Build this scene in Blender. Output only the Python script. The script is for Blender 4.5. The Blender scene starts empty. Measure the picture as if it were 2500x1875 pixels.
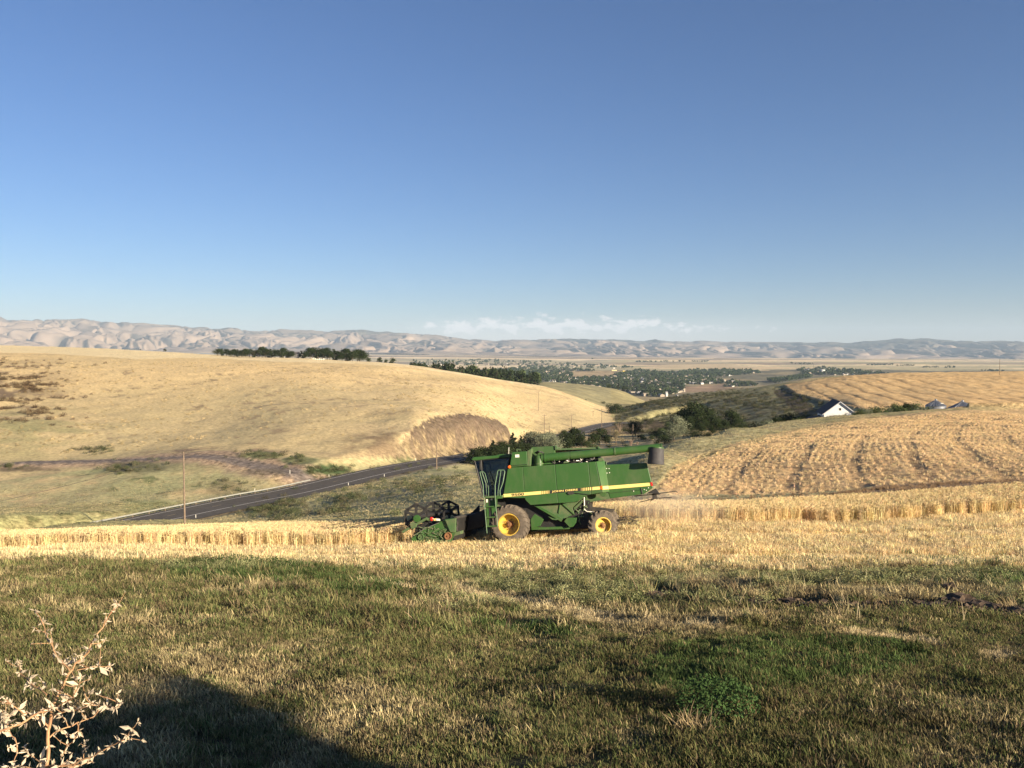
import bpy, bmesh, math, random
import numpy as np
from mathutils import Vector, Matrix
R = math.radians
random.seed(7); rng = np.random.default_rng(7)
C = bpy.context.scene.collection
SC = bpy.context.scene

# ---------------------------------------------------------------- camera, sky, sun, exposure
F = 2020.0; HZ = 850.0
TILT = math.atan((937.5 - HZ) / F)
cam_d = bpy.data.cameras.new('camera'); cam = bpy.data.objects.new('camera', cam_d); C.objects.link(cam)
cam_d.sensor_width = 36; cam_d.lens = 36 * F / 2500
cam_d.clip_start = 0.05; cam_d.clip_end = 120000
cam.location = (0, 0, 0); cam.rotation_euler = (R(90) - TILT, 0, 0)
SC.camera = cam

SUN_AZ = 50.0      # degrees: the sun stands behind the camera, this far round to its right
SUN_EL = 16.0
sdir = Vector((math.sin(R(SUN_AZ)) * math.cos(R(SUN_EL)), -math.cos(R(SUN_AZ)) * math.cos(R(SUN_EL)), math.sin(R(SUN_EL))))
sun_d = bpy.data.lights.new('sun', 'SUN'); sun = bpy.data.objects.new('sun', sun_d); C.objects.link(sun)
sun_d.energy = 5.0; sun_d.angle = R(0.53); sun_d.color = (1.0, 0.84, 0.62)
sun.rotation_euler = (-sdir).to_track_quat('-Z', 'Y').to_euler()
sun.location = (30, -40, 30)

W = bpy.data.worlds.new('World'); SC.world = W; W.use_nodes = True
nt = W.node_tree; nt.nodes.clear()
def N(t, kind, **kw):
    n = t.nodes.new(kind)
    for k, v in kw.items(): setattr(n, k, v)
    return n
out = N(nt, 'ShaderNodeOutputWorld'); bg = N(nt, 'ShaderNodeBackground')
sky = N(nt, 'ShaderNodeTexSky', sky_type='NISHITA', sun_disc=False)
sky.sun_rotation = R(180 - SUN_AZ)
sky.sun_elevation = R(SUN_EL)
sky.altitude = 0; sky.air_density = 1.0; sky.dust_density = 0.0; sky.ozone_density = 5.5
bg.inputs['Strength'].default_value = 0.050
# low cumulus far beyond the mountains, a band of the sky only a few degrees high
tc = N(nt, 'ShaderNodeTexCoord'); sx = N(nt, 'ShaderNodeSeparateXYZ'); nt.links.new(tc.outputs['Generated'], sx.inputs[0])
def wm(op, a, b=None, c=None):
    n = N(nt, 'ShaderNodeMath', operation=op)
    for i, v in enumerate((a, b, c)):
        if v is None: continue
        if isinstance(v, (int, float)): n.inputs[i].default_value = v
        else: nt.links.new(v, n.inputs[i])
    return n.outputs[0]
az = wm('ARCTAN2', sx.outputs[0], sx.outputs[1]); el = wm('ARCSINE', sx.outputs[2])
cmb = N(nt, 'ShaderNodeCombineXYZ'); nt.links.new(wm('MULTIPLY', az, 44.0), cmb.inputs[0]); nt.links.new(wm('MULTIPLY', el, 80.0), cmb.inputs[1])
n1 = N(nt, 'ShaderNodeTexNoise'); n1.inputs['Scale'].default_value = 0.95; n1.inputs['Detail'].default_value = 9; n1.inputs['Roughness'].default_value = 0.62
n1.inputs['Distortion'].default_value = 0.25
nt.links.new(cmb.outputs[0], n1.inputs['Vector'])
CEL = (0.0335, -0.030, 0.125, -0.16, 0.36)
def wramp(v, lo, hi): 
    n = N(nt, 'ShaderNodeMapRange', interpolation_type='SMOOTHSTEP'); nt.links.new(v, n.inputs[0])
    n.inputs[1].default_value = lo; n.inputs[2].default_value = hi; return n.outputs[0]
azm = wm('MULTIPLY', wramp(az, -0.16, -0.06), wm('SUBTRACT', 1.0, wramp(az, 0.08, 0.40)))
# solid puffs: noise must beat a threshold that rises with height and away from the bank
thr = wm('ADD', wm('MULTIPLY', wm('ABSOLUTE', wm('SUBTRACT', el, 0.026)), 15.0), wm('MULTIPLY', wm('SUBTRACT', 1.0, azm), 0.26))
dens = wramp(wm('SUBTRACT', n1.outputs[0], wm('ADD', thr, 0.34)), 0.0, 0.15)
veil = wm('MULTIPLY', wm('MULTIPLY', azm, wm('SUBTRACT', 1.0, wramp(wm('ADD', el, wm('MULTIPLY', n1.outputs[0], 0.02)), 0.022, 0.052))), 0.30)
cmask = wm('MAXIMUM', wm('MULTIPLY', dens, 0.62), veil)
mix = N(nt, 'ShaderNodeMixRGB'); nt.links.new(cmask, mix.inputs[0])
hs = N(nt, 'ShaderNodeHueSaturation'); hs.inputs['Saturation'].default_value = 1.0; hs.inputs['Value'].default_value = 1.0
wb = N(nt, 'ShaderNodeMixRGB', blend_type='MULTIPLY'); wb.inputs[0].default_value = 1; wb.inputs[2].default_value = (.95, .86, .925, 1)
nt.links.new(sky.outputs[0], wb.inputs[1]); nt.links.new(wb.outputs[0], hs.inputs['Color'])
nt.links.new(hs.outputs[0], mix.inputs[1]); mix.inputs[2].default_value = (9.4, 8.7, 8.5, 1)
nt.links.new(mix.outputs[0], bg.inputs[0]); nt.links.new(bg.outputs[0], out.inputs[0])

SC.view_settings.view_transform = 'Standard'; SC.view_settings.look = 'None'
SC.view_settings.gamma = 1; SC.view_settings.use_curve_mapping = False
SC.view_settings.exposure = 1.38
SC.render.engine = 'CYCLES'
SC.cycles.volume_bounces = 0
SC.cycles.max_bounces = 5; SC.cycles.transparent_max_bounces = 12
SC.cycles.use_denoising = True

# ---------------------------------------------------------------- photograph <-> place
ct, st = math.cos(TILT), math.sin(TILT)
def P(px, py, Y):
    "world point at depth Y that is seen at (px, py) of the 2500 x 1875 photograph"
    a = (px - 1250) / F; b = (937.5 - py) / F
    d = (a, ct + st * b, -st + ct * b); k = Y / d[1]
    return Vector((d[0] * k, Y, d[2] * k))
def zpy(py, Y):
    b = (937.5 - py) / F
    return (-st + ct * b) / (ct + st * b) * Y
def proj(X, Y, Z):
    q = ct * Y - st * Z; v = st * Y + ct * Z
    q = np.where(np.abs(q) < 1e-6, 1e-6, q)
    return 1250 + F * X / q, 937.5 - F * v / q

# ---------------------------------------------------------------- value noise
_T = np.random.default_rng(3).random((256, 256)).astype(np.float64)
def vn(x, y):
    xi = np.floor(x).astype(np.int64); yi = np.floor(y).astype(np.int64)
    fx = x - xi; fy = y - yi
    fx = fx * fx * fx * (fx * (fx * 6 - 15) + 10); fy = fy * fy * fy * (fy * (fy * 6 - 15) + 10)
    a = _T[xi & 255, yi & 255]; b = _T[(xi + 1) & 255, yi & 255]
    c = _T[xi & 255, (yi + 1) & 255]; d = _T[(xi + 1) & 255, (yi + 1) & 255]
    return (a * (1 - fx) + b * fx) * (1 - fy) + (c * (1 - fx) + d * fx) * fy
def fbm(x, y, o=4, g=0.5, s=0.0):
    x = np.asarray(x, float); y = np.asarray(y, float)
    t = 0; a = 1; n = 0
    for i in range(o):
        t = t + a * vn(x * 2 ** i + 17.3 * i + s, y * 2 ** i + 31.7 * i - s); n += a; a *= g
        x, y = x * .8 - y * .6, x * .6 + y * .8
    return t / n
def sstep(a, b, x):
    t = np.clip((x - a) / (b - a), 0, 1); return t * t * (3 - 2 * t)

# ---------------------------------------------------------------- the shape of the land
# per azimuth column: (depth, height) pairs; a number above 300 is the photograph row the ground is seen at
NEARL = [(0, -1.7), (2, -2.05), (5.7, -2.85)]
COLS = {
 -1600: NEARL + [(10, -3.6), (18, -5.6), (26, -7.6), (38, -10.5), (52, -13.6), (80, -21), (110, -27), (150, -31), (200, -35), (250, -34), (300, -30), (430, -16), (560, 2), (700, 6), (1000, 8), (1500, -10), (2500, -80), (5000, -120), (9000, -120), (15000, -120)],
 -500: NEARL + [(10, -3.7), (18, -5.5), (26, -7.2), (38, -9.9), (45, -11.3), (52, -13.0), (60, -15.2), (80, -20.5), (110, -26), (150, -31), (200, 1220), (235, 1165), (260, 1130), (300, 1050), (360, 975), (430, 910), (500, 868), (560, 850), (650, 845), (850, 839), (1000, 836), (1300, -12), (2500, -90), (5000, -130), (9000, -110), (15000, -100)],
 0: NEARL + [(10, -3.75), (18, -5.4), (28, -7.3), (38, -9.45), (45, -10.8), (52, -12.5), (60, -14.8), (80, -20), (110, -26), (150, -31), (200, 1215), (235, 1150), (250, 1128), (258, 1124), (300, 1050), (360, 985), (430, 920), (500, 880), (560, 862), (650, 856), (850, 847), (1000, 843), (1300, -12), (2500, -90), (5000, -130), (9000, -100), (15000, -90)],
 250: NEARL + [(10, -3.75), (18, -5.4), (28, -7.3), (38, -9.2), (45, -10.6), (52, -12.35), (60, -14.6), (80, -20), (110, -25), (150, -31), (200, 1205), (235, 1142), (250, 1120), (257, 1116), (300, 1052), (360, 990), (430, 926), (500, 887), (560, 870), (650, 862), (850, 853), (950, 851), (1300, -15), (2500, -90), (5000, -130), (9000, -95), (15000, -85)],
 500: NEARL + [(10, -3.75), (18, -5.35), (27, -7.15), (37, -9.0), (45, -10.45), (52, -12.2), (60, -14.2), (80, -18), (100, -22), (140, -30), (163, 1262), (190, 1226), (205, 1195), (222, 1150), (235, 1117), (243, 1109), (300, 1050), (360, 985), (430, 928), (500, 893), (570, 875), (640, 871), (700, 869), (850, 865), (1100, -12), (2500, -90), (5000, -125), (9000, -85), (15000, -80)],
 750: NEARL + [(10, -3.75), (18, -5.3), (27, -7.2), (36.5, -8.9), (45, -10.3), (52, -12.1), (60, -13.9), (80, -17.5), (100, 1282), (150, 1245), (180, 1222), (198, 1193), (206, 1178), (215, 1150), (260, 1075), (320, 1005), (400, 945), (480, 906), (560, 886), (630, 880), (700, 877), (800, -10), (1100, -35), (2500, -100), (5000, -125), (9000, -80), (15000, -80)],
 900: NEARL + [(10, -3.75), (18, -5.3), (27, -7.3), (36, -8.7), (45, -10.2), (52, -11.95), (60, -13.6), (80, -16.8), (100, 1272), (150, 1218), (190, 1190), (213, 1165), (223, 1147), (232, 1125), (260, 1080), (320, 1000), (400, 955), (480, 915), (560, 892), (640, 886), (700, 884), (850, -20), (1100, -40), (2500, -105), (5000, -125), (9000, -85), (15000, -90)],
 1000: NEARL + [(10, -3.8), (18, -5.35), (27, -7.25), (36, -8.6), (45, -10.0), (52, -11.8), (60, -13.3), (80, -16.4), (100, 1262), (150, 1198), (200, 1172), (231, 1144), (244, 1126), (252, 1108), (268, 1065), (285, 1034), (300, 1014), (345, 985), (420, 950), (520, 915), (600, 899), (700, 893), (850, -25), (1100, -45), (2500, -108), (5000, -125), (9000, -90), (15000, -105)],
 1150: NEARL + [(10, -3.85), (18, -5.4), (26, -7.1), (35.5, -8.55), (45, -9.8), (52, -11.4), (60, -12.6), (80, -15.8), (100, 1240), (150, 1180), (200, 1160), (262, 1133), (288, 1108), (302, 1092), (315, 1062), (332, 1028), (345, 1018), (420, 980), (520, 945), (620, 922), (700, 914), (850, -32), (1100, -50), (1800, -90), (2500, -112), (5000, -125), (9000, -95), (15000, -125)],
 1250: NEARL + [(10, -3.85), (18, -5.4), (26, -7.1), (35.5, -8.45), (45, -9.7), (52, -11.2), (60, -12.4), (80, -15.4), (100, -19), (150, -25), (200, -31), (262, -35), (330, -38), (350, 1080), (375, 1055), (400, 1040), (480, 1000), (600, 960), (700, 938), (760, 932), (900, -42), (1200, -62), (1800, -98), (2500, -115), (5000, -125), (9000, -100), (15000, -140)],
 1325: NEARL + [(10, -3.85), (18, -5.35), (26, -7.05), (35.5, -8.35), (45, -9.6), (52, -11.0), (60, -12.3), (80, -15.0), (100, -18), (150, -24), (200, -30), (262, -35), (330, -38.5), (400, 1063), (450, 1038), (550, 995), (650, 963), (730, 947), (790, 944), (900, -45), (1000, -48), (1150, 937), (1300, 933), (1450, -64), (1800, -102), (2500, -118), (5000, -125), (9000, -105), (15000, -150)],
 1400: NEARL + [(10, -3.8), (18, -5.3), (26, -7.0), (35.5, -8.2), (45, -9.4), (52, -10.8), (60, -12.2), (80, -14.7), (100, -17), (150, -23), (200, -29), (262, -34), (330, -38.5), (430, 1052), (460, 1046), (500, 1028), (560, 1003), (650, 981), (760, 967), (830, -50), (1000, 955), (1150, 944), (1300, 937), (1450, -66), (1800, -104), (2500, -120), (5000, -125), (9000, -110), (15000, -160)],
 1500: NEARL + [(10, -3.8), (18, -5.3), (26, -6.95), (35.5, -8.0), (45, -9.2), (52, -10.8), (60, -12.4), (80, -13.9), (95, -14.6), (120, -18), (200, -28), (330, -38), (460, -45), (520, 1033), (560, 1025), (640, 1010), (740, 999), (790, -59.5), (900, 990), (1000, 978), (1150, 960), (1300, 950), (1450, -71), (1800, -108), (2500, -122), (5000, -125), (9000, -112), (15000, -170)],
 1600: NEARL + [(10, -3.75), (18, -5.3), (25.5, -6.95), (36, -8.0), (45, -9.1), (52, -10.8), (60, -12.9), (70, -13.1), (90, -13.4), (110, 1105), (125, -15.6), (200, -27), (330, -36), (430, -44), (470, 1062), (483, 1050), (500, 1032), (560, 1010), (660, 988), (750, 976), (850, -56), (1000, -70), (1400, -92), (1800, -112), (2500, -124), (5000, -125), (9000, -115), (15000, -175)],
 1700: NEARL + [(10, -3.75), (18, -5.25), (25, -6.9), (35, -7.95), (45, -9.1), (52, -11.1), (60, -12.9), (66, -13.2), (78, 1203), (100, 1132), (130, 1079), (150, -17), (200, -26), (330, -33), (420, -43), (450, 1055), (480, 1030), (560, 1003), (660, 975), (750, 962), (850, -52), (1000, -68), (1400, -92), (1800, -112), (2500, -124), (5000, -122), (9000, -118), (15000, -178)],
 1800: NEARL + [(10, -3.7), (18, -5.2), (25, -6.85), (36, -8.0), (45, -9.1), (52, -10.9), (60, -12.5), (66, -12.9), (78, 1200), (100, 1128), (130, 1080), (155, 1055), (180, -18.5), (220, -26), (330, -33), (400, 1060), (450, 1030), (520, 1000), (620, 968), (720, 952), (850, -48), (1000, -66), (1400, -88), (1800, -110), (2500, -122), (5000, -120), (9000, -120), (15000, -180)],
 1900: NEARL + [(10, -3.7), (18, -5.15), (25, -6.85), (37, -8.1), (45, -9.0), (52, -10.7), (60, -12.1), (66, -12.5), (78, 1196), (100, 1125), (135, 1074), (165, 1050), (190, 1036), (215, -20), (250, -26.5), (330, -34), (400, 1036), (450, 1009), (520, 980), (600, 955), (680, 937), (800, -40), (1000, -62), (1400, -84), (1800, -105), (2500, -120), (5000, -118), (9000, -122), (15000, -182)],
 2000: NEARL + [(10, -3.7), (18, -5.15), (25, -6.8), (37, -8.1), (45, -8.9), (52, -10.5), (60, -11.8), (66, -12.2), (78, 1190), (100, 1118), (140, 1068), (170, 1043), (200, 1022), (215, 1020), (240, -23), (300, -27), (330, -32), (400, -32), (450, 993), (520, 965), (600, 940), (690, 921), (800, -35), (1000, -55), (1400, -78), (1800, -100), (2500, -118), (5000, -116), (9000, -124), (15000, -184)],
 2100: NEARL + [(10, -3.7), (18, -5.1), (25, -6.8), (37.5, -8.1), (45, -8.8), (52, -10.4), (58, -11.3), (66, -11.8), (78, 1185), (100, 1112), (140, 1062), (180, 1030), (205, 1013), (225, 1012), (255, -24.5), (300, -28), (350, -29), (400, 990), (500, 962), (600, 932), (700, 915), (800, -32), (1000, -50), (1400, -76), (1800, -100), (2500, -116), (5000, -116), (9000, -126), (15000, -186)],
 2300: NEARL + [(10, -3.7), (18, -5.05), (25, -6.8), (37, -7.8), (45, -8.5), (52, -10.0), (58, -10.8), (66, -11.4), (78, 1177), (100, 1100), (140, 1055), (180, 1022), (205, 1004), (225, 1003), (260, -24.5), (310, -28), (350, -29), (400, 987), (500, 957), (610, 924), (700, 910), (800, -31), (1000, -50), (1400, -78), (1800, -100), (2500, -116), (5000, -118), (9000, -128), (15000, -188)],
 2500: NEARL + [(10, -3.7), (18, -5.0), (25, -6.8), (36.5, -7.5), (45, -8.2), (52, -9.6), (58, -10.4), (66, -11.0), (78, 1168), (100, 1092), (140, 1048), (180, 1017), (205, 1000), (225, 999), (260, -24), (310, -27), (350, -28), (400, 984), (500, 954), (610, 921), (700, 908), (800, -31), (1000, -50), (1400, -78), (1800, -100), (2500, -116), (5000, -118), (9000, -128), (15000, -188)],
 3000: NEARL + [(10, -3.6), (18, -4.8), (25, -6.3), (36.5, -7.0), (45, -7.6), (52, -8.8), (60, -9.9), (100, -12), (140, -14), (205, -16), (260, -19), (310, -21), (420, -22), (610, -20), (700, -20), (1000, -48), (1800, -95), (5000, -118), (9000, -128), (15000, -188)],
 4100: NEARL + [(10, -3.4), (18, -4.4), (25, -5.5), (36.5, -6.5), (52, -8), (100, -11), (205, -14), (420, -18), (700, -18), (1000, -40), (1800, -90), (5000, -118), (9000, -128), (15000, -188)],
}
LY = np.linspace(math.log(1.0), math.log(15001.0), 900)
def pchip(x, y, xq):
    x = np.array(x, float); y = np.array(y, float); h = np.diff(x); d = np.diff(y) / h
    m = np.zeros(len(x)); w1 = 2 * h[1:] + h[:-1]; w2 = h[1:] + 2 * h[:-1]
    ok = d[:-1] * d[1:] > 0
    with np.errstate(divide='ignore', invalid='ignore'):
        mm = (w1 + w2) / (w1 / d[:-1] + w2 / d[1:])
    m[1:-1] = np.where(ok, mm, 0); m[0] = d[0]; m[-1] = d[-1]
    i = np.clip(np.searchsorted(x, xq) - 1, 0, len(x) - 2); t = (xq - x[i]) / h[i]
    return (2*t**3-3*t**2+1)*y[i] + (t**3-2*t**2+t)*h[i]*m[i] + (-2*t**3+3*t**2)*y[i+1] + (t**3-t**2)*h[i]*m[i+1]
CU = sorted(COLS); TAB = []
for c in CU:
    pr = COLS[c]; ys = [math.log(p[0] + 1.0) for p in pr]; zs = [zpy(p[1], p[0]) if p[1] > 300 else p[1] for p in pr]
    TAB.append(pchip(ys, zs, LY))
TAB = np.array(TAB); CUa = (np.array(CU, float) - 1250) / F
UQ = np.linspace(CUa[0], CUa[-1], 1400)
_full = np.empty((len(UQ), len(LY)))
for k in range(len(LY)): _full[:, k] = pchip(CUa, TAB[:, k], UQ)
def H(X, Y, noise=True):
    X = np.asarray(X, float); Y = np.asarray(Y, float)
    r = np.hypot(X, Y); th = np.arctan2(X, Y); thc = np.clip(th, -0.94, 0.94)
    Ye = r * np.cos(thc); u = np.tan(thc)
    ly = np.log(Ye + 1.0)
    fi = np.clip((u - UQ[0]) / (UQ[1] - UQ[0]), 0, len(UQ) - 1.001); fk = np.clip((ly - LY[0]) / (LY[1] - LY[0]), 0, len(LY) - 1.001)
    i = fi.astype(int); k = fk.astype(int); a = fi - i; b = fk - k
    z = (_full[i, k] * (1 - a) + _full[i + 1, k] * a) * (1 - b) + (_full[i, k + 1] * (1 - a) + _full[i + 1, k + 1] * a) * b
    w = sstep(1.1, 2.1, np.abs(th)) * sstep(0.5, 4, r)
    z = z * (1 - w) + w * (-1.7 + 0.004 * np.minimum(r, 500))
    if noise:
        z = z + (fbm(X / 1.3, Y / 1.3, 3) - .5) * 0.10 * sstep(1, 6, r)
        k2 = sstep(60, 90, r)
        z = z + k2 * ((fbm(X / 9, Y / 9, 3, s=5) - .5) * 0.9 + (fbm(X / 45, Y / 45, 2, s=9) - .5) * 1.6)
        z = z + sstep(900, 2500, r) * (fbm(X / 500, Y / 500, 3, s=2) - .5) * 18
    return z
def h1(x, y): return float(H(np.array([x]), np.array([y]))[0])
def on(px, Y, noise=True):
    "ground point at depth Y under photograph column px"
    x = (px - 1250) / F * Y; z = h1(x, Y) if noise else float(H(np.array([x]), np.array([Y]), False)[0])
    for _ in range(3):
        x = (px - 1250) / F * (ct * Y - st * z); z = h1(x, Y)
    return Vector((x, Y, z))

# ---------------------------------------------------------------- materials
def mat(name, col, rough=0.7, metal=0.0, var=0.0, scale=5.0, bump=0.0, bscale=None, attr=None, spec=0.5, trans=0.0, col2=None, lo=0.35, hi=0.65, detail=6, stretch=None):
    m = bpy.data.materials.new(name); m.use_nodes = True; t = m.node_tree; b = t.nodes['Principled BSDF']
    b.inputs['Roughness'].default_value = rough; b.inputs['Metallic'].default_value = metal
    b.inputs['Specular IOR Level'].default_value = spec
    if trans: b.inputs['Transmission Weight'].default_value = trans
    tc = N(t, 'ShaderNodeTexCoord'); vec = tc.outputs['Object']
    if stretch:
        mp = N(t, 'ShaderNodeMapping'); mp.inputs['Scale'].default_value = stretch; t.links.new(vec, mp.inputs[0]); vec = mp.outputs[0]
    src = None
    if attr:
        a = N(t, 'ShaderNodeAttribute', attribute_name=attr); src = a.outputs['Color']
    if var or col2:
        n = N(t, 'ShaderNodeTexNoise'); n.inputs['Scale'].default_value = scale; n.inputs['Detail'].default_value = detail; n.inputs['Roughness'].default_value = 0.65
        t.links.new(vec, n.inputs['Vector'])
        mr = N(t, 'ShaderNodeMapRange'); t.links.new(n.outputs[0], mr.inputs[0]); mr.inputs[1].default_value = lo; mr.inputs[2].default_value = hi
        if col2:
            mx = N(t, 'ShaderNodeMixRGB'); t.links.new(mr.outputs[0], mx.inputs[0])
            mx.inputs[1].default_value = (*col, 1); mx.inputs[2].default_value = (*col2, 1)
            src = mx.outputs[0]
        else:
            mr.inputs[3].default_value = 1 - var; mr.inputs[4].default_value = 1 + var
            mx = N(t, 'ShaderNodeMixRGB', blend_type='MULTIPLY'); mx.inputs[0].default_value = 1
            if src: t.links.new(src, mx.inputs[1])
            else: mx.inputs[1].default_value = (*col, 1)
            t.links.new(mr.outputs[0], mx.inputs[2]); src = mx.outputs[0]
    if src: t.links.new(src, b.inputs['Base Color'])
    else: b.inputs['Base Color'].default_value = (*col, 1)
    if bump:
        n = N(t, 'ShaderNodeTexNoise'); n.inputs['Scale'].default_value = bscale or scale * 3; n.inputs['Detail'].default_value = 8; n.inputs['Roughness'].default_value = 0.7
        t.links.new(vec, n.inputs['Vector'])
        bp = N(t, 'ShaderNodeBump'); bp.inputs['Strength'].default_value = 1.0; bp.inputs['Distance'].default_value = bump
        t.links.new(n.outputs[0], bp.inputs['Height']); t.links.new(bp.outputs[0], b.inputs['Normal'])
    return m

def mesh_obj(name, V, Fc, m=None, parent=None, smooth=False, colors=None):
    me = bpy.data.meshes.new(name)
    V = np.asarray(V, np.float32); me.vertices.add(len(V)); me.vertices.foreach_set('co', V.ravel())
    if isinstance(Fc, np.ndarray):
        n, k = Fc.shape; me.loops.add(n * k); me.loops.foreach_set('vertex_index', Fc.astype(np.int32).ravel())
        me.polygons.add(n); me.polygons.foreach_set('loop_start', np.arange(0, n * k, k, dtype=np.int32)); 
    else:
        ls = np.cumsum([0] + [len(f) for f in Fc])[:-1]; fl = [i for f in Fc for i in f]
        me.loops.add(len(fl)); me.loops.foreach_set('vertex_index', np.array(fl, np.int32))
        me.polygons.add(len(Fc)); me.polygons.foreach_set('loop_start', ls.astype(np.int32))
    if smooth: me.polygons.foreach_set('use_smooth', np.ones(len(me.polygons), bool))
    me.update(calc_edges=True); me.validate()
    if colors is not None:
        at = me.color_attributes.new('tint', 'FLOAT_COLOR', 'POINT')
        c = np.ones((len(V), 4), np.float32); c[:, :3] = colors; at.data.foreach_set('color', c.ravel())
    if m:
        for q in (m if isinstance(m, (list, tuple)) else [m]): me.materials.append(q)
    o = bpy.data.objects.new(name, me); C.objects.link(o)
    if parent: o.parent = parent
    return o
def tag(o, label=None, cat=None, group=None, kind=None):
    if label: o['label'] = label
    if cat: o['category'] = cat
    if group: o['group'] = group
    if kind: o['kind'] = kind
    return o
def empty(name, loc=(0, 0, 0), rz=0.0):
    o = bpy.data.objects.new(name, None); C.objects.link(o); o.location = loc; o.rotation_euler = (0, 0, rz); o.empty_display_size = 0.3
    return o
def kids(o): return [c for c in bpy.data.objects if c.parent == o]
_K = {}
def copy_tree(o, parent=None):
    if parent is None and o.name not in _K:
        def cache(p):
            _K[p.name] = kids(p)
            for c in _K[p.name]: cache(c)
        cache(o)
    c = o.copy(); C.objects.link(c)
    if parent: c.parent = parent
    for ch in _K.get(o.name, []): copy_tree(ch, c)
    return c
# ---------------------------------------------------------------- land mesh (one height function, cut into named pieces)
def inpoly(x, y, poly):
    ins = np.zeros(np.shape(x), bool); n = len(poly)
    for i in range(n):
        x1, y1 = poly[i]; x2, y2 = poly[(i + 1) % n]
        if y1 == y2: continue
        c = ((y1 > y) != (y2 > y)) & (x < (x2 - x1) * (y - y1) / (y2 - y1) + x1)
        ins ^= c
    return ins
def dline(x, y, pts):
    best = np.full(np.shape(x), 1e9)
    for (x1, y1), (x2, y2) in zip(pts[:-1], pts[1:]):
        L = (x2 - x1) ** 2 + (y2 - y1) ** 2; t = np.clip(((x - x1) * (x2 - x1) + (y - y1) * (y2 - y1)) / L, 0, 1)
        best = np.minimum(best, np.hypot(x - x1 - t * (x2 - x1), y - y1 - t * (y2 - y1)))
    return best
def gp(px, Y): 
    return ((px - 1250) / F * Y, Y)
# road centre line (X, Y), laid out in plan
RP_ = [(-150, 1372, 130), (120, 1319, 147), (300, 1283, 160), (451, 1251, 172.5), (600, 1221, 186), (700, 1203, 195), (800, 1180, 207), (900, 1155, 222), (1000, 1136, 242), (1100, 1119, 268), (1163, 1109, 292), (1250, 1092, 342), (1330, 1075, 390), (1410, 1054, 436), (1450, 1043, 470), (1490, 1034, 508), (1545, 1031, 540), (1600, 1034, 560), (1680, 1030, 590)]
ROAD = [tuple(P(a_, b_, c_)) for a_, b_, c_ in RP_]
def resample(pts, step):
    pts = np.array(pts, float); n = len(pts); out = []
    for i in range(n - 1):
        p0 = pts[max(i - 1, 0)]; p1 = pts[i]; p2 = pts[i + 1]; p3 = pts[min(i + 2, n - 1)]
        m = max(1, int(np.linalg.norm(p2 - p1) / step))
        for k in range(m):
            t = k / m
            out.append(0.5 * ((2 * p1) + (-p0 + p2) * t + (2 * p0 - 5 * p1 + 4 * p2 - p3) * t * t + (-p0 + 3 * p1 - 3 * p2 + p3) * t ** 3))
    out.append(pts[-1]); return np.array(out)
RD3 = resample(ROAD, 2.0); RD = RD3[:, :2]; rz = RD3[:, 2]
# smooth grade along the road
k = np.ones(15) / 15; rzp = np.pad(rz, 7, mode='edge'); RZ = np.convolve(rzp, k, 'valid')
RSEG = np.hypot(*np.diff(RD, axis=0).T); RS = np.concatenate([[0], np.cumsum(RSEG)])
RW = 5.6        # half width of the paving
_spx0 = proj(RD[:, 0], RD[:, 1], RZ)[0]
def road_info(X, Y):
    sh = X.shape; X = X.ravel(); Y = Y.ravel(); d = np.full(X.shape, 1e9); z = np.zeros(X.shape)
    idx = np.where((X > RD[:, 0].min() - 30) & (X < RD[:, 0].max() + 30) & (Y > RD[:, 1].min() - 30) & (Y < RD[:, 1].max() + 30))[0]
    for a in range(0, len(idx), 20000):
        q = idx[a:a + 20000]
        dd = np.hypot(X[q][:, None] - RD[None, :, 0], Y[q][:, None] - RD[None, :, 1]); j = dd.argmin(1)
        d[q] = dd[np.arange(len(q)), j]; z[q] = RZ[j]
    return d.reshape(sh), z.reshape(sh)
# dirt track that leaves the road and climbs round the foot of the hill
DIRT = [gp(-420, 262), gp(-100, 253), gp(100, 247), gp(250, 245.5), gp(400, 241), gp(500, 236), gp(600, 226), gp(700, 215), gp(760, 210), gp(800, 208)]
DD = resample(DIRT, 2.0); DZ = H(DD[:, 0], DD[:, 1], False) + 0.1
def landH(X, Y):
    X = np.asarray(X, float); Y = np.asarray(Y, float)
    z = H(X, Y)
    d, rzz = road_info(X, Y)
    w = 1 - sstep(RW + 1.2, RW + 10, d); z = z * (1 - w) + (rzz - 0.22 * sstep(RW - .5, RW + .5, d) - 0.12) * w
    m = (Y > 195) & (Y < 275) & (X < -35)
    if m.any():
        dd = np.full(z.shape, 1e9); zz = np.zeros(z.shape)
        xm = X[m]; ym = Y[m]; q = np.hypot(xm[:, None] - DD[None, :, 0], ym[:, None] - DD[None, :, 1]) if xm.size < 400000 else None
        j = q.argmin(1); dd[m] = q[np.arange(len(j)), j]; zz[m] = DZ[j]
        w = (1 - sstep(2.2, 6.5, dd)) * (1 - np.clip(1 - sstep(RW, RW + 6, d), 0, 1)); z = z * (1 - w) + zz * w
    return z
def lh(x, y): return float(landH(np.array([x]), np.array([y]))[0])
def ong(px, Y):
    x = (px - 1250) / F * Y; z = lh(x, Y)
    for _ in range(3):
        x = (px - 1250) / F * (ct * Y - st * z); z = lh(x, Y)
    return Vector((x, Y, z))

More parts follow.
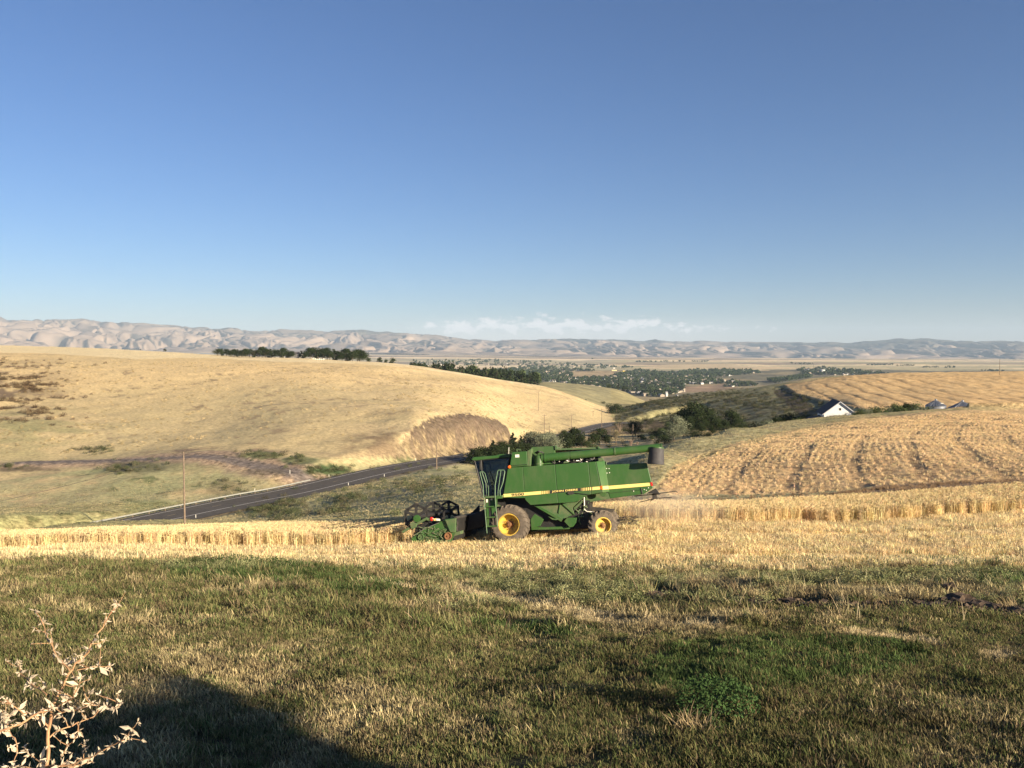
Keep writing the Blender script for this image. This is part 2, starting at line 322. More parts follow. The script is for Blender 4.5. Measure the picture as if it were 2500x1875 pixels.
def lawn_edge(X, Y):
    "positive on the lawn side of the ragged line where mown grass meets stubble"
    u = X / np.maximum(Y, 1) * F + 1250
    e = np.interp(u, [-500, 0, 400, 700, 900, 1100, 1500, 2000, 2500, 3200], [28.5, 28.5, 28.0, 27.6, 26.6, 26.4, 25.4, 25.6, 25.8, 26])
    return e + (fbm(X / 2.2, Y / 2.2, 3, s=4) - .5) * 2.2 - Y
CUTL = [(-60, 41.6), (-23.5, 37.9), (-14, 36.6), (-7, 35.55), (-4.4, 35.1)]          # edge of the standing crop, left of the header
CUTR = [(-2.2, 41.0), (4, 39.95), (10, 38.9), (16, 37.9), (20, 37.4), (24, 37.2), (60, 36.0)]       # edge left by the last pass, right
def standing(X, Y):
    yl = np.interp(X, [p[0] for p in CUTL], [p[1] for p in CUTL]); yr = np.interp(X, [p[0] for p in CUTR], [p[1] for p in CUTR])
    near = np.where(X < -4.2, yl, yr)
    near = np.where((X > -4.2) & (X < -2.2), 41.0, near)
    near = near + (fbm(X / 1.9, Y * 0 + X * .13, 5, .7, s=5) - .5) * .9
    far = np.interp(X, [-60, -30, 0, 12, 20, 60], [52, 52, 52, 52.5, 53, 53]) + (fbm(X / 3, Y * 0, 2) - .5) * 1.4
    return np.minimum(Y - near, far - Y)      # > 0 inside the standing crop

TH1 = np.linspace(-36.5, 36.5, 760); TH2 = np.concatenate([np.linspace(38, 90, 30), np.linspace(94, 266, 50), np.linspace(270, 322, 30)])
TH = np.radians(np.concatenate([TH1, TH2])); NT = len(TH)
RR = np.concatenate([np.linspace(.4, 2.2, 5)[:-1], np.geomspace(2.2, 55, 120)[:-1], np.geomspace(55, 1300, 350)[:-1], np.geomspace(1300, 12500, 130)])
NRR = len(RR)
tg, rg = np.meshgrid(TH, RR, indexing='ij')
GX = rg * np.sin(tg); GY = rg * np.cos(tg)
GZ = landH(GX, GY)
PX, PY = proj(GX, GY, GZ)
PX = np.where(GY > 0.2, PX, -9999)

# ---- the colour of the ground itself (dry grass, straw, soil, weeds) at every point
def mixc(c, m, new):
    m = np.clip(m, 0, 1)[..., None]; return c * (1 - m) + np.array(new) * m
n_a = fbm(GX / 30, GY / 30, 4); n_b = fbm(GX / 5, GY / 5, 4, s=8); n_c = fbm(GX / 1.1, GY / 1.1, 3, s=3); n_d = fbm(GX / 120, GY / 120, 4, s=6)
STRAW = (.50, .355, .165); DRY = (.36, .275, .135); OLIVE = (.19, .185, .085); GREEN = (.09, .12, .04); SOIL = (.17, .115, .075); BROWN = (.24, .165, .09)
col = np.zeros(GX.shape + (3,)) + np.array(DRY)
col = mixc(col, (n_a - .42) * 2.2 * sstep(60, 100, rg), OLIVE)
# near: lawn, wheat bench
le = lawn_edge(GX, GY); lawn_m = (le > 0) & (rg < 60); bench = (~lawn_m) & (rg < 57) & (GY > 0)
cl = np.zeros_like(col) + np.array((.075, .068, .030)); cl = mixc(cl, (n_b - .48) * 5, (.17, .13, .065)); cl = mixc(cl, (fbm(GX / 2, GY / 2, 3, s=14) - .55) * 6, (.04, .052, .016))
col[lawn_m | (rg < 24)] = cl[lawn_m | (rg < 24)]
cb = np.zeros_like(col) + np.array((.40, .28, .135)); cb = mixc(cb, (n_c - .45) * 2, (.27, .18, .09)); col[bench] = cb[bench]
# left hillside
hillL = (rg > 205) & (GX / np.maximum(GY, 1) < 0.12) & (GY > 190)
t_up = sstep(1120, 880, PY)
hc = np.zeros_like(col) + np.array((.355, .275, .135)); hc = mixc(hc, t_up * .6 + (n_d - .5), (.46, .33, .155))
hc = mixc(hc, (n_a - .55) * 1.4 * (1 - t_up * .6), (.27, .23, .115)); hc = mixc(hc, (n_b - .6) * 2.5, (.30, .225, .115))
hc = mixc(hc, sstep(.62, .70, n_b) * sstep(.45, .6, n_a) * .6, (.17, .12, .07))
col[hillL] = hc[hillL]
# brown scrub at the far left of the hill
m = np.exp(-(((PX - 0) / 130) ** 2 + ((PY - 960) / 75) ** 2)) * sstep(.42, .6, fbm(GX / 14, GY / 8, 4, s=21)); col = mixc(col, m * hillL * .95, (.115, .08, .05))
m = np.exp(-(((PX - 60) / 190) ** 2 + ((PY - 1060) / 60) ** 2)) * sstep(.35, .62, fbm(GX / 18, GY / 12, 4, s=2)); col = mixc(col, m * hillL * .7, (.15, .155, .065))
m = np.exp(-(((PX - 925) / 85) ** 2 + ((PY - 1095) / 42) ** 2)) * hillL; col = mixc(col, m * (1.1 + (n_b - .5) * 2), (.165, .118, .065))
# bright uncut wheat on the crest
ycr = np.interp(PX, [-600, 0, 120, 250, 340, 420, 500, 700, 850, 1000, 1150, 1300], [862, 861, 863, 871, 877, 874, 874, 884, 887, 897, 918, 944])
tp = (hillL & (rg > 480) & (PY < ycr + 3 * (n_b - .5)))
col[tp] = mixc(np.zeros_like(col) + np.array((.50, .395, .21)), (n_b - .5), (.44, .34, .17))[tp]
# streaks running down the right end of the hill
st_ = dline(GX, GY, [gp(500, 430), gp(760, 415), gp(1000, 370), gp(1200, 430), gp(1400, 620)])
sm = sstep(.2, 1, np.sin(st_ / 7.0 + n_b * 2.5) * .5 + .5) * sstep(700, 1000, PX) * hillL; col = mixc(col, sm * .33, (.50, .37, .19))
sm = sstep(.80, 1, np.sin(st_ / 11.0 + 1 + n_b * 2.5) * .5 + .5) * sstep(800, 1050, PX) * hillL; col = mixc(col, sm * .45, (.25, .18, .095))
# cut bank above the road
cut = inpoly(PX + (n_c - .5) * 18, PY + (n_c - .5) * 14, [(985, 1070), (1020, 1040), (1060, 1018), (1120, 1010), (1170, 1014), (1215, 1026), (1240, 1045), (1255, 1075), (1270, 1100), (1240, 1130), (1160, 1104), (1090, 1112), (1020, 1125), (960, 1130), (970, 1095)]) & (rg > 235) & (rg < 420)
cc = np.zeros_like(col) + np.array((.165, .120, .074)); 
stk = fbm(GX / 1.1 + 2 * n_b, GY / 5, 4, s=12)
cc = mixc(cc, sstep(.45, .62, stk) * sstep(1045, 1070, PY) * .9, (.33, .245, .125)); cc = mixc(cc, sstep(1075, 1110, PY) * .6, (.33, .25, .13)); cc = mixc(cc, (n_b - .5) * 2, (.14, .09, .06))
col[cut] = cc[cut]
# valley floor between the wheat and the hill
val = (rg > 57) & (PY > 1118) & (GX < 12) & (rg < 262)
vc = np.zeros_like(col) + np.array((.285, .245, .12)); vc = mixc(vc, (n_a - .45) * 3, (.20, .20, .09)); vc = mixc(vc, (n_b - .55) * 4, (.36, .265, .13)); vc = mixc(vc, sstep(.6, .72, n_b) * sstep(.5, .6, n_a), (.11, .115, .05))
col[val] = vc[val]
m = inpoly(PX, PY + (n_b - .5) * 16, [(600, 1250), (860, 1200), (1000, 1160), (1180, 1150), (1180, 1275), (700, 1290)]) & (rg < 262) & (rg > 57)
vc2 = np.zeros_like(col) + np.array((.235, .215, .115)); vc2 = mixc(vc2, (n_b - .48) * 4, (.155, .155, .08)); vc2 = mixc(vc2, (n_a - .5) * 4, (.30, .235, .13)); col[m] = vc2[m]
rdist, _rz = road_info(GX, GY)
near_side = (rdist > RW - .5) & (rdist < 10.5) & (GY < 300) & (PY > 1100)
gsd = (RD[np.clip(np.searchsorted(_spx0, PX), 0, len(RD) - 1), 1] > GY)
m = near_side & gsd & (PX > 150); col = mixc(col, m * (1 - sstep(8.0, 10.3, rdist + (n_c - .5) * 3)), (.17, .145, .105))
# banks of the dirt track
dd_ = dline(GX, GY, DD[::4]); ok = (rg > 190) & (rg < 290) & (PX < 830)
col = mixc(col, ok * (1 - sstep(5, 10.5, dd_ + (n_b - .5) * 7)), (.24, .17, .105))
m = ok * np.exp(-((dd_ - 12) / 3.5) ** 2) * sstep(1116, 1100, PY) * sstep(.42, .55, n_b); col = mixc(col, m, (.16, .115, .07))
col = mixc(col, ok * (1 - sstep(3.0, 4.2, dd_ + (n_c - .5) * 1.2)), (.125, .10, .078))
col = mixc(col, ok * (1 - sstep(.3, .9, np.abs(dd_ - 2.0))) * .5, (.22, .17, .12))
for (bx, by, sx_, sy_, k_, c_) in [(235, 1099, 45, 9, 1, (.06, .08, .03)), (60, 1104, 110, 11, .7, (.11, .14, .045)), (640, 1112, 60, 9, .8, (.10, .115, .045)), (800, 1148, 60, 15, 1.0, (.045, .065, .025)), (730, 1125, 50, 11, .8, (.08, .095, .04)),
        (330, 1140, 75, 14, .8, (.075, .07, .035)), (300, 1145, 30, 12, .6, (.06, .06, .03)), (420, 1140, 110, 14, .5, (.13, .12, .06)), (650, 1152, 55, 8, .7, (.12, .095, .06)), (380, 1240, 90, 22, .5, (.13, .16, .06)), (550, 1190, 45, 22, .6, (.15, .12, .06)), (60, 1146, 80, 7, .8, (.10, .075, .045)), (665, 1240, 60, 14, .8, (.075, .075, .035)), (815, 1252, 45, 14, .6, (.12, .11, .06)), (670, 1205, 70, 14, .4, (.13, .14, .05))]:
    m = np.exp(-(((PX - bx) / sx_) ** 2 + ((PY - by) / sy_) ** 2)) * (rg > 57) * (rg < 290); col = mixc(col, sstep(.25, .6, m * (.5 + n_b)) * k_, c_)
# weedy strip behind the right hand wheat and the contour field
strip = (rg > 55) & (GX > 6) & (GY < 76)
sc_ = np.zeros_like(col) + np.array((.22, .155, .095)); sc_ = mixc(sc_, (n_b - .5) * 4, (.13, .09, .055)); col[strip] = sc_[strip]
yl2 = np.interp(PX, [1560, 1640, 1700, 1780, 1860, 1950, 2100, 2300, 2500], [1240, 1140, 1110, 1087, 1066, 1045, 1018, 1004, 999])
f2 = (GX > 6) & (GY > 60) & (GY < 240) & (PX > 1560) & (PY > yl2 + (n_b - .5) * 10) & ~strip
EDGE2 = [gp(1590, 76), gp(1640, 88), gp(1700, 103), gp(1780, 128), gp(1860, 150), gp(1950, 175), gp(2100, 205), gp(2500, 225)]
d2 = dline(GX, GY, EDGE2)
c2 = np.zeros_like(col) + np.array((.43, .30, .15)); c2 = mixc(c2, sstep(1060, 1150, PY) * .9 + (n_a - .5), (.33, .228, .118)); c2 = mixc(c2, (n_b - .5) * 2.5, (.30, .20, .105))
c2 = mixc(c2, sstep(.86, 1, np.sin((d2 + n_a * 2.5) / 6.2 * 2 * math.pi) * .5 + .5) * .38, (.20, .135, .075)); c2 = mixc(c2, sstep(.9, 1, np.sin((d2 + n_a * 2.5 + 1.5) / 6.2 * 2 * math.pi) * .5 + .5) * .35, (.52, .38, .20))
c2 = mixc(c2, (n_c - .5) * 1.8, (.25, .17, .09))
col[f2] = c2[f2]
GZ = GZ + np.where(f2, -0.10 * sstep(.8, 1, np.sin((d2 + n_a * 2.5) / 6.2 * 2 * math.pi) * .5 + .5) + 0.06 * (n_c - .5), 0)
m = np.exp(-((PY - yl2 - 7) / 7.0) ** 2) * f2 * (PX < 2150) * sstep(.35, .6, n_b + .1); col = mixc(col, m * .7, (.16, .15, .07))
gs = (GX > 6) & (GY > 72) & (GY < 235) & (PX > 1420) & ~f2 & (PX < 2130)
gc = np.zeros_like(col) + np.array((.25, .225, .12)); gc = mixc(gc, (n_b - .5) * 4, (.33, .26, .14)); gc = mixc(gc, (n_c - .5) * 2, (.15, .13, .07)); col[gs] = gc[gs]
# dark scrubby hill in the middle
sh_ = (rg > 330) & (rg < 860) & (GX > 60) & (PX > 1500) & (PX < 2040) & (PY > 934)
s1 = np.zeros_like(col) + np.array((.20, .185, .095)); s1 = mixc(s1, sstep(1000, 955, PY + (PX - 1750) * .12) * .9, (.25, .225, .11)); s1 = mixc(s1, sstep(.46, .6, fbm(GX / 7, GY / 5, 4, s=31)) * sstep(940, 975, PY) * .8, (.075, .07, .04))
s1 = mixc(s1, (n_b - .55) * 3, (.24, .19, .10)); col[sh_] = s1[sh_]
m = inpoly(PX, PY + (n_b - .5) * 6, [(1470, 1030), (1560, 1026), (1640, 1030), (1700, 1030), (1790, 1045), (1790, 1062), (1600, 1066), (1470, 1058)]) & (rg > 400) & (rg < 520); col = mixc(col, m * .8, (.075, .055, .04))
# third field, with its swaths
E3 = [(1905, 948), (1935, 965), (1975, 978), (2010, 985), (2050, 992), (2110, 1000), (2600, 1003)]
f3 = inpoly(PX, PY, [(1912, 942), (1960, 935), (2020, 925), (2100, 917), (2200, 911), (2300, 905), (3400, 900), (3400, 1012), (2150, 1012), (2100, 1002), (2060, 995), (1990, 977), (1945, 965)]) & (rg > 260) & (rg < 1100)
f3 |= (GX / np.maximum(GY, 1) > .55) & (rg > 240) & (rg < 900)
E3w = [gp(1905, 600), gp(1935, 520), (gp(1990, 400)), gp(2050, 345), gp(2150, 320), gp(2600, 300)]
d3 = dline(GX, GY, E3w)
c3 = np.zeros_like(col) + np.array((.43, .29, .135)); c3 = mixc(c3, (n_a - .45) * 2, (.36, .235, .11)); c3 = mixc(c3, (n_b - .5) * 1.2, (.48, .34, .17))
w3 = (d3 + (n_a - .5) * 5) / 13.0; s3 = np.sin(w3 * 2 * math.pi) * .5 + .5
c3 = mixc(c3, sstep(.85, 1, s3) * sstep(2450, 2150, PX) * .6, (.15, .10, .055)); c3 = mixc(c3, sstep(.8, 1, 1 - s3) * .35, (.52, .38, .19))
col[f3] = c3[f3]
m = f3 & (d3 < 5) & (PX < 2120)
GZ = GZ + np.where(f3, 1.1 * sstep(0, 5, d3) - .25 * sstep(.85, 1, s3), 0) * sstep(900, 700, rg)
m3 = (rg > 260) & (rg < 1100) & ~f3 & (d3 < 5.5) & (PX > 1890) & (PX < 2110); col = mixc(col, m3 * .9, (.09, .07, .045))  # dark strip painted along the field edge to stand for the bank's shade
# green ridge behind the hill end
gr = (rg > 860) & (rg < 1480) & (PX > 1250) & (PX < 1700)
g1 = np.zeros_like(col) + np.array((.20, .175, .088)); g1 = mixc(g1, (n_a - .5) * 3 + sstep(1400, 1300, PX) * .5, (.30, .25, .12)); col[gr] = g1[gr]
# town floor and the plain
tw = (rg > 1480) & (rg < 5200); t1 = np.zeros_like(col) + np.array((.13, .115, .07)); t1 = mixc(t1, sstep(.5, .62, fbm(GX / 220, GY / 220, 3, s=7)), (.25, .20, .11)); col[tw] = t1[tw]
pl = rg >= 4800
fx = fbm(GX / 2600, GY / 700, 2, s=11); fy = fbm(GX / 5000, GY / 420, 2, s=41)
p1 = np.zeros_like(col) + np.array((.50, .375, .215)); p1 = mixc(p1, (fx > .58) * .8, (.30, .265, .145)); p1 = mixc(p1, (fy > .60) * .8, (.20, .145, .10)); p1 = mixc(p1, (fy < .42) * .7, (.62, .48, .28))
p1 = mixc(p1, (rg < 7500) * (PX > 1300) * (fx < .52) * .7, (.225, .215, .115))
col[pl] = p1[pl]
m = inpoly(PX, PY, [(1620, 890), (1790, 888), (1880, 905), (1760, 902), (1560, 897)]) & (rg > 3500) ; col = mixc(col, m, (.42, .32, .18))
m = inpoly(PX, PY, [(1385, 915), (1400, 905), (1500, 907), (1500, 922), (1420, 925)]) & (rg > 1500); col = mixc(col, m * .9, (.34, .24, .12))
m = inpoly(PX, PY, [(1670, 945), (1790, 936), (1800, 946), (1740, 956), (1670, 958)]) & (rg > 1500); col = mixc(col, m * .9, (.27, .18, .11))
col = np.clip(col * (0.9 + .2 * n_c[..., None]), 0.01, .9)
fr_ = np.exp(-(dline(PX, PY, [(1592, 1440), (1760, 1452), (1900, 1465), (2060, 1472), (2200, 1470), (2330, 1478), (2560, 1500)]) / 9) ** 2) * (rg < 40) * (GY > 0); col = mixc(col, fr_ * 1.3, (.075, .05, .034))
GZ = GZ - .10 * fr_

zone = np.full(GX.shape, 0)
Z_NAMES = ['valley_ground', 'lawn', 'wheat_field_ground', 'hillside', 'stubble_field', 'far_stubble_field', 'scrub_hillside', 'ridge', 'valley_floor', 'plain', 'roadside_bank']
zone[hillL] = 3; zone[cut] = 10; zone[(rg > 190) & (rg < 290) & (PX < 830) & (dd_ < 7)] = 0
zone[lawn_m | (rg < 24)] = 1; zone[bench] = 2; zone[f2] = 4; zone[f3] = 5; zone[sh_ & ~f3] = 6; zone[gr] = 7; zone[tw] = 8; zone[pl] = 9
def land_mat(name, var, scale, bump, bscale, stretch=None, bands=None):
    m = mat(name, (.3, .2, .1), rough=.95, attr='tint', var=var, scale=scale, bump=bump, bscale=bscale, spec=.08, stretch=stretch)
    return m
LM = {0: land_mat('valley_grass', .5, .8, .35, .9), 1: land_mat('lawn_soil', .5, 6, .03, 20), 2: land_mat('straw_litter', .45, 9, .03, 18), 3: land_mat('hill_grass', .24, .8, .26, .7),
      4: land_mat('stubble', .42, 1.3, .12, 2.2), 5: land_mat('far_stubble', .22, .25, .25, .4), 6: land_mat('scrub', .4, .22, .8, .25), 7: land_mat('ridge_grass', .25, .06, .5, .08), 8: land_mat('basin_soil', .35, .02, 0, 1), 9: land_mat('plain_crops', .12, .004, 0, 1), 10: land_mat('cut_earth', .4, .5, .9, .7)}
# rows of stubble in the contour field: bands that bend with the slope
def add_rows(m, scale, dist, amt, bumpd):
    t = m.node_tree; b = t.nodes['Principled BSDF']; src = b.inputs['Base Color'].links[0].from_socket
    a = N(t, 'ShaderNodeAttribute', attribute_name='rows'); wv = N(t, 'ShaderNodeMath', operation='MULTIPLY_ADD')
    nz = N(t, 'ShaderNodeTexNoise'); nz.inputs['Scale'].default_value = .35; nz.inputs['Detail'].default_value = 4
    tc = N(t, 'ShaderNodeTexCoord'); t.links.new(tc.outputs['Object'], nz.inputs['Vector'])
    t.links.new(nz.outputs[0], wv.inputs[0]); wv.inputs[1].default_value = dist; t.links.new(a.outputs['Fac'], wv.inputs[2])
    ml = N(t, 'ShaderNodeMath', operation='MULTIPLY'); t.links.new(wv.outputs[0], ml.inputs[0]); ml.inputs[1].default_value = 2 * math.pi / scale
    sn = N(t, 'ShaderNodeMath', operation='SINE'); t.links.new(ml.outputs[0], sn.inputs[0])
    n2 = N(t, 'ShaderNodeTexNoise'); n2.inputs['Scale'].default_value = .12; n2.inputs['Detail'].default_value = 3; t.links.new(tc.outputs['Object'], n2.inputs['Vector'])
    mr2 = N(t, 'ShaderNodeMapRange'); t.links.new(n2.outputs[0], mr2.inputs[0]); mr2.inputs[1].default_value = .45; mr2.inputs[2].default_value = .62
    am = N(t, 'ShaderNodeMath', operation='MULTIPLY'); t.links.new(sn.outputs[0], am.inputs[0]); t.links.new(mr2.outputs[0], am.inputs[1])
    mr = N(t, 'ShaderNodeMapRange'); t.links.new(am.outputs[0], mr.inputs[0]); mr.inputs[1].default_value = -1; mr.inputs[2].default_value = 1; mr.inputs[3].default_value = 1 - amt; mr.inputs[4].default_value = 1 + amt
    mx = N(t, 'ShaderNodeMixRGB', blend_type='MULTIPLY'); mx.inputs[0].default_value = 1; t.links.new(src, mx.inputs[1]); t.links.new(mr.outputs[0], mx.inputs[2]); t.links.new(mx.outputs[0], b.inputs['Base Color'])
    bp = N(t, 'ShaderNodeBump'); bp.inputs['Distance'].default_value = bumpd; t.links.new(am.outputs[0], bp.inputs['Height'])
    old = b.inputs['Normal'].links[0].from_socket; t.links.new(old, bp.inputs['Normal']); t.links.new(bp.outputs[0], b.inputs['Normal'])
add_rows(LM[4], .78, 3.0, .22, .05)
rows_attr = d2.copy()
GAIN = np.array([1.5, .75, 1.6, 1.48, 1.48, 1.45, 1.25, 1.4, 1.2, 1.3, 1.1]); col = np.clip(col * GAIN[zone][..., None], .01, .85); col[hillL] = col[hillL] * np.array((.97, 1.0, 1.09))
Vall = np.stack([GX, GY, GZ], -1).reshape(-1, 3); Call = col.reshape(-1, 3); rows_attr = rows_attr.ravel()
ii, kk = np.meshgrid(np.arange(NT), np.arange(NRR - 1), indexing='ij'); i2 = (ii + 1) % NT
Q = np.stack([ii * NRR + kk, ii * NRR + kk + 1, i2 * NRR + kk + 1, i2 * NRR + kk], -1).reshape(-1, 4)
zq = zone[ii, kk].reshape(-1)
for zi, nm in enumerate(Z_NAMES):
    q = Q[zq == zi]
    if zi == 1:      # close the disc under the camera
        pass
    if not len(q): continue
    used, inv = np.unique(q.ravel(), return_inverse=True)
    o = mesh_obj(nm, Vall[used], inv.reshape(-1, 4)[:, ::-1], LM[zi], smooth=True, colors=Call[used])
    if zi == 4:
        at = o.data.attributes.new('rows', 'FLOAT', 'POINT'); at.data.foreach_set('value', rows_attr[used].astype(np.float32))
    tag(o, kind='structure')
# ---------------------------------------------------------------- mountains
MTH = np.radians(np.linspace(-37, 37, 1000)); MR = np.concatenate([np.linspace(12300, 21500, 260)])
mt, mr_ = np.meshgrid(MTH, MR, indexing='ij'); MX = mr_ * np.sin(mt); MY = mr_ * np.cos(mt)
mu = np.tan(mt) * F + 1250
foot = np.interp(mu, [-300, 0, 500, 1000, 1300, 1800, 2200, 2800], [861, 861, 861, 864, 869, 879, 885, 886])
crest = np.interp(mu, [-300, 0, 100, 200, 300, 450, 600, 750, 850, 950, 1020, 1100, 1180, 1300, 1400, 1500, 1650, 1850, 2000, 2060, 2120, 2190, 2260, 2330, 2420, 2600, 2800], [786, 787, 788, 789, 794, 800, 805, 808, 808, 811, 815, 821, 830, 829, 828, 828, 831, 835, 836, 837, 834, 829, 829, 833, 835, 837, 838]) + (fbm(mu / 40, mu * 0, 3) - .5) * 3
zf = (HZ - foot) / F * 13000; zc = (HZ - crest) / F * 20000
prog = (mr_ - 12600 - 1500 * (fbm(MX / 1500, MX * 0 + 3, 3, s=2) - .5)) / 6800
base = np.clip(prog, 0, 1.05); base = base ** 0.85
# ravines that run down towards the plain: domain warped ridged noise, stretched along the slope
wx = MX + (fbm(MX / 1400, MY / 1400, 3, s=3) - .5) * 1700 + (MY - 16000) * .25; wy = MY + (fbm(MX / 1100, MY / 1100, 3, s=8) - .5) * 1500
rd = 1 - np.abs(fbm(wx / 780, wy / 2300, 2, s=15) * 2 - 1) * 2.2
rd2 = 1 - np.abs(fbm(wx / 300, wy / 900, 2, s=25) * 2 - 1) * 2.2
rav = np.clip(rd, 0, 1) ** 1.3; rav2 = np.clip(rd2, 0, 1) ** 1.3
amp = sstep(0, .25, prog) * sstep(1.25, .75, prog)
rd3 = 1 - np.abs(fbm(wx / 140, wy / 420, 2, s=35) * 2 - 1) * 2.2; rav3 = np.clip(rd3, 0, 1)
MZ = zf + (zc - zf) * base - amp * (150 * rav + 95 * rav2 + 34 * rav3) * (zc - zf) / 500
MZ = np.where(prog <= 0, zf - 3, MZ)
MZ = MZ - sstep(1.03, 1.4, prog) * 220
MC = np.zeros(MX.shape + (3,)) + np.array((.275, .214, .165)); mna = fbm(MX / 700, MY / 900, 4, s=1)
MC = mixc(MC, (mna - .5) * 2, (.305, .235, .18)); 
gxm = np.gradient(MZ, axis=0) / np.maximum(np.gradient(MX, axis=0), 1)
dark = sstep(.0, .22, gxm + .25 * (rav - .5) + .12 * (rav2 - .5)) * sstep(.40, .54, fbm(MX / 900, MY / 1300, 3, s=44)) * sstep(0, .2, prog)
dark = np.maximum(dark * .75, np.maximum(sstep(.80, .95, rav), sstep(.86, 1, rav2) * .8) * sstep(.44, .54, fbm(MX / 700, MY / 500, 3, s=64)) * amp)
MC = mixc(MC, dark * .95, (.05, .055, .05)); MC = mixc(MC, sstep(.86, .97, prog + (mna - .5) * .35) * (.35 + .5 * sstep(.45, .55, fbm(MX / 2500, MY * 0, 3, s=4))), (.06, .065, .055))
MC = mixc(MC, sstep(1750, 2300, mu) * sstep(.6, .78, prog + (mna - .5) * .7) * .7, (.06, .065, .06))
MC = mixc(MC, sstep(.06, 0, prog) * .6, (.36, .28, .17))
NM, NRM = MX.shape; ii, kk = np.meshgrid(np.arange(NM - 1), np.arange(NRM - 1), indexing='ij')
Qm = np.stack([ii * NRM + kk, ii * NRM + kk + 1, (ii + 1) * NRM + kk + 1, (ii + 1) * NRM + kk], -1).reshape(-1, 4)[:, ::-1]
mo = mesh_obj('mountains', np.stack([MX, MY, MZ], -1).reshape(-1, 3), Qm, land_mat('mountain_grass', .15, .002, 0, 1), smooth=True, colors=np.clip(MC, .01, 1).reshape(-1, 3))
tag(mo, kind='structure')
# plain carried on under and beyond the mountains, all the way round
far = mesh_obj('outer_plain', [(-30000, -30000, -210), (30000, -30000, -210), (30000, 30000, -210), (-30000, 30000, -210)], [(0, 1, 2, 3)], mat('outer_plain_grass', (.33, .25, .15), rough=1, var=.2, scale=.0008))
tag(far, kind='structure')
# ---------------------------------------------------------------- haze
def haze_box():
    x0, x1, y0, y1, z0, z1 = -29000, 29000, -29000, 29000, -211.5, 720
    v = [(x, y, z) for x in (x0, x1) for y in (y0, y1) for z in (z0, z1)]
    f = [(0, 1, 3, 2), (4, 6, 7, 5), (0, 4, 5, 1), (2, 3, 7, 6), (0, 2, 6, 4), (1, 5, 7, 3)]
    m = bpy.data.materials.new('air'); m.use_nodes = True; t = m.node_tree; t.nodes.clear()
    o_ = N(t, 'ShaderNodeOutputMaterial'); pv = N(t, 'ShaderNodeVolumePrincipled')
    pv.inputs['Color'].default_value = (.62, .80, 1.0, 1); pv.inputs['Density'].default_value = HAZE; pv.inputs['Anisotropy'].default_value = 0.0
    t.links.new(pv.outputs[0], o_.inputs['Volume'])
    o = mesh_obj('haze', v, f, m); tag(o, kind='stuff')
HAZE = 3.4e-5
haze_box()
# ---------------------------------------------------------------- mesh collector
class MB:
    def __init__(s): s.v = []; s.f = []
    def add(s, V, Fc):
        b = len(s.v); s.v += [tuple(p) for p in V]; s.f += [tuple(i + b for i in f) for f in Fc]; return s
    def box(s, x0, x1, y0, y1, z0, z1, M=None):
        v = [Vector((x, y, z)) for x in (x0, x1) for y in (y0, y1) for z in (z0, z1)]
        if M: v = [M @ p for p in v]
        return s.add(v, [(0, 1, 3, 2), (4, 6, 7, 5), (0, 4, 5, 1), (2, 3, 7, 6), (0, 2, 6, 4), (1, 5, 7, 3)])
    def tube(s, pts, r, n=8, cap=True):
        pts = [Vector(p) for p in pts]; rs = r if isinstance(r, (list, tuple)) else [r] * len(pts)
        b = len(s.v); up = None
        for i, p in enumerate(pts):
            d = (pts[min(i + 1, len(pts) - 1)] - pts[max(i - 1, 0)]).normalized()
            if up is None: up = d.orthogonal().normalized()
            up = (up - d * up.dot(d)).normalized(); sd = d.cross(up)
            for k in range(n):
                a = 2 * math.pi * k / n; s.v.append(tuple(p + (up * math.cos(a) + sd * math.sin(a)) * rs[i]))
        for i in range(len(pts) - 1):
            for k in range(n):
                a = b + i * n + k; c = b + i * n + (k + 1) % n; s.f.append((a, c, c + n, a + n))
        if cap: s.f.append(tuple(b + k for k in range(n))[::-1]); s.f.append(tuple(b + (len(pts) - 1) * n + k for k in range(n)))
        return s
    def lathe(s, prof, n=24, M=None, axis='y'):
        "prof: (radius, along) pairs, closed ring swept about the axis"
        b = len(s.v); m = len(prof)
        for k in range(n):
            a = 2 * math.pi * k / n
            for r, t in prof:
                p = Vector((r * math.cos(a), t, r * math.sin(a))) if axis == 'y' else Vector((r * math.cos(a), r * math.sin(a), t))
                s.v.append(tuple(M @ p if M else p))
        for k in range(n):
            for j in range(m - 1):
                a = b + k * m + j; c = b + ((k + 1) % n) * m + j; s.f.append((a, c, c + 1, a + 1))
        return s
    def prism(s, pts, y0, y1):
        "pts: (x, z) outline in the side plane, pushed from y0 to y1"
        n = len(pts); b = len(s.v)
        s.v += [(p[0], y0, p[1]) for p in pts] + [(p[0], y1, p[1]) for p in pts]
        s.f.append(tuple(b + i for i in range(n))); s.f.append(tuple(b + n + i for i in range(n))[::-1])
        for i in range(n): j = (i + 1) % n; s.f.append((b + i, b + n + i, b + n + j, b + j))
        return s
    def build(s, name, m, parent=None, smooth=False, bevel=0.0, label=None):
        me = bpy.data.meshes.new(name); me.from_pydata(s.v, [], s.f)
        bm = bmesh.new(); bm.from_mesh(me); bmesh.ops.recalc_face_normals(bm, faces=bm.faces)
        if bevel:
            es = [e for e in bm.edges if len(e.link_faces) == 2 and e.calc_face_angle(0) > .5]
            bmesh.ops.bevel(bm, geom=es, offset=bevel, segments=2, affect='EDGES', profile=.5, clamp_overlap=True)
        if smooth:
            for f in bm.faces: f.smooth = True
            for e in bm.edges: e.smooth = e.calc_face_angle(0) < .7 if len(e.link_faces) == 2 else False
        bm.to_mesh(me); bm.free()
        for q in (m if isinstance(m, (list, tuple)) else [m]): me.materials.append(q)
        o = bpy.data.objects.new(name, me); C.objects.link(o)
        if parent: o.parent = parent
        if label: o['label'] = label
        return o

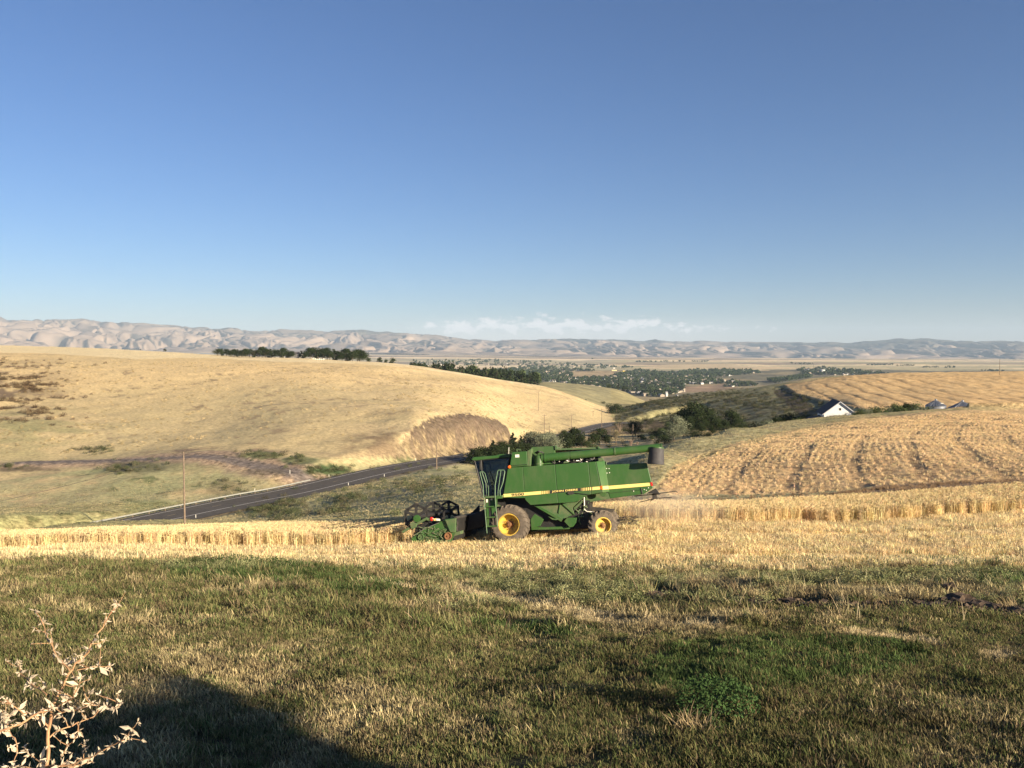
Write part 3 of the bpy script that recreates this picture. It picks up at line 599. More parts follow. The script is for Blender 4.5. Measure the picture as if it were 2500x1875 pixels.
# ---------------------------------------------------------------- materials of the machine
GREEN_P = mat('green_paint', (.036, .100, .023), rough=.42, col2=(.085, .118, .052), scale=1.7, lo=.45, hi=.82, stretch=(1, 1, .45), spec=.4, bump=.003, bscale=1.5)
GREEN_D = mat('dusty_green', (.055, .115, .042), rough=.6, col2=(.13, .14, .075), scale=2.6, lo=.40, hi=.72, spec=.3)
GREEN_W = mat('worn_green', (.05, .12, .045), rough=.65, col2=(.19, .17, .10), scale=14, lo=.42, hi=.62, bump=.01, bscale=60)
YEL = mat('wheel_yellow', (.60, .41, .055), rough=.6, col2=(.30, .22, .10), scale=7, lo=.45, hi=.72)
STRIPE = mat('pale_yellow', (.80, .62, .20), rough=.5, var=.06, scale=8)
BLK = mat('black_metal_and_shade', (.018, .017, .016), rough=.6, var=.3, scale=5)
REELM = mat('reel_black', (.020, .019, .018), rough=.7, col2=(.05, .042, .035), scale=9, lo=.5, hi=.8)
BLKD = mat('dusty_black', (.030, .027, .024), rough=.85, col2=(.075, .062, .05), scale=7, lo=.45, hi=.75)
RUB = mat('dusty_rubber', (.085, .072, .058), rough=.95, col2=(.16, .13, .10), scale=5, lo=.35, hi=.68, spec=.2, bump=.004, bscale=30)
BOOT = mat('rubber_boot', (.045, .043, .045), rough=.75, var=.25, scale=6)
STEEL = mat('bare_steel', (.38, .36, .33), rough=.4, metal=.7, var=.3, scale=12)
RAILM = mat('rail_paint', (.11, .19, .10), rough=.5, var=.2, scale=20)
REDL = mat('red_lens', (.55, .03, .02), rough=.25); ORL = mat('amber_lens', (.75, .14, .02), rough=.25)
WHT = mat('decal_white', (.75, .72, .62), rough=.6, var=.1, scale=60); HUBR = mat('rusty_hub', (.20, .095, .04), rough=.8, var=.4, scale=25)
SEATM = mat('seat_cloth', (.07, .07, .075), rough=.9)
def glass_mat(name, tint, rough=.03):
    m = bpy.data.materials.new(name); m.use_nodes = True; t = m.node_tree; t.nodes.clear()
    o = N(t, 'ShaderNodeOutputMaterial'); tr = N(t, 'ShaderNodeBsdfTransparent'); tr.inputs[0].default_value = (*tint, 1)
    gl = N(t, 'ShaderNodeBsdfGlossy'); gl.inputs['Roughness'].default_value = rough; fr = N(t, 'ShaderNodeFresnel'); fr.inputs[0].default_value = 1.5
    mx = N(t, 'ShaderNodeMixShader'); t.links.new(fr.outputs[0], mx.inputs[0]); t.links.new(tr.outputs[0], mx.inputs[1]); t.links.new(gl.outputs[0], mx.inputs[2]); t.links.new(mx.outputs[0], o.inputs[0])
    return m
TINT = glass_mat('tinted_glass', (.50, .55, .57))

# ---------------------------------------------------------------- the combine harvester
HEAD = 10.0; PITCH = 6.2; ROLL = 9.0
MR3 = Matrix.Rotation(R(180 - HEAD), 4, 'Z') @ Matrix.Rotation(R(ROLL), 4, 'X') @ Matrix.Rotation(R(PITCH), 4, 'Y')
TR = 0.83                       # front tyre radius
face = P(1242, 1281, 35.4)      # middle of the near front rim
org = face - (MR3 @ Vector((0, 1.93, TR)))
MW = Matrix.Translation(org) @ MR3; MI = MW.inverted()
cmb_ = empty('combine_harvester'); cmb_.matrix_world = MW; cmb_.location = org; cmb_.rotation_euler = MR3.to_euler()
tag(cmb_, 'big green combine harvester with yellow wheels and stripe cutting the wheat', 'combine harvester')
def S(px, py, y):
    d = MI.to_3x3() @ P(px, py, 10.0); o = MI @ Vector((0, 0, 0)); t = (y - o.y) / d.y
    return (o.x + d.x * t, o.z + d.z * t)
def S3(px, py, y): a = S(px, py, y); return Vector((a[0], y, a[1]))
def SP(pts, y): return [S(a, b, y) for a, b in pts]
def sidepart(name, pts, y1, y0, m, bevel=.012, parent=cmb_, label=None):
    return MB().prism(SP(pts, y1), y0, y1).build(name, m, parent, bevel=bevel, label=label)
def line(pts, y, r, name, m, parent=cmb_, n=8): return MB().tube([S3(a, b, y) for a, b in pts], r, n).build(name, m, parent, smooth=True)

# hull behind the panels
sidepart('hull', [(1243, 1144), (1452, 1130), (1464, 1198), (1400, 1222), (1297, 1228), (1278, 1214), (1232, 1212)], 1.50, -1.50, BLK, bevel=0)
# four side panels on the near side, one on the far side
top = lambda x: 1142 + (x - 1240) * (1127 - 1142) / (1454 - 1240)
g = .8
sidepart('side_panel', [(1240, 1142), (1275.5, top(1275)), (1281.5, 1215.5), (1275, 1216), (1228, 1215)], 1.56, 1.50, GREEN_P)
sidepart('side_panel', [(1275.5 + g, top(1276)), (1354, top(1354)), (1362, 1228.3), (1295, 1233), (1281.5 + g, 1220)], 1.56, 1.50, GREEN_P)
sidepart('side_panel', [(1354 + g, top(1355)), (1436, top(1436)), (1443, 1207), (1434, 1208), (1415, 1222), (1401, 1226), (1362 + g, 1228.3)], 1.56, 1.50, GREEN_P)
sidepart('side_panel', [(1436 + g, top(1437)), (1454, 1127), (1469, 1202.5), (1443 + g, 1207)], 1.56, 1.50, GREEN_P)
MB().prism(SP([(1240, 1142), (1454, 1127), (1469, 1202.5), (1401, 1226), (1295, 1233), (1275, 1216), (1228, 1215)], 1.56), -1.56, -1.50).build('side_panel', GREEN_P, cmb_, bevel=.012)
# roof deck over the hull
a = S(1244, 1142, 1.5); b = S(1452, 1128, 1.5)
MB().prism([a, b, (b[0], b[1] - .05), (a[0], a[1] - .05)], -1.46, 1.46).build('deck', GREEN_D, cmb_)
# angled corner panel that steps in to the rear hood
def quad3(name, A, m, th=.03, parent=cmb_):
    A = [Vector(p) for p in A]; n = (A[1] - A[0]).cross(A[3] - A[0]).normalized() * th
    return MB().add(A + [p - n for p in A], [(0, 1, 2, 3), (7, 6, 5, 4), (0, 4, 5, 1), (1, 5, 6, 2), (2, 6, 7, 3), (3, 7, 4, 0)]).build(name, m, parent, bevel=.006)
for sgn in (1, -1):
    q = [S3(1454.5, 1127, 1.56), S3(1475, 1124.5, .86), S3(1486.5, 1200.5, .86), S3(1469.6, 1202.5, 1.56)]
    q = [Vector((p.x, p.y * sgn, p.z)) for p in q]; quad3('corner_panel', q, GREEN_P)
# rear hood
hood = sidepart('rear_hood', [(1470, 1135), (1579, 1130), (1594, 1191), (1572, 1206), (1490, 1217), (1484, 1201), (1480, 1190)], .85, -.85, GREEN_P, bevel=.02)
sidepart('hood_skirt', [(1427, 1228), (1430, 1209), (1484, 1202.5), (1489, 1217.5)], .88, -.88, GREEN_D)
sidepart('tail_flap', [(1579, 1205), (1601, 1192.5), (1611, 1206)], .70, -.70, BLK)
line([(1482, 1205), (1571, 1195)], .862, .008, 'seam', BLK, hood); line([(1565, 1191), (1568, 1206)], .86, .022, 'slot', BLK, hood)
line([(1484, 1135), (1486, 1130), (1500, 1129), (1502, 1134)], .5, .015, 'lifting_handle', BLK, hood)
bolts = MB()
for bx, by in [(1481, 1144), (1487, 1144), (1482, 1155), (1488, 1154), (1547, 1199), (1578, 1197), (1573, 1195), (1583, 1191)]:
    p = S3(bx, by, .86); bolts.box(p.x - .018, p.x + .018, .85, .875, p.z - .018, p.z + .018)
bolts.build('bolts', WHT, hood)
# yellow stripe, bars and lettering
def sband(x): return 1206.3 + (x - 1229) * (1187.2 - 1206.3) / (1470 - 1229)
def strip(x0, x1, y, m, name, h=7.4, off=0, parent=cmb_, dy=.004):
    return MB().prism([S(x0, sband(x0) + off, y), S(x1, sband(x1) + off, y), S(x1, sband(x1) + h + off, y), S(x0, sband(x0) + h + off, y)], y - .001, y + dy).build(name, m, parent)
strip(1229, 1322, 1.562, STRIPE, 'stripe', 7.6); strip(1446, 1465.5, 1.562, STRIPE, 'stripe')
strip(1322.5, 1445.5, 1.562, BLK, 'stripe_panel', 7.6)
bars = MB()
for i, (bx, w) in enumerate([(1323.5, 3.2), (1328.2, 2.6), (1332.2, 2.0), (1335.6, 1.5), (1338.6, 1.0), (1341.2, .6), (1418.5, .6), (1421, 1.0), (1423.7, 1.5), (1427, 2.0), (1431, 2.6), (1435.5, 3.0), (1440.3, 3.2)]):
    y = 1.567; bars.prism([S(bx, sband(bx) + .2, y), S(bx + w, sband(bx + w) + .2, y), S(bx + w, sband(bx + w) + 7.4, y), S(bx, sband(bx) + 7.4, y)], y - .001, y + .004)
bars.build('stripe_bars', STRIPE, cmb_)
hb0 = 1188.2; 
MB().prism([S(1486.8, 1186.2, .852), S(1588, 1178.2, .852), S(1590, 1186.0, .852), S(1487.8, 1194.3, .852)], .851, .860).build('stripe', STRIPE, cmb_)
q = [S3(1468, 1187.3, 1.562), S3(1485, 1186.2, .875), S3(1486.3, 1194.0, .875), S3(1469.5, 1195, 1.562)]
quad3('stripe', [p + Vector((-.012, .012, 0)) for p in q], STRIPE, .004)
MB().prism(SP([(1466, 1186.4), (1471, 1186.0), (1472, 1194.4), (1467, 1195)], 1.566), 1.563, 1.585).build('amber_reflector', ORL, cmb_)
MB().prism(SP([(1588, 1177.5), (1592.5, 1177), (1594.3, 1186), (1590, 1186.6)], .862), .845, .885).build('tail_light', REDL, cmb_)
def lettering(text, x0, x1, yt, m, name, parent, hpx, dyo):
    cu = bpy.data.curves.new(name, 'FONT'); cu.body = text; cu.size = 1; cu.extrude = .004; cu.offset = .022; cu.resolution_u = 3
    o = bpy.data.objects.new(name, cu); C.objects.link(o); bpy.context.view_layer.update()
    me = bpy.data.meshes.new_from_object(o); bpy.data.objects.remove(o)
    vs = np.array([v.co[:] for v in me.vertices]); w = vs[:, 0].max() - vs[:, 0].min(); x_ = vs[:, 0].min(); hh = vs[:, 1].max() - vs[:, 1].min(); y_ = vs[:, 1].min()
    for v in me.vertices:
        t = (v.co.x - x_) / w; px = x0 + (x1 - x0) * t; py = sband(px) + dyo + hpx * (1 - (v.co.y - y_) / hh)
        p = S(px, py, 1.57); v.co = (p[0], 1.572 + v.co.z, p[1])
    me.materials.append(m); ob = bpy.data.objects.new(name, me); C.objects.link(ob); ob.parent = parent
lettering('9500', 1248.5, 1279.5, 0, BLK, 'lettering', cmb_, 6.2, .8)
lettering('JOHN DEERE', 1347.5, 1410.5, 0, STRIPE, 'lettering', cmb_, 5.6, 1.0)
# grain tank
tank = sidepart('grain_tank', [(1250, 1104), (1286, 1101.5), (1288, 1137.5), (1244, 1140.8)], 1.45, -1.45, GREEN_P, bevel=.02)
sidepart('tank_wall', [(1287, 1101), (1297.5, 1094.5), (1295, 1137.5), (1288.5, 1138)], 1.42, -1.42, GREEN_D)
sidepart('tank_extension', [(1297.5, 1091.5), (1354, 1088.8), (1356, 1132), (1296, 1137)], 1.0, -1.42, GREEN_P)
sidepart('tank_lid', [(1355, 1095), (1462, 1091.5), (1462, 1096), (1355, 1099.5)], .9, -1.4, GREEN_D)
sidepart('tank_lid_brace', [(1354, 1088), (1358.5, 1087), (1362, 1096), (1355, 1099)], 1.05, .95, GREEN_D)
sidepart('tank_lid_brace', [(1458, 1090), (1461, 1089.5), (1466, 1095), (1460, 1096)], .95, .85, GREEN_D)
sidepart('warning_decal', [(1257.5, 1110), (1267.5, 1109.4), (1268, 1116.4), (1258, 1117)], 1.456, 1.452, WHT, bevel=0)
line([(1247, 1137), (1287, 1133.8)], 1.452, .012, 'seam', BLK, tank)
line([(1262, 1102), (1262.5, 1097), (1272, 1099)], 1.1, .03, 'tank_hinge', GREEN_D, tank)
p = S3(1243.5, 1140, 1.56); MB().lathe([(0, -.05), (.07, -.05), (.075, .03), (.05, .07), (0, .08)], 12, Matrix.Translation(p)).build('amber_light', ORL, cmb_, smooth=True)
# engine deck and its clutter under the auger
sidepart('engine_bay', [(1330, 1121), (1460, 1110), (1462, 1128), (1330, 1138)], .85, -1.3, BLK)
cl_ = MB(); rr = random.Random(5)
for i in range(26):
    px = rr.uniform(1352, 1450); p = S3(px, top(px) - rr.uniform(0, 7), rr.uniform(.9, 1.35)); L = rr.uniform(.05, .25)
    cl_.tube([p, p + Vector((rr.uniform(-L, L), rr.uniform(-.1, .1), rr.uniform(0, .12)))], rr.uniform(.012, .03), 6)
cl_.build('engine_pipes', STEEL, cmb_)
sidepart('engine_cover', [(1374, 1131), (1378, 1126), (1385, 1126), (1388, 1130)], 1.3, .9, GREEN_D)
# unloading auger: elbow, tube, spout
AY = 1.18
elb = S3(1315.5, 1137, AY); top_e = S3(1315.5, 1116, AY)
MB().tube([elb, top_e + Vector((0, 0, -.06))], .185, 20).tube([top_e + Vector((0, 0, -.08)), top_e + Vector((0, 0, .04)), top_e + Vector((-.03, 0, .10))], [.185, .16, .06], 20).build('auger_elbow', GREEN_P, cmb_, smooth=True)
MB().tube([elb + Vector((0, 0, .06)), elb + Vector((0, 0, .10))], .215, 20).build('elbow_flange', GREEN_D, cmb_, smooth=True)
A0 = S3(1322, 1118.5, AY); A1 = S3(1617, 1091.5, AY - .05)
aug = MB().tube([A0, A0.lerp(A1, .5), A1], [.185, .172, .165], 28).build('auger_tube', GREEN_P, cmb_, smooth=True)
def ring(t, w, r, m, name): p = A0.lerp(A1, t); d = (A1 - A0).normalized(); MB().tube([p - d * w, p + d * w], r, 28).build(name, m, aug, smooth=True)
ring(.03, .03, .205, GREEN_P, 'flange'); ring(.615, .035, .19, GREEN_D, 'clamp_band'); ring(.245, .006, .184, BLK, 'joint'); ring(.995, .03, .18, GREEN_D, 'end_cap')
MB().tube([S3(1353, 1122, AY + .2), S3(1354, 1131, AY + .2), S3(1356, 1133, AY + .2)], .02, 6).build('latch', BLK, aug)
hose = MB()
for k in range(4): hose.tube([S3(1305 + k * 2, 1106 + k, AY + .05), S3(1314 + k, 1100.5 + k * .8, AY + .2), S3(1325 + k * 1.2, 1104 + k, AY + .1)], .018, 6)
hose.build('hydraulic_hose', BLK, cmb_, smooth=True)
sidepart('auger_rest', [(1460, 1119), (1471, 1117), (1474, 1125), (1461, 1127)], AY + .12, AY - .2, GREEN_D)
sp0 = S3(1603, 1092, AY - .03); sp1 = S3(1601, 1133.5, AY - .03); dn = (sp1 - sp0)
MB().tube([sp0 + dn * .02, sp0 + dn * .5, sp1], [.31, .335, .355], 26, cap=False).tube([sp0 + dn * .05, sp1], [.295, .34], 26, cap=False).build('auger_spout', BOOT, cmb_, smooth=True)
MB().tube([sp0 + dn * .0, sp0 + dn * .06], .322, 26).build('spout_clamp', GREEN_P, cmb_, smooth=True)
# cab
CY = .98
roof = sidepart('cab_roof', [(1149.5, 1122.5), (1156, 1116), (1209, 1112), (1220, 1109), (1247, 1108), (1246.5, 1116), (1213, 1118.5), (1158, 1124.5)], CY + .06, -CY - .06, GREEN_P, bevel=.025)
sidepart('roof_trim', [(1150, 1123), (1213, 1118.6), (1246, 1116.2), (1245.5, 1118.8), (1210, 1121), (1158, 1126.5)], CY + .02, -CY - .02, BLK)
for sg in (1, -1):
    for a_, b_, r_ in [((1158, 1124), (1180, 1210), .035), ((1175, 1121), (1176, 1150), .03), ((1176, 1150), (1197, 1209), .022), ((1245, 1117), (1228, 1209), .06)]:
        A = S3(*a_, CY); B = S3(*b_, CY); MB().tube([Vector((A.x, A.y * sg, A.z)), Vector((B.x, B.y * sg, B.z))], r_, 6).build('cab_pillar', BLK, cmb_)
sidepart('side_window', [(1159, 1125), (1244.5, 1118), (1228, 1208), (1180, 1210)], CY, CY - .012, TINT, bevel=0)
MB().prism(SP([(1159, 1125), (1244.5, 1118), (1228, 1208), (1180, 1210)], CY), -CY, -CY + .012).build('side_window', TINT, cmb_)
A = S3(1158, 1124.5, CY); B = S3(1180, 1210, CY)
quad3('windscreen', [(A.x, CY - .02, A.z), (A.x, -CY + .02, A.z), (B.x, -CY + .02, B.z), (B.x, CY - .02, B.z)], TINT, .012)
sidepart('cab_back', [(1241, 1118), (1246, 1117.5), (1229, 1209), (1224, 1209)], CY - .03, -CY + .03, BLK)
sidepart('cab_floor', [(1179, 1209), (1229, 1207.5), (1229, 1213), (1180, 1214.5)], CY + .05, -CY - .05, BLKD)
seat = sidepart('seat', [(1222, 1162), (1216, 1160), (1211, 1184), (1196, 1186), (1196, 1191), (1216, 1191)], .28, -.28, SEATM, bevel=.03)
MB().tube([S3(1190, 1209, 0), S3(1193, 1183, 0)], .04, 8).lathe([(.19, -.015), (.215, -.015), (.215, .015), (.19, .015), (.19, -.015)], 20, Matrix.Translation(S3(1193, 1182, 0)) @ Matrix.Rotation(R(90), 4, 'X') @ Matrix.Rotation(R(-25), 4, 'Z'),).build('steering_column', BLK, cmb_)
MB().box(-.02, .02, -.02, .02, 0, .42, Matrix.Translation(S3(1242, 1113, .8))).build('antenna', WHT, cmb_) if False else MB().tube([S3(1241.6, 1116, .9), S3(1242.5, 1092, .9)], .012, 6).build('antenna', WHT, cmb_)
MB().tube([S3(1158, 1124, CY + .1), S3(1152, 1126, CY + .35)], .015, 6).build('mirror_arm', BLK, cmb_)
sidepart('mirror', [(1171, 1124), (1174.5, 1124), (1173.5, 1147), (1170, 1146)], CY + .28, CY + .22, BLK)
# access ladder and handrails
LYo = 2.0
line([(1171.6, 1153), (1173, 1151.6), (1178.8, 1151.2), (1184, 1156), (1192.4, 1186.7), (1192.4, 1214)], LYo - .25, .018, 'handrail', RAILM)
line([(1171.6, 1153), (1179.3, 1184), (1180.6, 1211), (1181.7, 1219), (1187.4, 1286), (1189, 1302)], LYo, .019, 'handrail', RAILM)
line([(1176, 1152), (1186, 1180), (1188.5, 1213)], LYo - .25, .015, 'handrail', RAILM)
line([(1221.3, 1210), (1220.4, 1197.5), (1228, 1177.6), (1232.4, 1152), (1230.2, 1147.6), (1217, 1147.6), (1215, 1150), (1208.7, 1184), (1208.7, 1214), (1210, 1232), (1215, 1284)], LYo, .019, 'handrail', RAILM)
line([(1223, 1148), (1215.9, 1198.4), (1215.4, 1210.5)], LYo, .015, 'handrail', RAILM)
sidepart('platform', [(1183, 1212), (1226, 1209), (1226, 1214), (1184, 1216.5)], LYo, CY, GREEN_D)
sidepart('platform_bracket', [(1211, 1211), (1226, 1209), (1226, 1217), (1213, 1218), (1213, 1236), (1210, 1236)], LYo + .01, LYo - .1, GREEN_P)
lad = sidepart('ladder', [(1185, 1216), (1209, 1215), (1214, 1283), (1189, 1286)], LYo - .16, LYo - .20, GREEN_P)
for yy in (1236, 1262, 1284):
    x0 = 1183.5 + (yy - 1216) * .055; sidepart('step', [(x0, yy), (x0 + 27, yy - 1.5), (x0 + 27, yy + 1.6), (x0, yy + 3.2)], LYo - .02, LYo - .17, GREEN_P, parent=lad, bevel=.006)
sidepart('step_slot', [(1193, 1217), (1196.5, 1217), (1199.5, 1284), (1195, 1284)], LYo - .15, LYo - .158, BLK, parent=lad, bevel=0)
sidepart('decal', [(1186.5, 1219), (1190.5, 1218.7), (1190.8, 1226.5), (1187, 1227)], LYo - .14, LYo - .156, WHT, parent=lad, bevel=0); sidepart('decal', [(1198, 1217.8), (1202, 1217.5), (1202, 1221), (1198, 1221.4)], LYo - .14, LYo - .156, WHT, parent=lad, bevel=0)
line([(1170, 1221), (1174, 1222), (1182, 1221.5)], LYo, .03, 'step_hook', BLK)
# chassis, lower sheets
sidepart('chassis', [(1200, 1214), (1296, 1214), (1440, 1222), (1436, 1290), (1300, 1292), (1222, 1288), (1206, 1250)], .95, -.95, BLK, bevel=0)  # black colour stands in for the shade beneath the body
sidepart('fender', [(1212, 1232), (1218, 1236), (1226, 1244), (1218, 1240), (1213, 1248)], 1.5, 1.0, GREEN_D)
sidepart('lower_panel', [(1304, 1234), (1402, 1226.5), (1415, 1223), (1398, 1240), (1402, 1256), (1386, 1262), (1371, 1272)], 1.12, .95, GREEN_D)
sidepart('elevator_beam', [(1302, 1234), (1312, 1233), (1374, 1267), (1370, 1274)], 1.2, 1.06, GREEN_P); sidepart('elevator_beam', [(1371, 1230), (1374, 1230), (1404, 1256), (1401, 1257)], 1.17, 1.12, GREEN_P); sidepart('strut', [(1366, 1230), (1368.5, 1230), (1365, 1254), (1362.5, 1252)], 1.16, 1.12, GREEN_P)
sidepart('elevator_boot', [(1377, 1273), (1384, 1264), (1408, 1264), (1406, 1277), (1399, 1286), (1391, 1288)], 1.28, .95, GREEN_P)
sidepart('auger_cover', [(1338, 1261), (1352, 1266), (1366, 1267), (1358, 1270), (1348, 1269)], 1.22, 1.0, GREEN_D)
sidepart('belt_shield', [(1295, 1268), (1305, 1255), (1327, 1268), (1319, 1284), (1297, 1290)], 1.34, 1.22, GREEN_P); sidepart('frame_rail', [(1297, 1286), (1330, 1287), (1390, 1285), (1390, 1292), (1297, 1294)], 1.1, .95, GREEN_P)
sidepart('rear_frame', [(1427, 1252), (1436, 1246), (1450, 1262), (1450, 1276), (1430, 1280)], .9, .5, GREEN_D); sidepart('cross_brace', [(1400, 1240), (1420, 1222), (1422, 1226), (1403, 1246)], 1.13, 1.0, GREEN_D)
line([(1426, 1214), (1427, 1244), (1433, 1249), (1450, 1250)], 1.0, .025, 'fuel_pipe', WHT)
msc = MB()
for i in range(30):
    px, py = rr.uniform(1402, 1438), rr.uniform(1222, 1275); p = S3(px, py, rr.uniform(.8, 1.15)); msc.tube([p, p + Vector((rr.uniform(-.2, .2), rr.uniform(-.1, .1), rr.uniform(-.25, .25)))], rr.uniform(.012, .035), 6)
msc.build('drive_linkage', GREEN_W, cmb_)
sidepart('lever_paddle', [(1385, 1203.5), (1389, 1201), (1398, 1200.6), (1403, 1203), (1400, 1206.5), (1390, 1208)], 1.62, 1.60, BLKD, bevel=0); line([(1402, 1203.5), (1425, 1206), (1436, 1207)], 1.61, .012, 'lever', BLK)
p = S3(1472, 1205, 1.2); MB().lathe([(0, -.04), (.13, -.04), (.14, 0), (.13, .04), (0, .04)], 20, Matrix.Translation(p)).build('pulley', GREEN_P, cmb_, smooth=True)
sidepart('chaff_pan', [(1427, 1236), (1500, 1244), (1496, 1251), (1440, 1247)], -.2, -.7, BLKD)
# straw spreader arms at the tail
spm = MB()
for pts in ([(1548, 1211), (1594, 1207)], [(1607, 1205), (1650, 1199), (1654, 1203)], [(1561, 1226), (1600, 1217), (1640, 1214)], [(1587, 1224), (1597, 1217)], [(1590, 1208), (1612, 1206)]): spm.tube([S3(a_, b_, .3) for a_, b_ in pts], .02, 6)
p = S3(1598, 1211, .3); spm.box(p.x - .1, p.x + .1, .2, .42, p.z - .13, p.z + .1); spm.build('straw_spreader', BLKD, cmb_)
chf = MB()
for i in range(150):
    px, py = rr.uniform(1510, 1553), rr.uniform(1262, 1283); p = S3(px, py - (px - 1510) * .05, rr.uniform(-.6, -.1)); chf.tube([p, p + Vector((rr.uniform(-.22, .22), rr.uniform(-.1, .1), rr.uniform(-.05, .08)))], .012, 4)
chf.build('rear_rake', BLKD, cmb_)
# wheels
def wheel(name, c, Rt, wd, rr_, nl, steer=0, side=1, lugh=.045, hub=.16):
    w = empty(name); w.parent = cmb_; w.location = c; w.rotation_euler = (0, 0, R(steer))
    h = wd / 2; pr = [(rr_, -h * .86), (rr_ + .02, -h * .96), (rr_ + .55 * (Rt - rr_), -h), (Rt - .10, -h * .97), (Rt - .03, -h * .80), (Rt, -h * .5), (Rt + .008, 0), (Rt, h * .5), (Rt - .03, h * .80), (Rt - .10, h * .97), (rr_ + .55 * (Rt - rr_), h), (rr_ + .02, h * .96), (rr_, h * .86), (rr_, -h * .86)]
    t = MB().lathe(pr, 56); 
    for k in range(nl):
        for sg in (1, -1):
            a0 = 2 * math.pi * (k + (.5 if sg > 0 else 0)) / nl; pts = []
            for j in range(5):
                f = j / 4; a = a0 + f * 2 * math.pi / nl * 1.15; yy = sg * h * (1.0 - .98 * f); rad = Rt - .10 * max(0, 1 - f * 4) + .004
                pts.append((rad, a, yy))
            for (r0, a_, y0), (r1, b_, y1) in zip(pts[:-1], pts[1:]):
                dw = .034 / Rt
                v = [Vector((r * math.cos(a), y, r * math.sin(a))) for r, a, y in [(r0 - .02, a_ - dw, y0), (r0 - .02, a_ + dw, y0), (r1 - .02, b_ + dw, y1), (r1 - .02, b_ - dw, y1), (r0 + lugh, a_ - dw * .7, y0), (r0 + lugh, a_ + dw * .7, y0), (r1 + lugh, b_ + dw * .7, y1), (r1 + lugh, b_ - dw * .7, y1)]]
                t.add(v, [(0, 1, 2, 3), (4, 7, 6, 5), (0, 4, 5, 1), (1, 5, 6, 2), (2, 6, 7, 3), (3, 7, 4, 0)])
    t.build('tyre', RUB, w, smooth=True)
    s = side
    rim = MB().lathe([(rr_ + .015, -h * .9), (rr_ + .02, h * s * .9), (rr_ - .03, h * s * .92), (rr_ - .05, h * s * .55), (rr_ - .06, h * s * .2), (rr_ * .62, h * s * .12), (hub * 1.3, h * s * .16), (0, h * s * .16)] if s > 0 else [(rr_ + .015, h * .9), (rr_ + .02, -h * .9), (rr_ - .03, -h * .92), (rr_ - .05, -h * .55), (rr_ - .06, -h * .2), (rr_ * .62, -h * .12), (hub, -h * .16), (0, -h * .16)], 48).build('rim', YEL, w, smooth=True)
    hb = MB().lathe([(0, h * s * .15), (hub, h * s * .15), (hub, h * s * .15 + s * .03), (hub * .55, h * s * .15 + s * .05), (hub * .5, h * s * .15 + s * .16), (0, h * s * .15 + s * .17)], 20)
    hb.build('hub', HUBR, w, smooth=True)
    nb = MB()
    for k in range(10):
        a = 2 * math.pi * k / 10; x, z = math.cos(a) * hub * 1.25, math.sin(a) * hub * 1.25; nb.lathe([(0, h * s * .15), (.022, h * s * .15), (.022, h * s * .15 + s * .05), (0, h * s * .15 + s * .05)], 6, Matrix.Translation((x, 0, z)))
    nb.build('wheel_bolts', HUBR, w)['kind'] = 'stuff'
    return w
wheel('front_wheel', (0, 1.93 - .38, TR), TR, .76, .47, 24, hub=.17, lugh=.016); wheel('front_wheel', (0, -1.55, TR), TR, .76, .47, 24, side=-1, lugh=.016)
rc = S3(1470, 1283, 1.5); wheel('rear_wheel', (rc.x, 1.28, rc.z), .60, .50, .34, 16, steer=14, hub=.09, lugh=.04); wheel('rear_wheel', (rc.x, -1.28, rc.z), .60, .50, .34, 16, steer=14, side=-1, hub=.09, lugh=.04)
MB().tube([(rc.x, -1.2, rc.z), (rc.x, 1.2, rc.z)], .09, 8).box(rc.x - .1, rc.x + .12, -.5, .5, rc.z - .02, rc.z + .6).build('rear_axle', BLK, cmb_); MB().tube([(0, -1.4, TR), (0, 1.4, TR)], .14, 8).build('front_axle', BLK, cmb_)
# feeder house
sidepart('feeder_house', [(1122, 1268), (1184, 1243), (1206, 1246), (1206, 1275), (1124, 1303)], .6, -.6, BLK, bevel=.02)  # green part coloured black in place of the shade under the cab
# ---- header
HY = 3.0
hdr = sidepart('header_end_sheet', [(1003, 1314), (1018, 1305), (1031, 1293), (1071, 1276), (1087, 1268), (1114, 1264), (1113, 1300), (1102, 1322), (1023, 1327), (1009, 1326)], HY, HY - .05, GREEN_P, bevel=.01)
E = SP([(1003, 1314), (1018, 1305), (1031, 1293), (1071, 1276), (1087, 1268), (1114, 1264), (1113, 1300), (1102, 1322), (1023, 1327), (1009, 1326)], HY)
MB().prism(E, -HY, -HY + .05).build('header_end_sheet', BLKD, cmb_, bevel=.01)
hb_ = S(1112, 1264, HY); hf = S(1106, 1318, HY); ff = S(1010, 1324, HY)
quad3('back_sheet', [(hb_[0], HY - .06, hb_[1]), (hb_[0], -HY + .06, hb_[1]), (hf[0], -HY + .06, hf[1]), (hf[0], HY - .06, hf[1])], BLK, .04)  # back sheet, floor and auger coloured black, standing in for the machine's shadow
quad3('header_floor', [(hf[0], HY - .06, hf[1]), (hf[0], -HY + .06, hf[1]), (ff[0], -HY + .06, ff[1]), (ff[0], HY - .06, ff[1])], BLK, .04)
MB().tube([(hb_[0], -HY, hb_[1]), (hb_[0], HY, hb_[1])], .06, 8).build('header_beam', BLKD, cmb_)
ac = S(1082, 1300, HY); am = MB().tube([(ac[0], -HY + .1, ac[1]), (ac[0], HY - .1, ac[1])], .2, 16); 
for sg in (-1, 1):
    for k in range(44):
        a = k * .55; b2 = (k + 1) * .55; y0 = sg * (HY - .1 - k * .055); y1 = sg * (HY - .1 - (k + 1) * .055)
        c0, s0, c1, s1_ = math.cos(a), math.sin(a), math.cos(b2), math.sin(b2)
        am.add([(ac[0] + .2 * c0, y0, ac[1] + .2 * s0), (ac[0] + .31 * c0, y0, ac[1] + .31 * s0), (ac[0] + .31 * c1, y1, ac[1] + .31 * s1_), (ac[0] + .2 * c1, y1, ac[1] + .2 * s1_)], [(0, 1, 2, 3)])
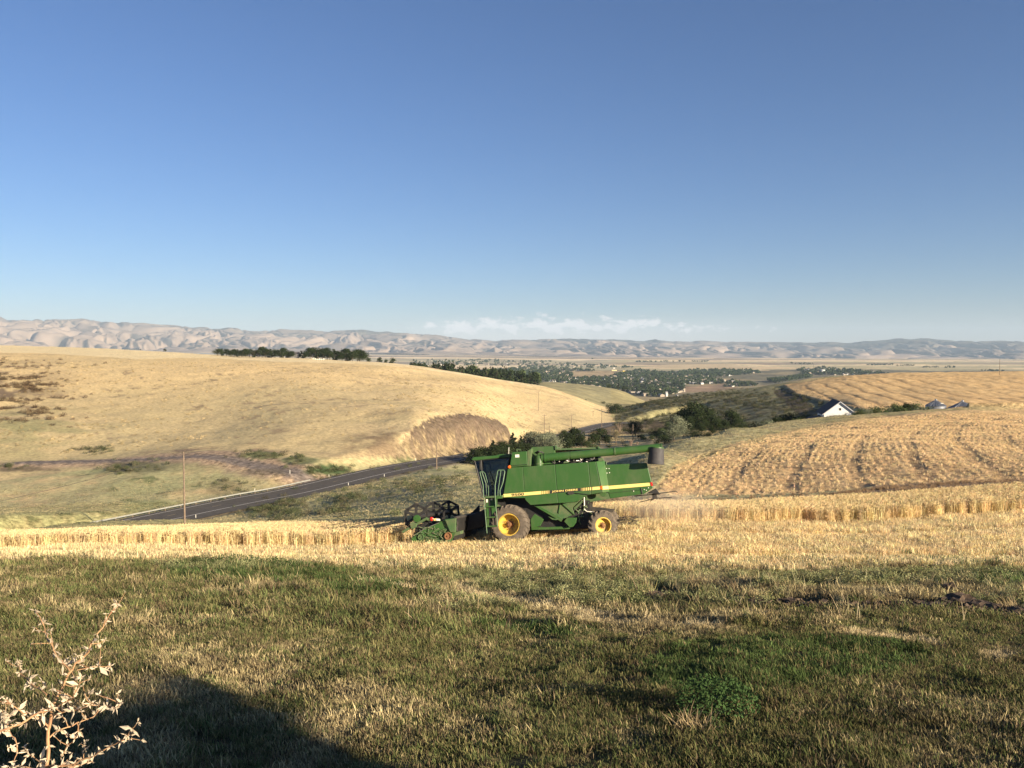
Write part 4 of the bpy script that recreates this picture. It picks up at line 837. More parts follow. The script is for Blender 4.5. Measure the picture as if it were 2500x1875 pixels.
am.build('header_auger', BLK, cmb_, smooth=True)
cb_ = MB().box(ff[0] - .03, ff[0] + .05, -HY, HY, ff[1] - .02, ff[1] + .02)
for k in range(80): y = -HY + .04 + k * 6 / 80; cb_.add([(ff[0] + .04, y - .02, ff[1] - .01), (ff[0] + .04, y + .02, ff[1] - .01), (ff[0] + .17, y, ff[1] - .01), (ff[0] + .04, y, ff[1] + .03)], [(0, 2, 1), (0, 1, 3), (1, 2, 3), (0, 3, 2)])
cb_.build('cutter_bar', STEEL, cmb_)
# reel: end spiders, tube, six bats with tines
rcx, rcz = S(1016, 1262, HY - .12); RRl = .56; ph = R(31)
reel = MB().tube([(rcx, -HY + .12, rcz), (rcx, HY - .12, rcz)], .09, 12).build('reel_tube', REELM, cmb_, smooth=True)
for yy in (HY - .14, 0.0, -HY + .14):
    sp = MB()
    if yy != 0.0:
        for k in range(6):
            a = ph + k * math.pi / 3; b2 = a + math.pi / 3
            T = [Vector((0, 0)), Vector((math.cos(a), math.sin(a))) * RRl, Vector((math.cos(b2), math.sin(b2))) * RRl]; ce = (T[0] + T[1] + T[2]) / 3 * 1.04; hr = RRl * .265
            for s2_ in (-.012, .012):
                base_ = len(sp.v)
                for j in range(18):
                    d = Vector((math.cos(j * math.pi / 9), math.sin(j * math.pi / 9))); best = 9
                    for q in range(3):
                        A_, B_ = T[q], T[(q + 1) % 3]; e = B_ - A_; den = d.x * -e.y + d.y * e.x
                        if abs(den) < 1e-9: continue
                        w = A_ - ce; t_ = (w.x * -e.y + w.y * e.x) / den; u_ = (d.x * w.y - d.y * w.x) / den
                        if t_ > 0 and -1e-6 <= u_ <= 1 + 1e-6: best = min(best, t_)
                    o_ = ce + d * best; i_ = ce + d * min(hr, best * .98); sp.v += [(rcx + i_.x, yy + s2_, rcz + i_.y), (rcx + o_.x, yy + s2_, rcz + o_.y)]
                for j in range(18): n_ = (j + 1) % 18; sp.f.append((base_ + 2 * j, base_ + 2 * j + 1, base_ + 2 * n_ + 1, base_ + 2 * n_))
    for k in range(6):
        a = ph + k * math.pi / 3; b2 = a + math.pi / 3
        Pa = Vector((rcx + RRl * math.cos(a), yy, rcz + RRl * math.sin(a))); Pb = Vector((rcx + RRl * math.cos(b2), yy, rcz + RRl * math.sin(b2))); Cc = Vector((rcx, yy, rcz))
        def bar(A, B, w, t=.02):
            d = (B - A).normalized(); n = Vector((-d.z, 0, d.x)) * w; o = Vector((0, t, 0)); sp.add([A - n - o, A + n - o, B + n - o, B - n - o, A - n + o, A + n + o, B + n + o, B - n + o], [(0, 1, 2, 3), (7, 6, 5, 4), (0, 4, 5, 1), (1, 5, 6, 2), (2, 6, 7, 3), (3, 7, 4, 0)])
        bar(Cc, Pa, .06, .018); bar(Pa * .985 + Cc * .015, Pb * .985 + Cc * .015, .05, .012)
        # gusset where spoke meets the rim, leaving round openings
        for q, w in ((.86, .11), (.72, .085)): bar(Pa.lerp(Pb, .5 - .5 * .9).lerp(Cc, 1 - q), Pa.lerp(Pb, .06).lerp(Cc, 0), .03, .010)
    sp.lathe([(0, yy - .03), (.19, yy - .03), (.19, yy + .03), (0, yy + .03)], 16, Matrix.Translation((rcx, 0, rcz))); sp.build('reel_spider', REELM, cmb_)
for k in range(6):
    a = ph + k * math.pi / 3; x, z = rcx + RRl * math.cos(a), rcz + RRl * math.sin(a)
    bt = MB().tube([(x, -HY + .12, z), (x, HY - .12, z)], .022, 6)
    for j in range(38):
        y = -HY + .2 + j * (2 * HY - .4) / 37; bt.tube([(x, y, z), (x - .05, y, z - .22)], .006, 4, cap=False)
    bt.build('reel_bat', REELM, cmb_)
sidepart('reel_arm', [(980, 1297), (1041, 1262.5), (1044, 1267.5), (983, 1301.5)], HY + .14, HY + .03, GREEN_D); sidepart('reel_arm_link', [(1040, 1264), (1075, 1268), (1075, 1273), (1042, 1271)], HY + .12, HY + .04, GREEN_D)
sidepart('reel_bearing', [(1000, 1278), (1007, 1274), (1017, 1279), (1016, 1286), (1009, 1292), (1003, 1289)], HY + .2, HY + .1, GREEN_D)
p = S3(1018, 1266, HY + .1); MB().lathe([(0, -.05), (.15, -.05), (.16, 0), (.15, .05), (0, .06)], 20, Matrix.Translation(p)).build('reel_drive_cap', GREEN_P, cmb_, smooth=True)
sidepart('rear_shield', [(1086.6, 1269.7), (1113, 1265), (1111, 1299.5), (1099, 1299.5)], HY + .12, HY + .01, GREEN_D)
A = S3(1114, 1265, HY + .12); B = S3(1111.5, 1300, HY + .12)
for nm, (cx_, cy_), r_, m_, d_ in [('header_pulley', (1094.3, 1308.6), .155, HUBR, .12), ('idler_ring', (1075.7, 1303.6), .085, GREEN_D, .05), ('knife_gearbox', (1027.8, 1311), .13, GREEN_D, .1)]:
    p = S3(cx_, cy_, HY + .06 + d_ / 2); MB().lathe([(r_ * .2, -d_ / 2), (r_, -d_ / 2), (r_, d_ / 2), (r_ * .8, d_ / 2), (r_ * .75, d_ * .2), (r_ * .2, d_ * .2), (r_ * .2, d_ * .6), (0, d_ * .6)], 22, Matrix.Translation(p)).build(nm, m_, cmb_, smooth=True)
line([(1016, 1308), (1022, 1300), (1031, 1294), (1050, 1285), (1072, 1276)], HY + .03, .014, 'crop_rod', STEEL)
sidepart('divider_point', [(1003, 1314), (1018, 1306), (1018, 1326), (1009, 1326)], HY + .1, HY, GREEN_P)
p = S3(1053.6, 1267, HY + .1); MB().lathe([(0, -.04), (.08, -.04), (.085, .02), (.05, .05), (0, .055)], 14, Matrix.Translation(p)).build('red_light', REDL, cmb_, smooth=True)
sidepart('warning_decal', [(1059, 1266), (1064, 1265.6), (1064.3, 1270.6), (1059.4, 1271)], HY + .13, HY + .12, STRIPE, bevel=0); sidepart('warning_decal', [(1064.6, 1265.8), (1074, 1266.6), (1074, 1271.6), (1065, 1270.9)], HY + .135, HY + .12, WHT, bevel=0)
msc = MB()
for i in range(70):
    px, py = rr.uniform(1022, 1092), rr.uniform(1290, 1324)
    if py < 1294 - (px - 1031) * .4: py = 1296
    p = S3(px, py, HY + rr.uniform(.01, .12)); msc.tube([p, p + Vector((rr.uniform(-.3, .3), rr.uniform(-.03, .04), rr.uniform(-.16, .16)))], rr.uniform(.01, .022), 5)
msc.build('header_drive', GREEN_W, cmb_)
sidepart('skid', [(1040, 1318), (1100, 1316), (1098, 1326), (1044, 1328)], HY + .06, HY - .3, GREEN_D)
sidepart('belt_guard', [(1040, 1300), (1052, 1294), (1084, 1290), (1090, 1296), (1066, 1312), (1046, 1312)], HY + .05, HY + .005, GREEN_P)
hs_ = MB()
for k in range(5): hs_.tube([S3(1113 + k * .5, 1268 + 2 * k, HY - .1), S3(1118, 1276 + 3 * k, HY - .3), S3(1114, 1288 + 2 * k, HY - .15), S3(1118, 1296, HY - .4)], .02, 6)
hs_.build('header_hoses', BLKD, cmb_, smooth=True)
sidepart('hitch_bracket', [(1108, 1300), (1125, 1296), (1125, 1304), (1106, 1310)], HY, HY - .5, GREEN_D)
dv = S3(1145, 1258, -HY); MB().prism([(dv.x, dv.z), (dv.x - .55, dv.z + .45), (dv.x - .55, dv.z + .15), (dv.x - .2, dv.z - .1)], -HY - .1, -HY + .06).build('far_divider', BLKD, cmb_)

for o in kids(cmb_) + kids(hood):
    if o.name.split('.')[0] in ('bolts', 'stripe_bars', 'engine_pipes', 'drive_linkage', 'header_drive', 'hydraulic_hose', 'rear_rake', 'header_hoses', 'lettering', 'straw_spreader', 'reel_bat', 'cutter_bar', 'header_auger'): o['kind'] = 'stuff'
# ---------------------------------------------------------------- road, markings, guardrail, posts
def ribbon(path, zs, w0, w1, name, m, lift=0.0, kind='structure', s0=None, s1=None, wob=0.0):
    path = np.asarray(path); tgt = np.gradient(path, axis=0); tgt /= np.linalg.norm(tgt, axis=1)[:, None]; nr = np.stack([-tgt[:, 1], tgt[:, 0]], 1)
    sel = np.arange(len(path)) if s0 is None else np.where((RS >= s0) & (RS <= s1))[0]
    if len(sel) < 2: return None
    a = path[sel] + nr[sel] * w0; b = path[sel] + nr[sel] * w1; z = np.asarray(zs)[sel] + lift
    V = np.concatenate([np.column_stack([a, z]), np.column_stack([b, z])]); n = len(sel)
    Fq = np.array([(i, i + 1, n + i + 1, n + i) for i in range(n - 1)])
    o = mesh_obj(name, V, Fq[:, ::-1], m); 
    if kind: tag(o, kind=kind)
    return o
ASPH = mat('asphalt', (.072, .063, .054), rough=.9, col2=(.105, .093, .078), scale=.8, lo=.35, hi=.7, spec=.25)
PAINT = mat('road_paint', (.55, .53, .48), rough=.7, var=.2, scale=3)
ribbon(RD, RZ, RW, -8.0, 'road', ASPH, .03)
ribbon(RD, RZ, 3.7, 3.92, 'edge_line', PAINT, .04); ribbon(RD, RZ, -3.7, -3.92, 'edge_line', PAINT, .04)
YP = mat('centre_paint', (.33, .26, .12), rough=.7)
s = 6
while s < RS[-1] - 10:
    ribbon(RD, RZ, -.07, .07, 'centre_dash', YP, .04, s0=s, s1=s + 4); s += 12
def rp(s, off):
    x = np.interp(s, RS, RD[:, 0]); y = np.interp(s, RS, RD[:, 1]); x2 = np.interp(s + 1, RS, RD[:, 0]); y2 = np.interp(s + 1, RS, RD[:, 1])
    d = Vector((x2 - x, y2 - y)).normalized(); n = Vector((-d.y, d.x)); return Vector((x + n.x * off, y + n.y * off, np.interp(s, RS, RZ))), d
# find road arc lengths by photograph column
_spx = proj(RD[:, 0], RD[:, 1], RZ)[0]
def s_at(px): return float(np.interp(px, _spx, RS))
ZINC = mat('zinc', (.34, .34, .30), rough=.55, metal=.3, var=.2, scale=4); POSTW = mat('post_timber', (.17, .13, .09), rough=.9, var=.3, scale=6)
gr_ = empty('guardrail'); tag(gr_, 'long grey steel guardrail along the far side of the road', 'guardrail')
s0, s1 = s_at(190), s_at(798)
railpts = [rp(s, 5.0) for s in np.arange(s0, s1, 2.0)]
m = MB(); n = len(railpts)
prof = [(.0, .42), (.07, .47), (.0, .55), (.07, .64), (.0, .72)]
vs = [];
for p, d in railpts:
    nn = Vector((-d.y, d.x, 0))
    for a, h in prof: vs.append(p + nn * (-a) + Vector((0, 0, h + .03)))
m.add(vs, [(i * 5 + j, (i + 1) * 5 + j, (i + 1) * 5 + j + 1, i * 5 + j + 1) for i in range(n - 1) for j in range(4)])
m.build('rail', ZINC, gr_)
pm = MB().box(-.09, .09, -.09, .09, -.5, .72); po = pm.build('post', POSTW, gr_); pos = list(np.arange(s0, s1, 1.9 * 2))
for i, s in enumerate(pos):
    o = po if i == 0 else po.copy()
    if i: C.objects.link(o)
    p, d = rp(s, 5.16); o.location = p
DEL = mat('delineator_white', (.75, .73, .66), rough=.5)
ALU = mat('weathered_timber', (.22, .165, .115), rough=.9, col2=(.15, .11, .08), scale=3, lo=.4, hi=.6)
def delineator(v, label):
    r_ = empty('delineator', v); tag(r_, label, 'marker post', 'white delineator posts along the road')
    MB().box(-.05, .05, -.02, .02, -.3, 1.0).build('post', DEL, r_); MB().box(-.045, .045, -.035, -.021, .75, .95).build('reflector', WHT, r_)
for px, off, lab in [(296, 12, 'white marker post in the grass left of the power pole'), (425, 8.0, 'white marker post just behind the guardrail beside the power pole'), (575, -6.6, 'marker post on the near shoulder right of the power pole'), (797, 5.6, 'white marker post at the far end of the guardrail'), (861, -6.6, 'marker post on the near shoulder where the dirt track joins'), (940, -6.8, 'marker post on the near shoulder left of the second power pole'), (1015, 6.6, 'white marker post at the foot of the brown cut bank')]:
    p, d = rp(s_at(px + (off * 3 if False else 0)), off); 
    for _ in range(4):
        q = proj(p.x, p.y, p.z)[0]; sN = s_at(px) if _ == 0 else sN + (px - q) * .25; p, d = rp(sN, off)
    z = lh(p.x, p.y); delineator((p.x, p.y, z), lab)
# power poles
def pole(v, h, label, arm=True, lean=0.0, grp='wooden power poles down the valley'):
    r_ = empty('power_pole', v); r_.rotation_euler = (0, lean, 0.5); tag(r_, label, 'power pole', grp)
    MB().tube([(0, 0, -1), (0, 0, h * .5), (0, 0, h)], [.17, .14, .11], 8).build('pole', ALU, r_, smooth=True)
    if arm:
        MB().box(-1.1, 1.1, -.06, .06, h - .55, h - .40).build('crossarm', ALU, r_)
        for x in (-1.0, -.5, .5, 1.0):
            MB().tube([(x, 0, h - .4), (x, 0, h - .18)], [.05, .03], 6).build('insulator', BLKD, r_)
    else: MB().tube([(0, 0, h), (0, 0, h + .22)], [.06, .035], 6).build('insulator', BLKD, r_)
    return r_
def pole_px(px, pyt, Y, label, **k):
    b = ong(px, Y); t = P(px, pyt, Y); pole(b, t.z - b.z, label, **k); return Vector((b.x, b.y, t.z))
p1 = pole_px(451, 1103, 141, 'tall bare wooden pole in front of the guardrail at left', arm=False)
p2 = pole_px(1066, 1077, 236, 'wooden pole in front of the brown cut bank', arm=False)
pole_px(1329, 1012, 352, 'wooden pole with crossarm above the dark trees', arm=True)
pole_px(1341, 1040, 330, 'short wooden pole right of the crossarm pole, above the trees', arm=False)
pole_px(1395, 1013, 440, 'slim pole left of the shadowed bend in the road', arm=True)
pole_px(1448, 1003, 560, 'pole standing on the far side of the shadowed bend', arm=True)
pole_px(1469, 998, 425, 'tall pole in front of the shadowed bend in the road', arm=False)
pole_px(1486, 1001, 620, 'small far pole just right of the shadowed bend', arm=False)
pole_px(1513, 1002, 680, 'tiny far pole below the lone bush', arm=False)
pole_px(1315, 955, 520, 'lone pole with crossarm on the golden hillside', arm=True)
pole_px(1545, 1036, 330, 'pale pole among the trees right of the bend', arm=False)
def wire(A, B, sag, r=.03):
    pts = [A.lerp(B, t) + Vector((0, 0, -sag * 4 * t * (1 - t))) for t in np.linspace(0, 1, 14)]
    o = MB().tube(pts, r, 4).build('power_line', BLKD, None); return o
w1_ = wire(p1 + Vector((0, 0, .0)), P(-260, 1275, 105), .8); tag(w1_, 'thin wire running left from the tall bare pole', 'wire')
w2_ = wire(p1, p2, 3.0, .02); tag(w2_, 'thin wire slung between the tall bare pole and the next', 'wire')
# tall mast on the far right field
b = ong(2440, 640); pole(Vector(b), P(2440, 877, 640).z - b.z, 'lone dark mast on the crest of the far right field', arm=False)
# ---------------------------------------------------------------- scattering of small plants by geometry nodes
SRC = {}
def leafmat(name, col, var=.25, rough=.8, trans=.35, inst=True):
    m = bpy.data.materials.new(name); m.use_nodes = True; t = m.node_tree; t.nodes.clear()
    o = N(t, 'ShaderNodeOutputMaterial'); df = N(t, 'ShaderNodeBsdfDiffuse'); tl = N(t, 'ShaderNodeBsdfTranslucent'); mx = N(t, 'ShaderNodeMixShader'); mx.inputs[0].default_value = trans
    if inst:
        a = N(t, 'ShaderNodeAttribute', attribute_name='tint', attribute_type='INSTANCER')
        ml = N(t, 'ShaderNodeMixRGB', blend_type='MULTIPLY'); ml.inputs[0].default_value = 1; ml.inputs[2].default_value = (*col, 1); t.links.new(a.outputs['Color'], ml.inputs[1]); c = ml.outputs[0]
    else:
        tc = N(t, 'ShaderNodeTexCoord'); nz = N(t, 'ShaderNodeTexNoise'); nz.inputs['Scale'].default_value = .9; nz.inputs['Detail'].default_value = 5; t.links.new(tc.outputs['Object'], nz.inputs['Vector'])
        mr = N(t, 'ShaderNodeMapRange'); t.links.new(nz.outputs[0], mr.inputs[0]); mr.inputs[1].default_value = .35; mr.inputs[2].default_value = .65; mr.inputs[3].default_value = 1 - var; mr.inputs[4].default_value = 1 + var
        oi = N(t, 'ShaderNodeObjectInfo'); mr2 = N(t, 'ShaderNodeMapRange'); t.links.new(oi.outputs['Random'], mr2.inputs[0]); mr2.inputs[3].default_value = .8; mr2.inputs[4].default_value = 1.25
        mm = N(t, 'ShaderNodeMath', operation='MULTIPLY'); t.links.new(mr.outputs[0], mm.inputs[0]); t.links.new(mr2.outputs[0], mm.inputs[1])
        ml = N(t, 'ShaderNodeMixRGB', blend_type='MULTIPLY'); ml.inputs[0].default_value = 1; ml.inputs[1].default_value = (*col, 1); t.links.new(mm.outputs[0], ml.inputs[2]); c = ml.outputs[0]
    t.links.new(c, df.inputs[0]); t.links.new(c, tl.inputs[0]); t.links.new(df.outputs[0], mx.inputs[1]); t.links.new(tl.outputs[0], mx.inputs[2]); t.links.new(mx.outputs[0], o.inputs[0])
    return m
BLADE = leafmat('blade', (1, 1, 1), trans=.25)
def variant(name, V, Fc, m):
    me = bpy.data.meshes.new(name); me.from_pydata([tuple(v) for v in V], [], Fc); me.materials.append(m)
    return bpy.data.objects.new(name, me)
def scatter(name, pts, rots, scl, idx, tint, variants, kind='stuff', label=None):
    col_ = bpy.data.collections.new(name + '_kinds')
    for i, v in enumerate(variants): v.name = '%s_%02d' % (v.name.split('_v')[0] + '_v', i); col_.objects.link(v)
    me = bpy.data.meshes.new(name); n = len(pts); me.vertices.add(n); me.vertices.foreach_set('co', np.asarray(pts, np.float32).ravel())
    def attr(nm, tp, dat, key): a = me.attributes.new(nm, tp, 'POINT'); a.data.foreach_set(key, np.asarray(dat).ravel())
    attr('rot', 'FLOAT_VECTOR', np.asarray(rots, np.float32), 'vector'); attr('scl', 'FLOAT_VECTOR', np.asarray(scl, np.float32), 'vector'); attr('idx', 'INT', np.asarray(idx, np.int32), 'value')
    c = np.ones((n, 4), np.float32); c[:, :3] = tint; attr('tint', 'FLOAT_COLOR', c, 'color')
    o = bpy.data.objects.new(name, me); C.objects.link(o)
    g = bpy.data.node_groups.new(name + '_scatter', 'GeometryNodeTree')
    g.interface.new_socket('Geometry', in_out='INPUT', socket_type='NodeSocketGeometry'); g.interface.new_socket('Geometry', in_out='OUTPUT', socket_type='NodeSocketGeometry')
    gi = g.nodes.new('NodeGroupInput'); go = g.nodes.new('NodeGroupOutput'); ip = g.nodes.new('GeometryNodeInstanceOnPoints'); ci = g.nodes.new('GeometryNodeCollectionInfo')
    ci.inputs['Collection'].default_value = col_; ci.inputs['Separate Children'].default_value = True; ci.inputs['Reset Children'].default_value = True
    def na(nm, tp): a = g.nodes.new('GeometryNodeInputNamedAttribute'); a.data_type = tp; a.inputs['Name'].default_value = nm; return a.outputs['Attribute']
    g.links.new(gi.outputs[0], ip.inputs['Points']); g.links.new(ci.outputs[0], ip.inputs['Instance']); ip.inputs['Pick Instance'].default_value = True
    g.links.new(na('idx', 'INT'), ip.inputs['Instance Index']); 
    er = g.nodes.new('FunctionNodeEulerToRotation'); g.links.new(na('rot', 'FLOAT_VECTOR'), er.inputs[0]); g.links.new(er.outputs[0], ip.inputs['Rotation']); g.links.new(na('scl', 'FLOAT_VECTOR'), ip.inputs['Scale'])
    g.links.new(ip.outputs[0], go.inputs[0])
    md = o.modifiers.new('scatter', 'NODES'); md.node_group = g
    if kind: o['kind'] = kind
    if label: o['label'] = label
    return o
def blades(rd, n, rad, h0, h1, w, bend=.35, segs=2, spread=.25):
    V = []; Fc = []
    for i in range(n):
        a = rd.uniform(0, 6.283); r = rad * math.sqrt(rd.random()); x, y = r * math.cos(a), r * math.sin(a); h = rd.uniform(h0, h1)
        d = rd.uniform(0, 6.283); lx, ly = math.cos(d), math.sin(d); wx, wy = -ly, lx; tilt = rd.uniform(0, spread) * h; bd = rd.uniform(.2, 1) * bend * h; b = len(V)
        for s in range(segs):
            f = s / segs; ww = w * (1 - .45 * f); off = tilt * f + bd * f * f; z = h * f * (1 - .15 * f * bend)
            V += [(x + lx * off - wx * ww, y + ly * off - wy * ww, z - (.02 if s == 0 else 0)), (x + lx * off + wx * ww, y + ly * off + wy * ww, z - (.02 if s == 0 else 0))]
        off = tilt + bd; V.append((x + lx * off, y + ly * off, h * (1 - .3 * bend)))
        for s in range(segs - 1): k = b + 2 * s; Fc.append((k, k + 1, k + 3, k + 2))
        k = b + 2 * (segs - 1); Fc.append((k, k + 1, k + 2))
    return V, Fc
def wheat_clump(rd, n, rad, h0, h1):
    V = []; Fc = []
    for i in range(n):
        a = rd.uniform(0, 6.283); r = rad * math.sqrt(rd.random()); x, y = r * math.cos(a), r * math.sin(a); h = rd.uniform(h0, h1)
        d = rd.uniform(0, 6.283); lx, ly = math.cos(d), math.sin(d); t = rd.uniform(.0, .10) * h; w = .0055; b = len(V)
        pa = rd.uniform(0, 3.14); wx, wy = math.cos(pa) * w, math.sin(pa) * w
        V += [(x - wx, y - wy, -.02), (x + wx, y + wy, -.02), (x + lx * t + wx * .8, y + ly * t + wy * .8, h), (x + lx * t - wx * .8, y + ly * t - wy * .8, h)]; Fc.append((b, b + 1, b + 2, b + 3))
        # ear: a drooping four sided spindle
        L = rd.uniform(.08, .11); dz = rd.uniform(-.3, .9); hx = math.sqrt(max(.05, 1 - dz * dz)); ex, ey, ez = lx * hx * L, ly * hx * L, dz * L
        p0 = Vector((x + lx * t, y + ly * t, h - .005)); p1 = p0 + Vector((ex, ey, ez)); m = p0.lerp(p1, .4); ax = (p1 - p0).normalized(); s1 = ax.orthogonal().normalized() * .012; s2 = ax.cross(s1)
        b = len(V); V += [p0, m + s1, m + s2, m - s1, m - s2, p1]; Fc += [(b, b + 1, b + 2), (b, b + 2, b + 3), (b, b + 3, b + 4), (b, b + 4, b + 1), (b + 5, b + 2, b + 1), (b + 5, b + 3, b + 2), (b + 5, b + 4, b + 3), (b + 5, b + 1, b + 4)]
        if rd.random() < .6:
            hz = rd.uniform(.2, .7) * h; dl = rd.uniform(0, 6.283); l = rd.uniform(.08, .2); b = len(V); V += [(x, y, hz), (x + .008, y + .004, hz - .02), (x + math.cos(dl) * l, y + math.sin(dl) * l, hz - rd.uniform(-.03, .12))]; Fc.append((b, b + 1, b + 2))
    return V, Fc
def stubble_clump(rd, n, lx_, ly_, h0, h1, straw=0, w=.005):
    V = []; Fc = []
    for i in range(n):
        x, y = rd.uniform(-lx_, lx_), rd.uniform(-ly_, ly_); h = rd.uniform(h0, h1); b = len(V); pa = rd.uniform(0, 3.14); wx, wy = math.cos(pa) * w, math.sin(pa) * w; tx, ty = rd.uniform(-.25, .25) * h, rd.uniform(-.25, .25) * h
        V += [(x - wx, y - wy, -.03), (x + wx, y + wy, -.03), (x + tx + wx, y + ty + wy, h), (x + tx - wx, y + ty - wy, h)]; Fc.append((b, b + 1, b + 2, b + 3))
    for i in range(straw):
        x, y, z = rd.uniform(-.2, .2), rd.uniform(-.2, .2), rd.uniform(.02, .18); a = rd.uniform(0, 6.283); L = rd.uniform(.08, .25); b = len(V); c, s = math.cos(a), math.sin(a); dz = rd.uniform(-.08, .08)
        V += [(x - s * w, y + c * w, z), (x + s * w, y - c * w, z), (x + c * L + s * w, y + s * L - c * w, z + dz), (x + c * L - s * w, y + s * L + c * w, z + dz)]; Fc.append((b, b + 1, b + 2, b + 3))
    return V, Fc
def leafy(rd, n, rx, h, s):
    V = []; Fc = []
    for i in range(n):
        a = rd.uniform(0, 6.283); r = math.sqrt(rd.random()); z = rd.uniform(.05, 1) * h * math.sqrt(max(0.05, 1 - r * r * .8)); p = Vector((rx * r * math.cos(a), rx * r * math.sin(a), z))
        d = Vector((rd.uniform(-1, 1), rd.uniform(-1, 1), rd.uniform(-.3, 1))).normalized(); q = d.orthogonal().normalized(); L = s * rd.uniform(.6, 1.3); b = len(V)
        V += [p, p + d * L * .5 + q * L * .28, p + d * L, p + d * L * .5 - q * L * .28]; Fc.append((b, b + 1, b + 2, b + 3))
    return V, Fc
rd = random.Random(11)
V_SHORT = [variant('tuft_v', *blades(rd, 17, .09, .02, .055, .0032, .5, 2, .6), BLADE) for _ in range(5)]
V_MID = [variant('tuft_v', *blades(rd, 16, .10, .05, .14, .0042, .5, 3, .5), BLADE) for _ in range(3)]
V_WEED = [variant('weed_v', *leafy(rd, 95, .13, .18, .026), BLADE) for _ in range(3)]
V_WHEAT = [variant('wheat_v', *wheat_clump(rd, 10, .15, .62, .86), BLADE) for _ in range(6)]
V_STUB = [variant('stubble_v', *stubble_clump(rd, 14, .17, .05, .15, .30, 3), BLADE) for _ in range(5)]
V_STRAW = [variant('straw_v', *stubble_clump(rd, 5, .15, .15, .08, .2, 12), BLADE) for _ in range(2)]
V_TALL = [variant('drygrass_v', *blades(rd, 26, .22, .25, .6, .010, .45, 3, .5), BLADE) for _ in range(4)]
V_BUSH = [variant('bush_v', *leafy(rd, 120, .55, .8, .16), BLADE) for _ in range(3)]
def clone(vs): return [bpy.data.objects.new(v.name.split('_v')[0] + '_v', v.data) for v in vs]
def wedge(n, y0, y1, half=.68, dens=None):
    y = np.sqrt(rng.uniform(y0 * y0, y1 * y1, n)); x = rng.uniform(-half, half, n) * y; return x, y
def pick(c, arr): return np.array(arr)[c]
def jit(n, base, v=.18): return np.clip(np.array(base)[None, :] * (1 + rng.normal(0, v, (n, 1))) * (1 + rng.normal(0, .04, (n, 3))), .005, .95)
def rot3(n, tilt=.1): return np.column_stack([rng.normal(0, tilt, n), rng.normal(0, tilt, n), rng.uniform(0, 6.283, n)])

# ---- mown grass
xs, ys = [], []
for y0, y1, dn in ((4.6, 8, 900), (8, 13, 480), (13, 20, 270), (20, 30.5, 150)):
    n = int((.68 * (y1 * y1 - y0 * y0) + 3.5 * (y1 - y0)) * dn); x, y = wedge(n, y0, y1, .69); x = x + np.sign(x) * 2.8 * np.abs(x) / (.69 * y); xs.append(x); ys.append(y)
x = np.concatenate(xs); y = np.concatenate(ys); z = H(x, y); keep = lawn_edge(x, y) > -.3
x, y, z = x[keep], y[keep], z[keep]; px, py = proj(x, y, z); n = len(x)
nz1 = fbm(x / 1.6, y / 2.6, 4, s=50); nz2 = fbm(x / .35, y / .5, 3, s=60); nz3 = fbm(x / 5, y / 7, 3, s=70)
dry = sstep(.43, .68, nz1 * .6 + nz2 * .4 + (nz3 - .5) * .3)
def blob(bx, by, sx_, sy_): return np.exp(-(((px - bx) / sx_) ** 2 + ((py - by) / sy_) ** 2))
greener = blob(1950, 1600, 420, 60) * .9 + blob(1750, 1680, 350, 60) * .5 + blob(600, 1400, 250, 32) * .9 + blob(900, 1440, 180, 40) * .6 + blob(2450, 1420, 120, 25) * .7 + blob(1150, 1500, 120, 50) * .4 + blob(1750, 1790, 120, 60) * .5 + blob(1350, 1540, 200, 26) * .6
def stroke(pts, w): return np.exp(-(dline(px, py, pts) / w) ** 2)
strawy = stroke([(1120, 1442), (1270, 1470), (1400, 1490), (1510, 1520)], 13) + stroke([(1400, 1505), (1600, 1525), (1760, 1530)], 10) * .8 + stroke([(880, 1412), (960, 1432), (1010, 1440)], 9) + stroke([(2070, 1542), (2300, 1572)], 9) * .8 + blob(2440, 1600, 60, 16) + blob(450, 1590, 90, 40) * .5 + blob(1560, 1810, 60, 30) * .5 + stroke([(1300, 1530), (1700, 1560), (2050, 1575)], 7) * .5
furrow = stroke([(1592, 1440), (1760, 1452), (1900, 1465), (2060, 1472), (2200, 1470), (2330, 1478), (2500, 1498)], 13) * sstep(.28, .42, fbm(x * 1.3, y, 3, s=9))
rightlow = sstep(1100, 1500, px) * sstep(1530, 1600, py)
dry = np.clip(dry * (1 - .55 * rightlow) - greener + strawy * 1.2, 0, 1)
u = rng.random(n)
keep = (rng.random(n) > furrow * 1.5) & (rng.random(n) > .75 * sstep(.56, .70, fbm(x / .3, y / .35, 3, s=93)))
weedz = (py > 1408 + 14 * (nz3 - .5) * 4) & (py < 1478 + 60 * (nz3 - .5)) & (px > 1100 + 300 * (nz2 - .5)) & (dry < .6) & (rng.random(n) < .8) | (blob(560, 1385, 200, 14) > .4)
cgreen = np.array((.125, .150, .055)); colive = np.array((.225, .205, .090)); cdry = np.array((.42, .345, .185)); cbrown = np.array((.22, .165, .095)); cgrey = np.array((.27, .275, .135))
t = np.where((u < dry)[:, None], cdry, np.where((rng.random(n) < .5)[:, None], cgreen, colive)); t = np.where(((rng.random(n) < .22) & (strawy < .3))[:, None], cbrown, t)
t = np.where((strawy > .5)[:, None] & (rng.random(n) < .85)[:, None], np.array((.62, .50, .29)), t)
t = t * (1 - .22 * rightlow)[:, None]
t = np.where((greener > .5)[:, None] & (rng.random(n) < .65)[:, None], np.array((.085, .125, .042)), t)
t = np.where(weedz[:, None] & (rng.random(n) < .6)[:, None], cgrey, t)
t = np.clip(t * (1 + rng.normal(0, .32, (n, 1))) * (.55 + .9 * fbm(x / .7, y / .9, 4, .6, s=81))[:, None], .01, .9)
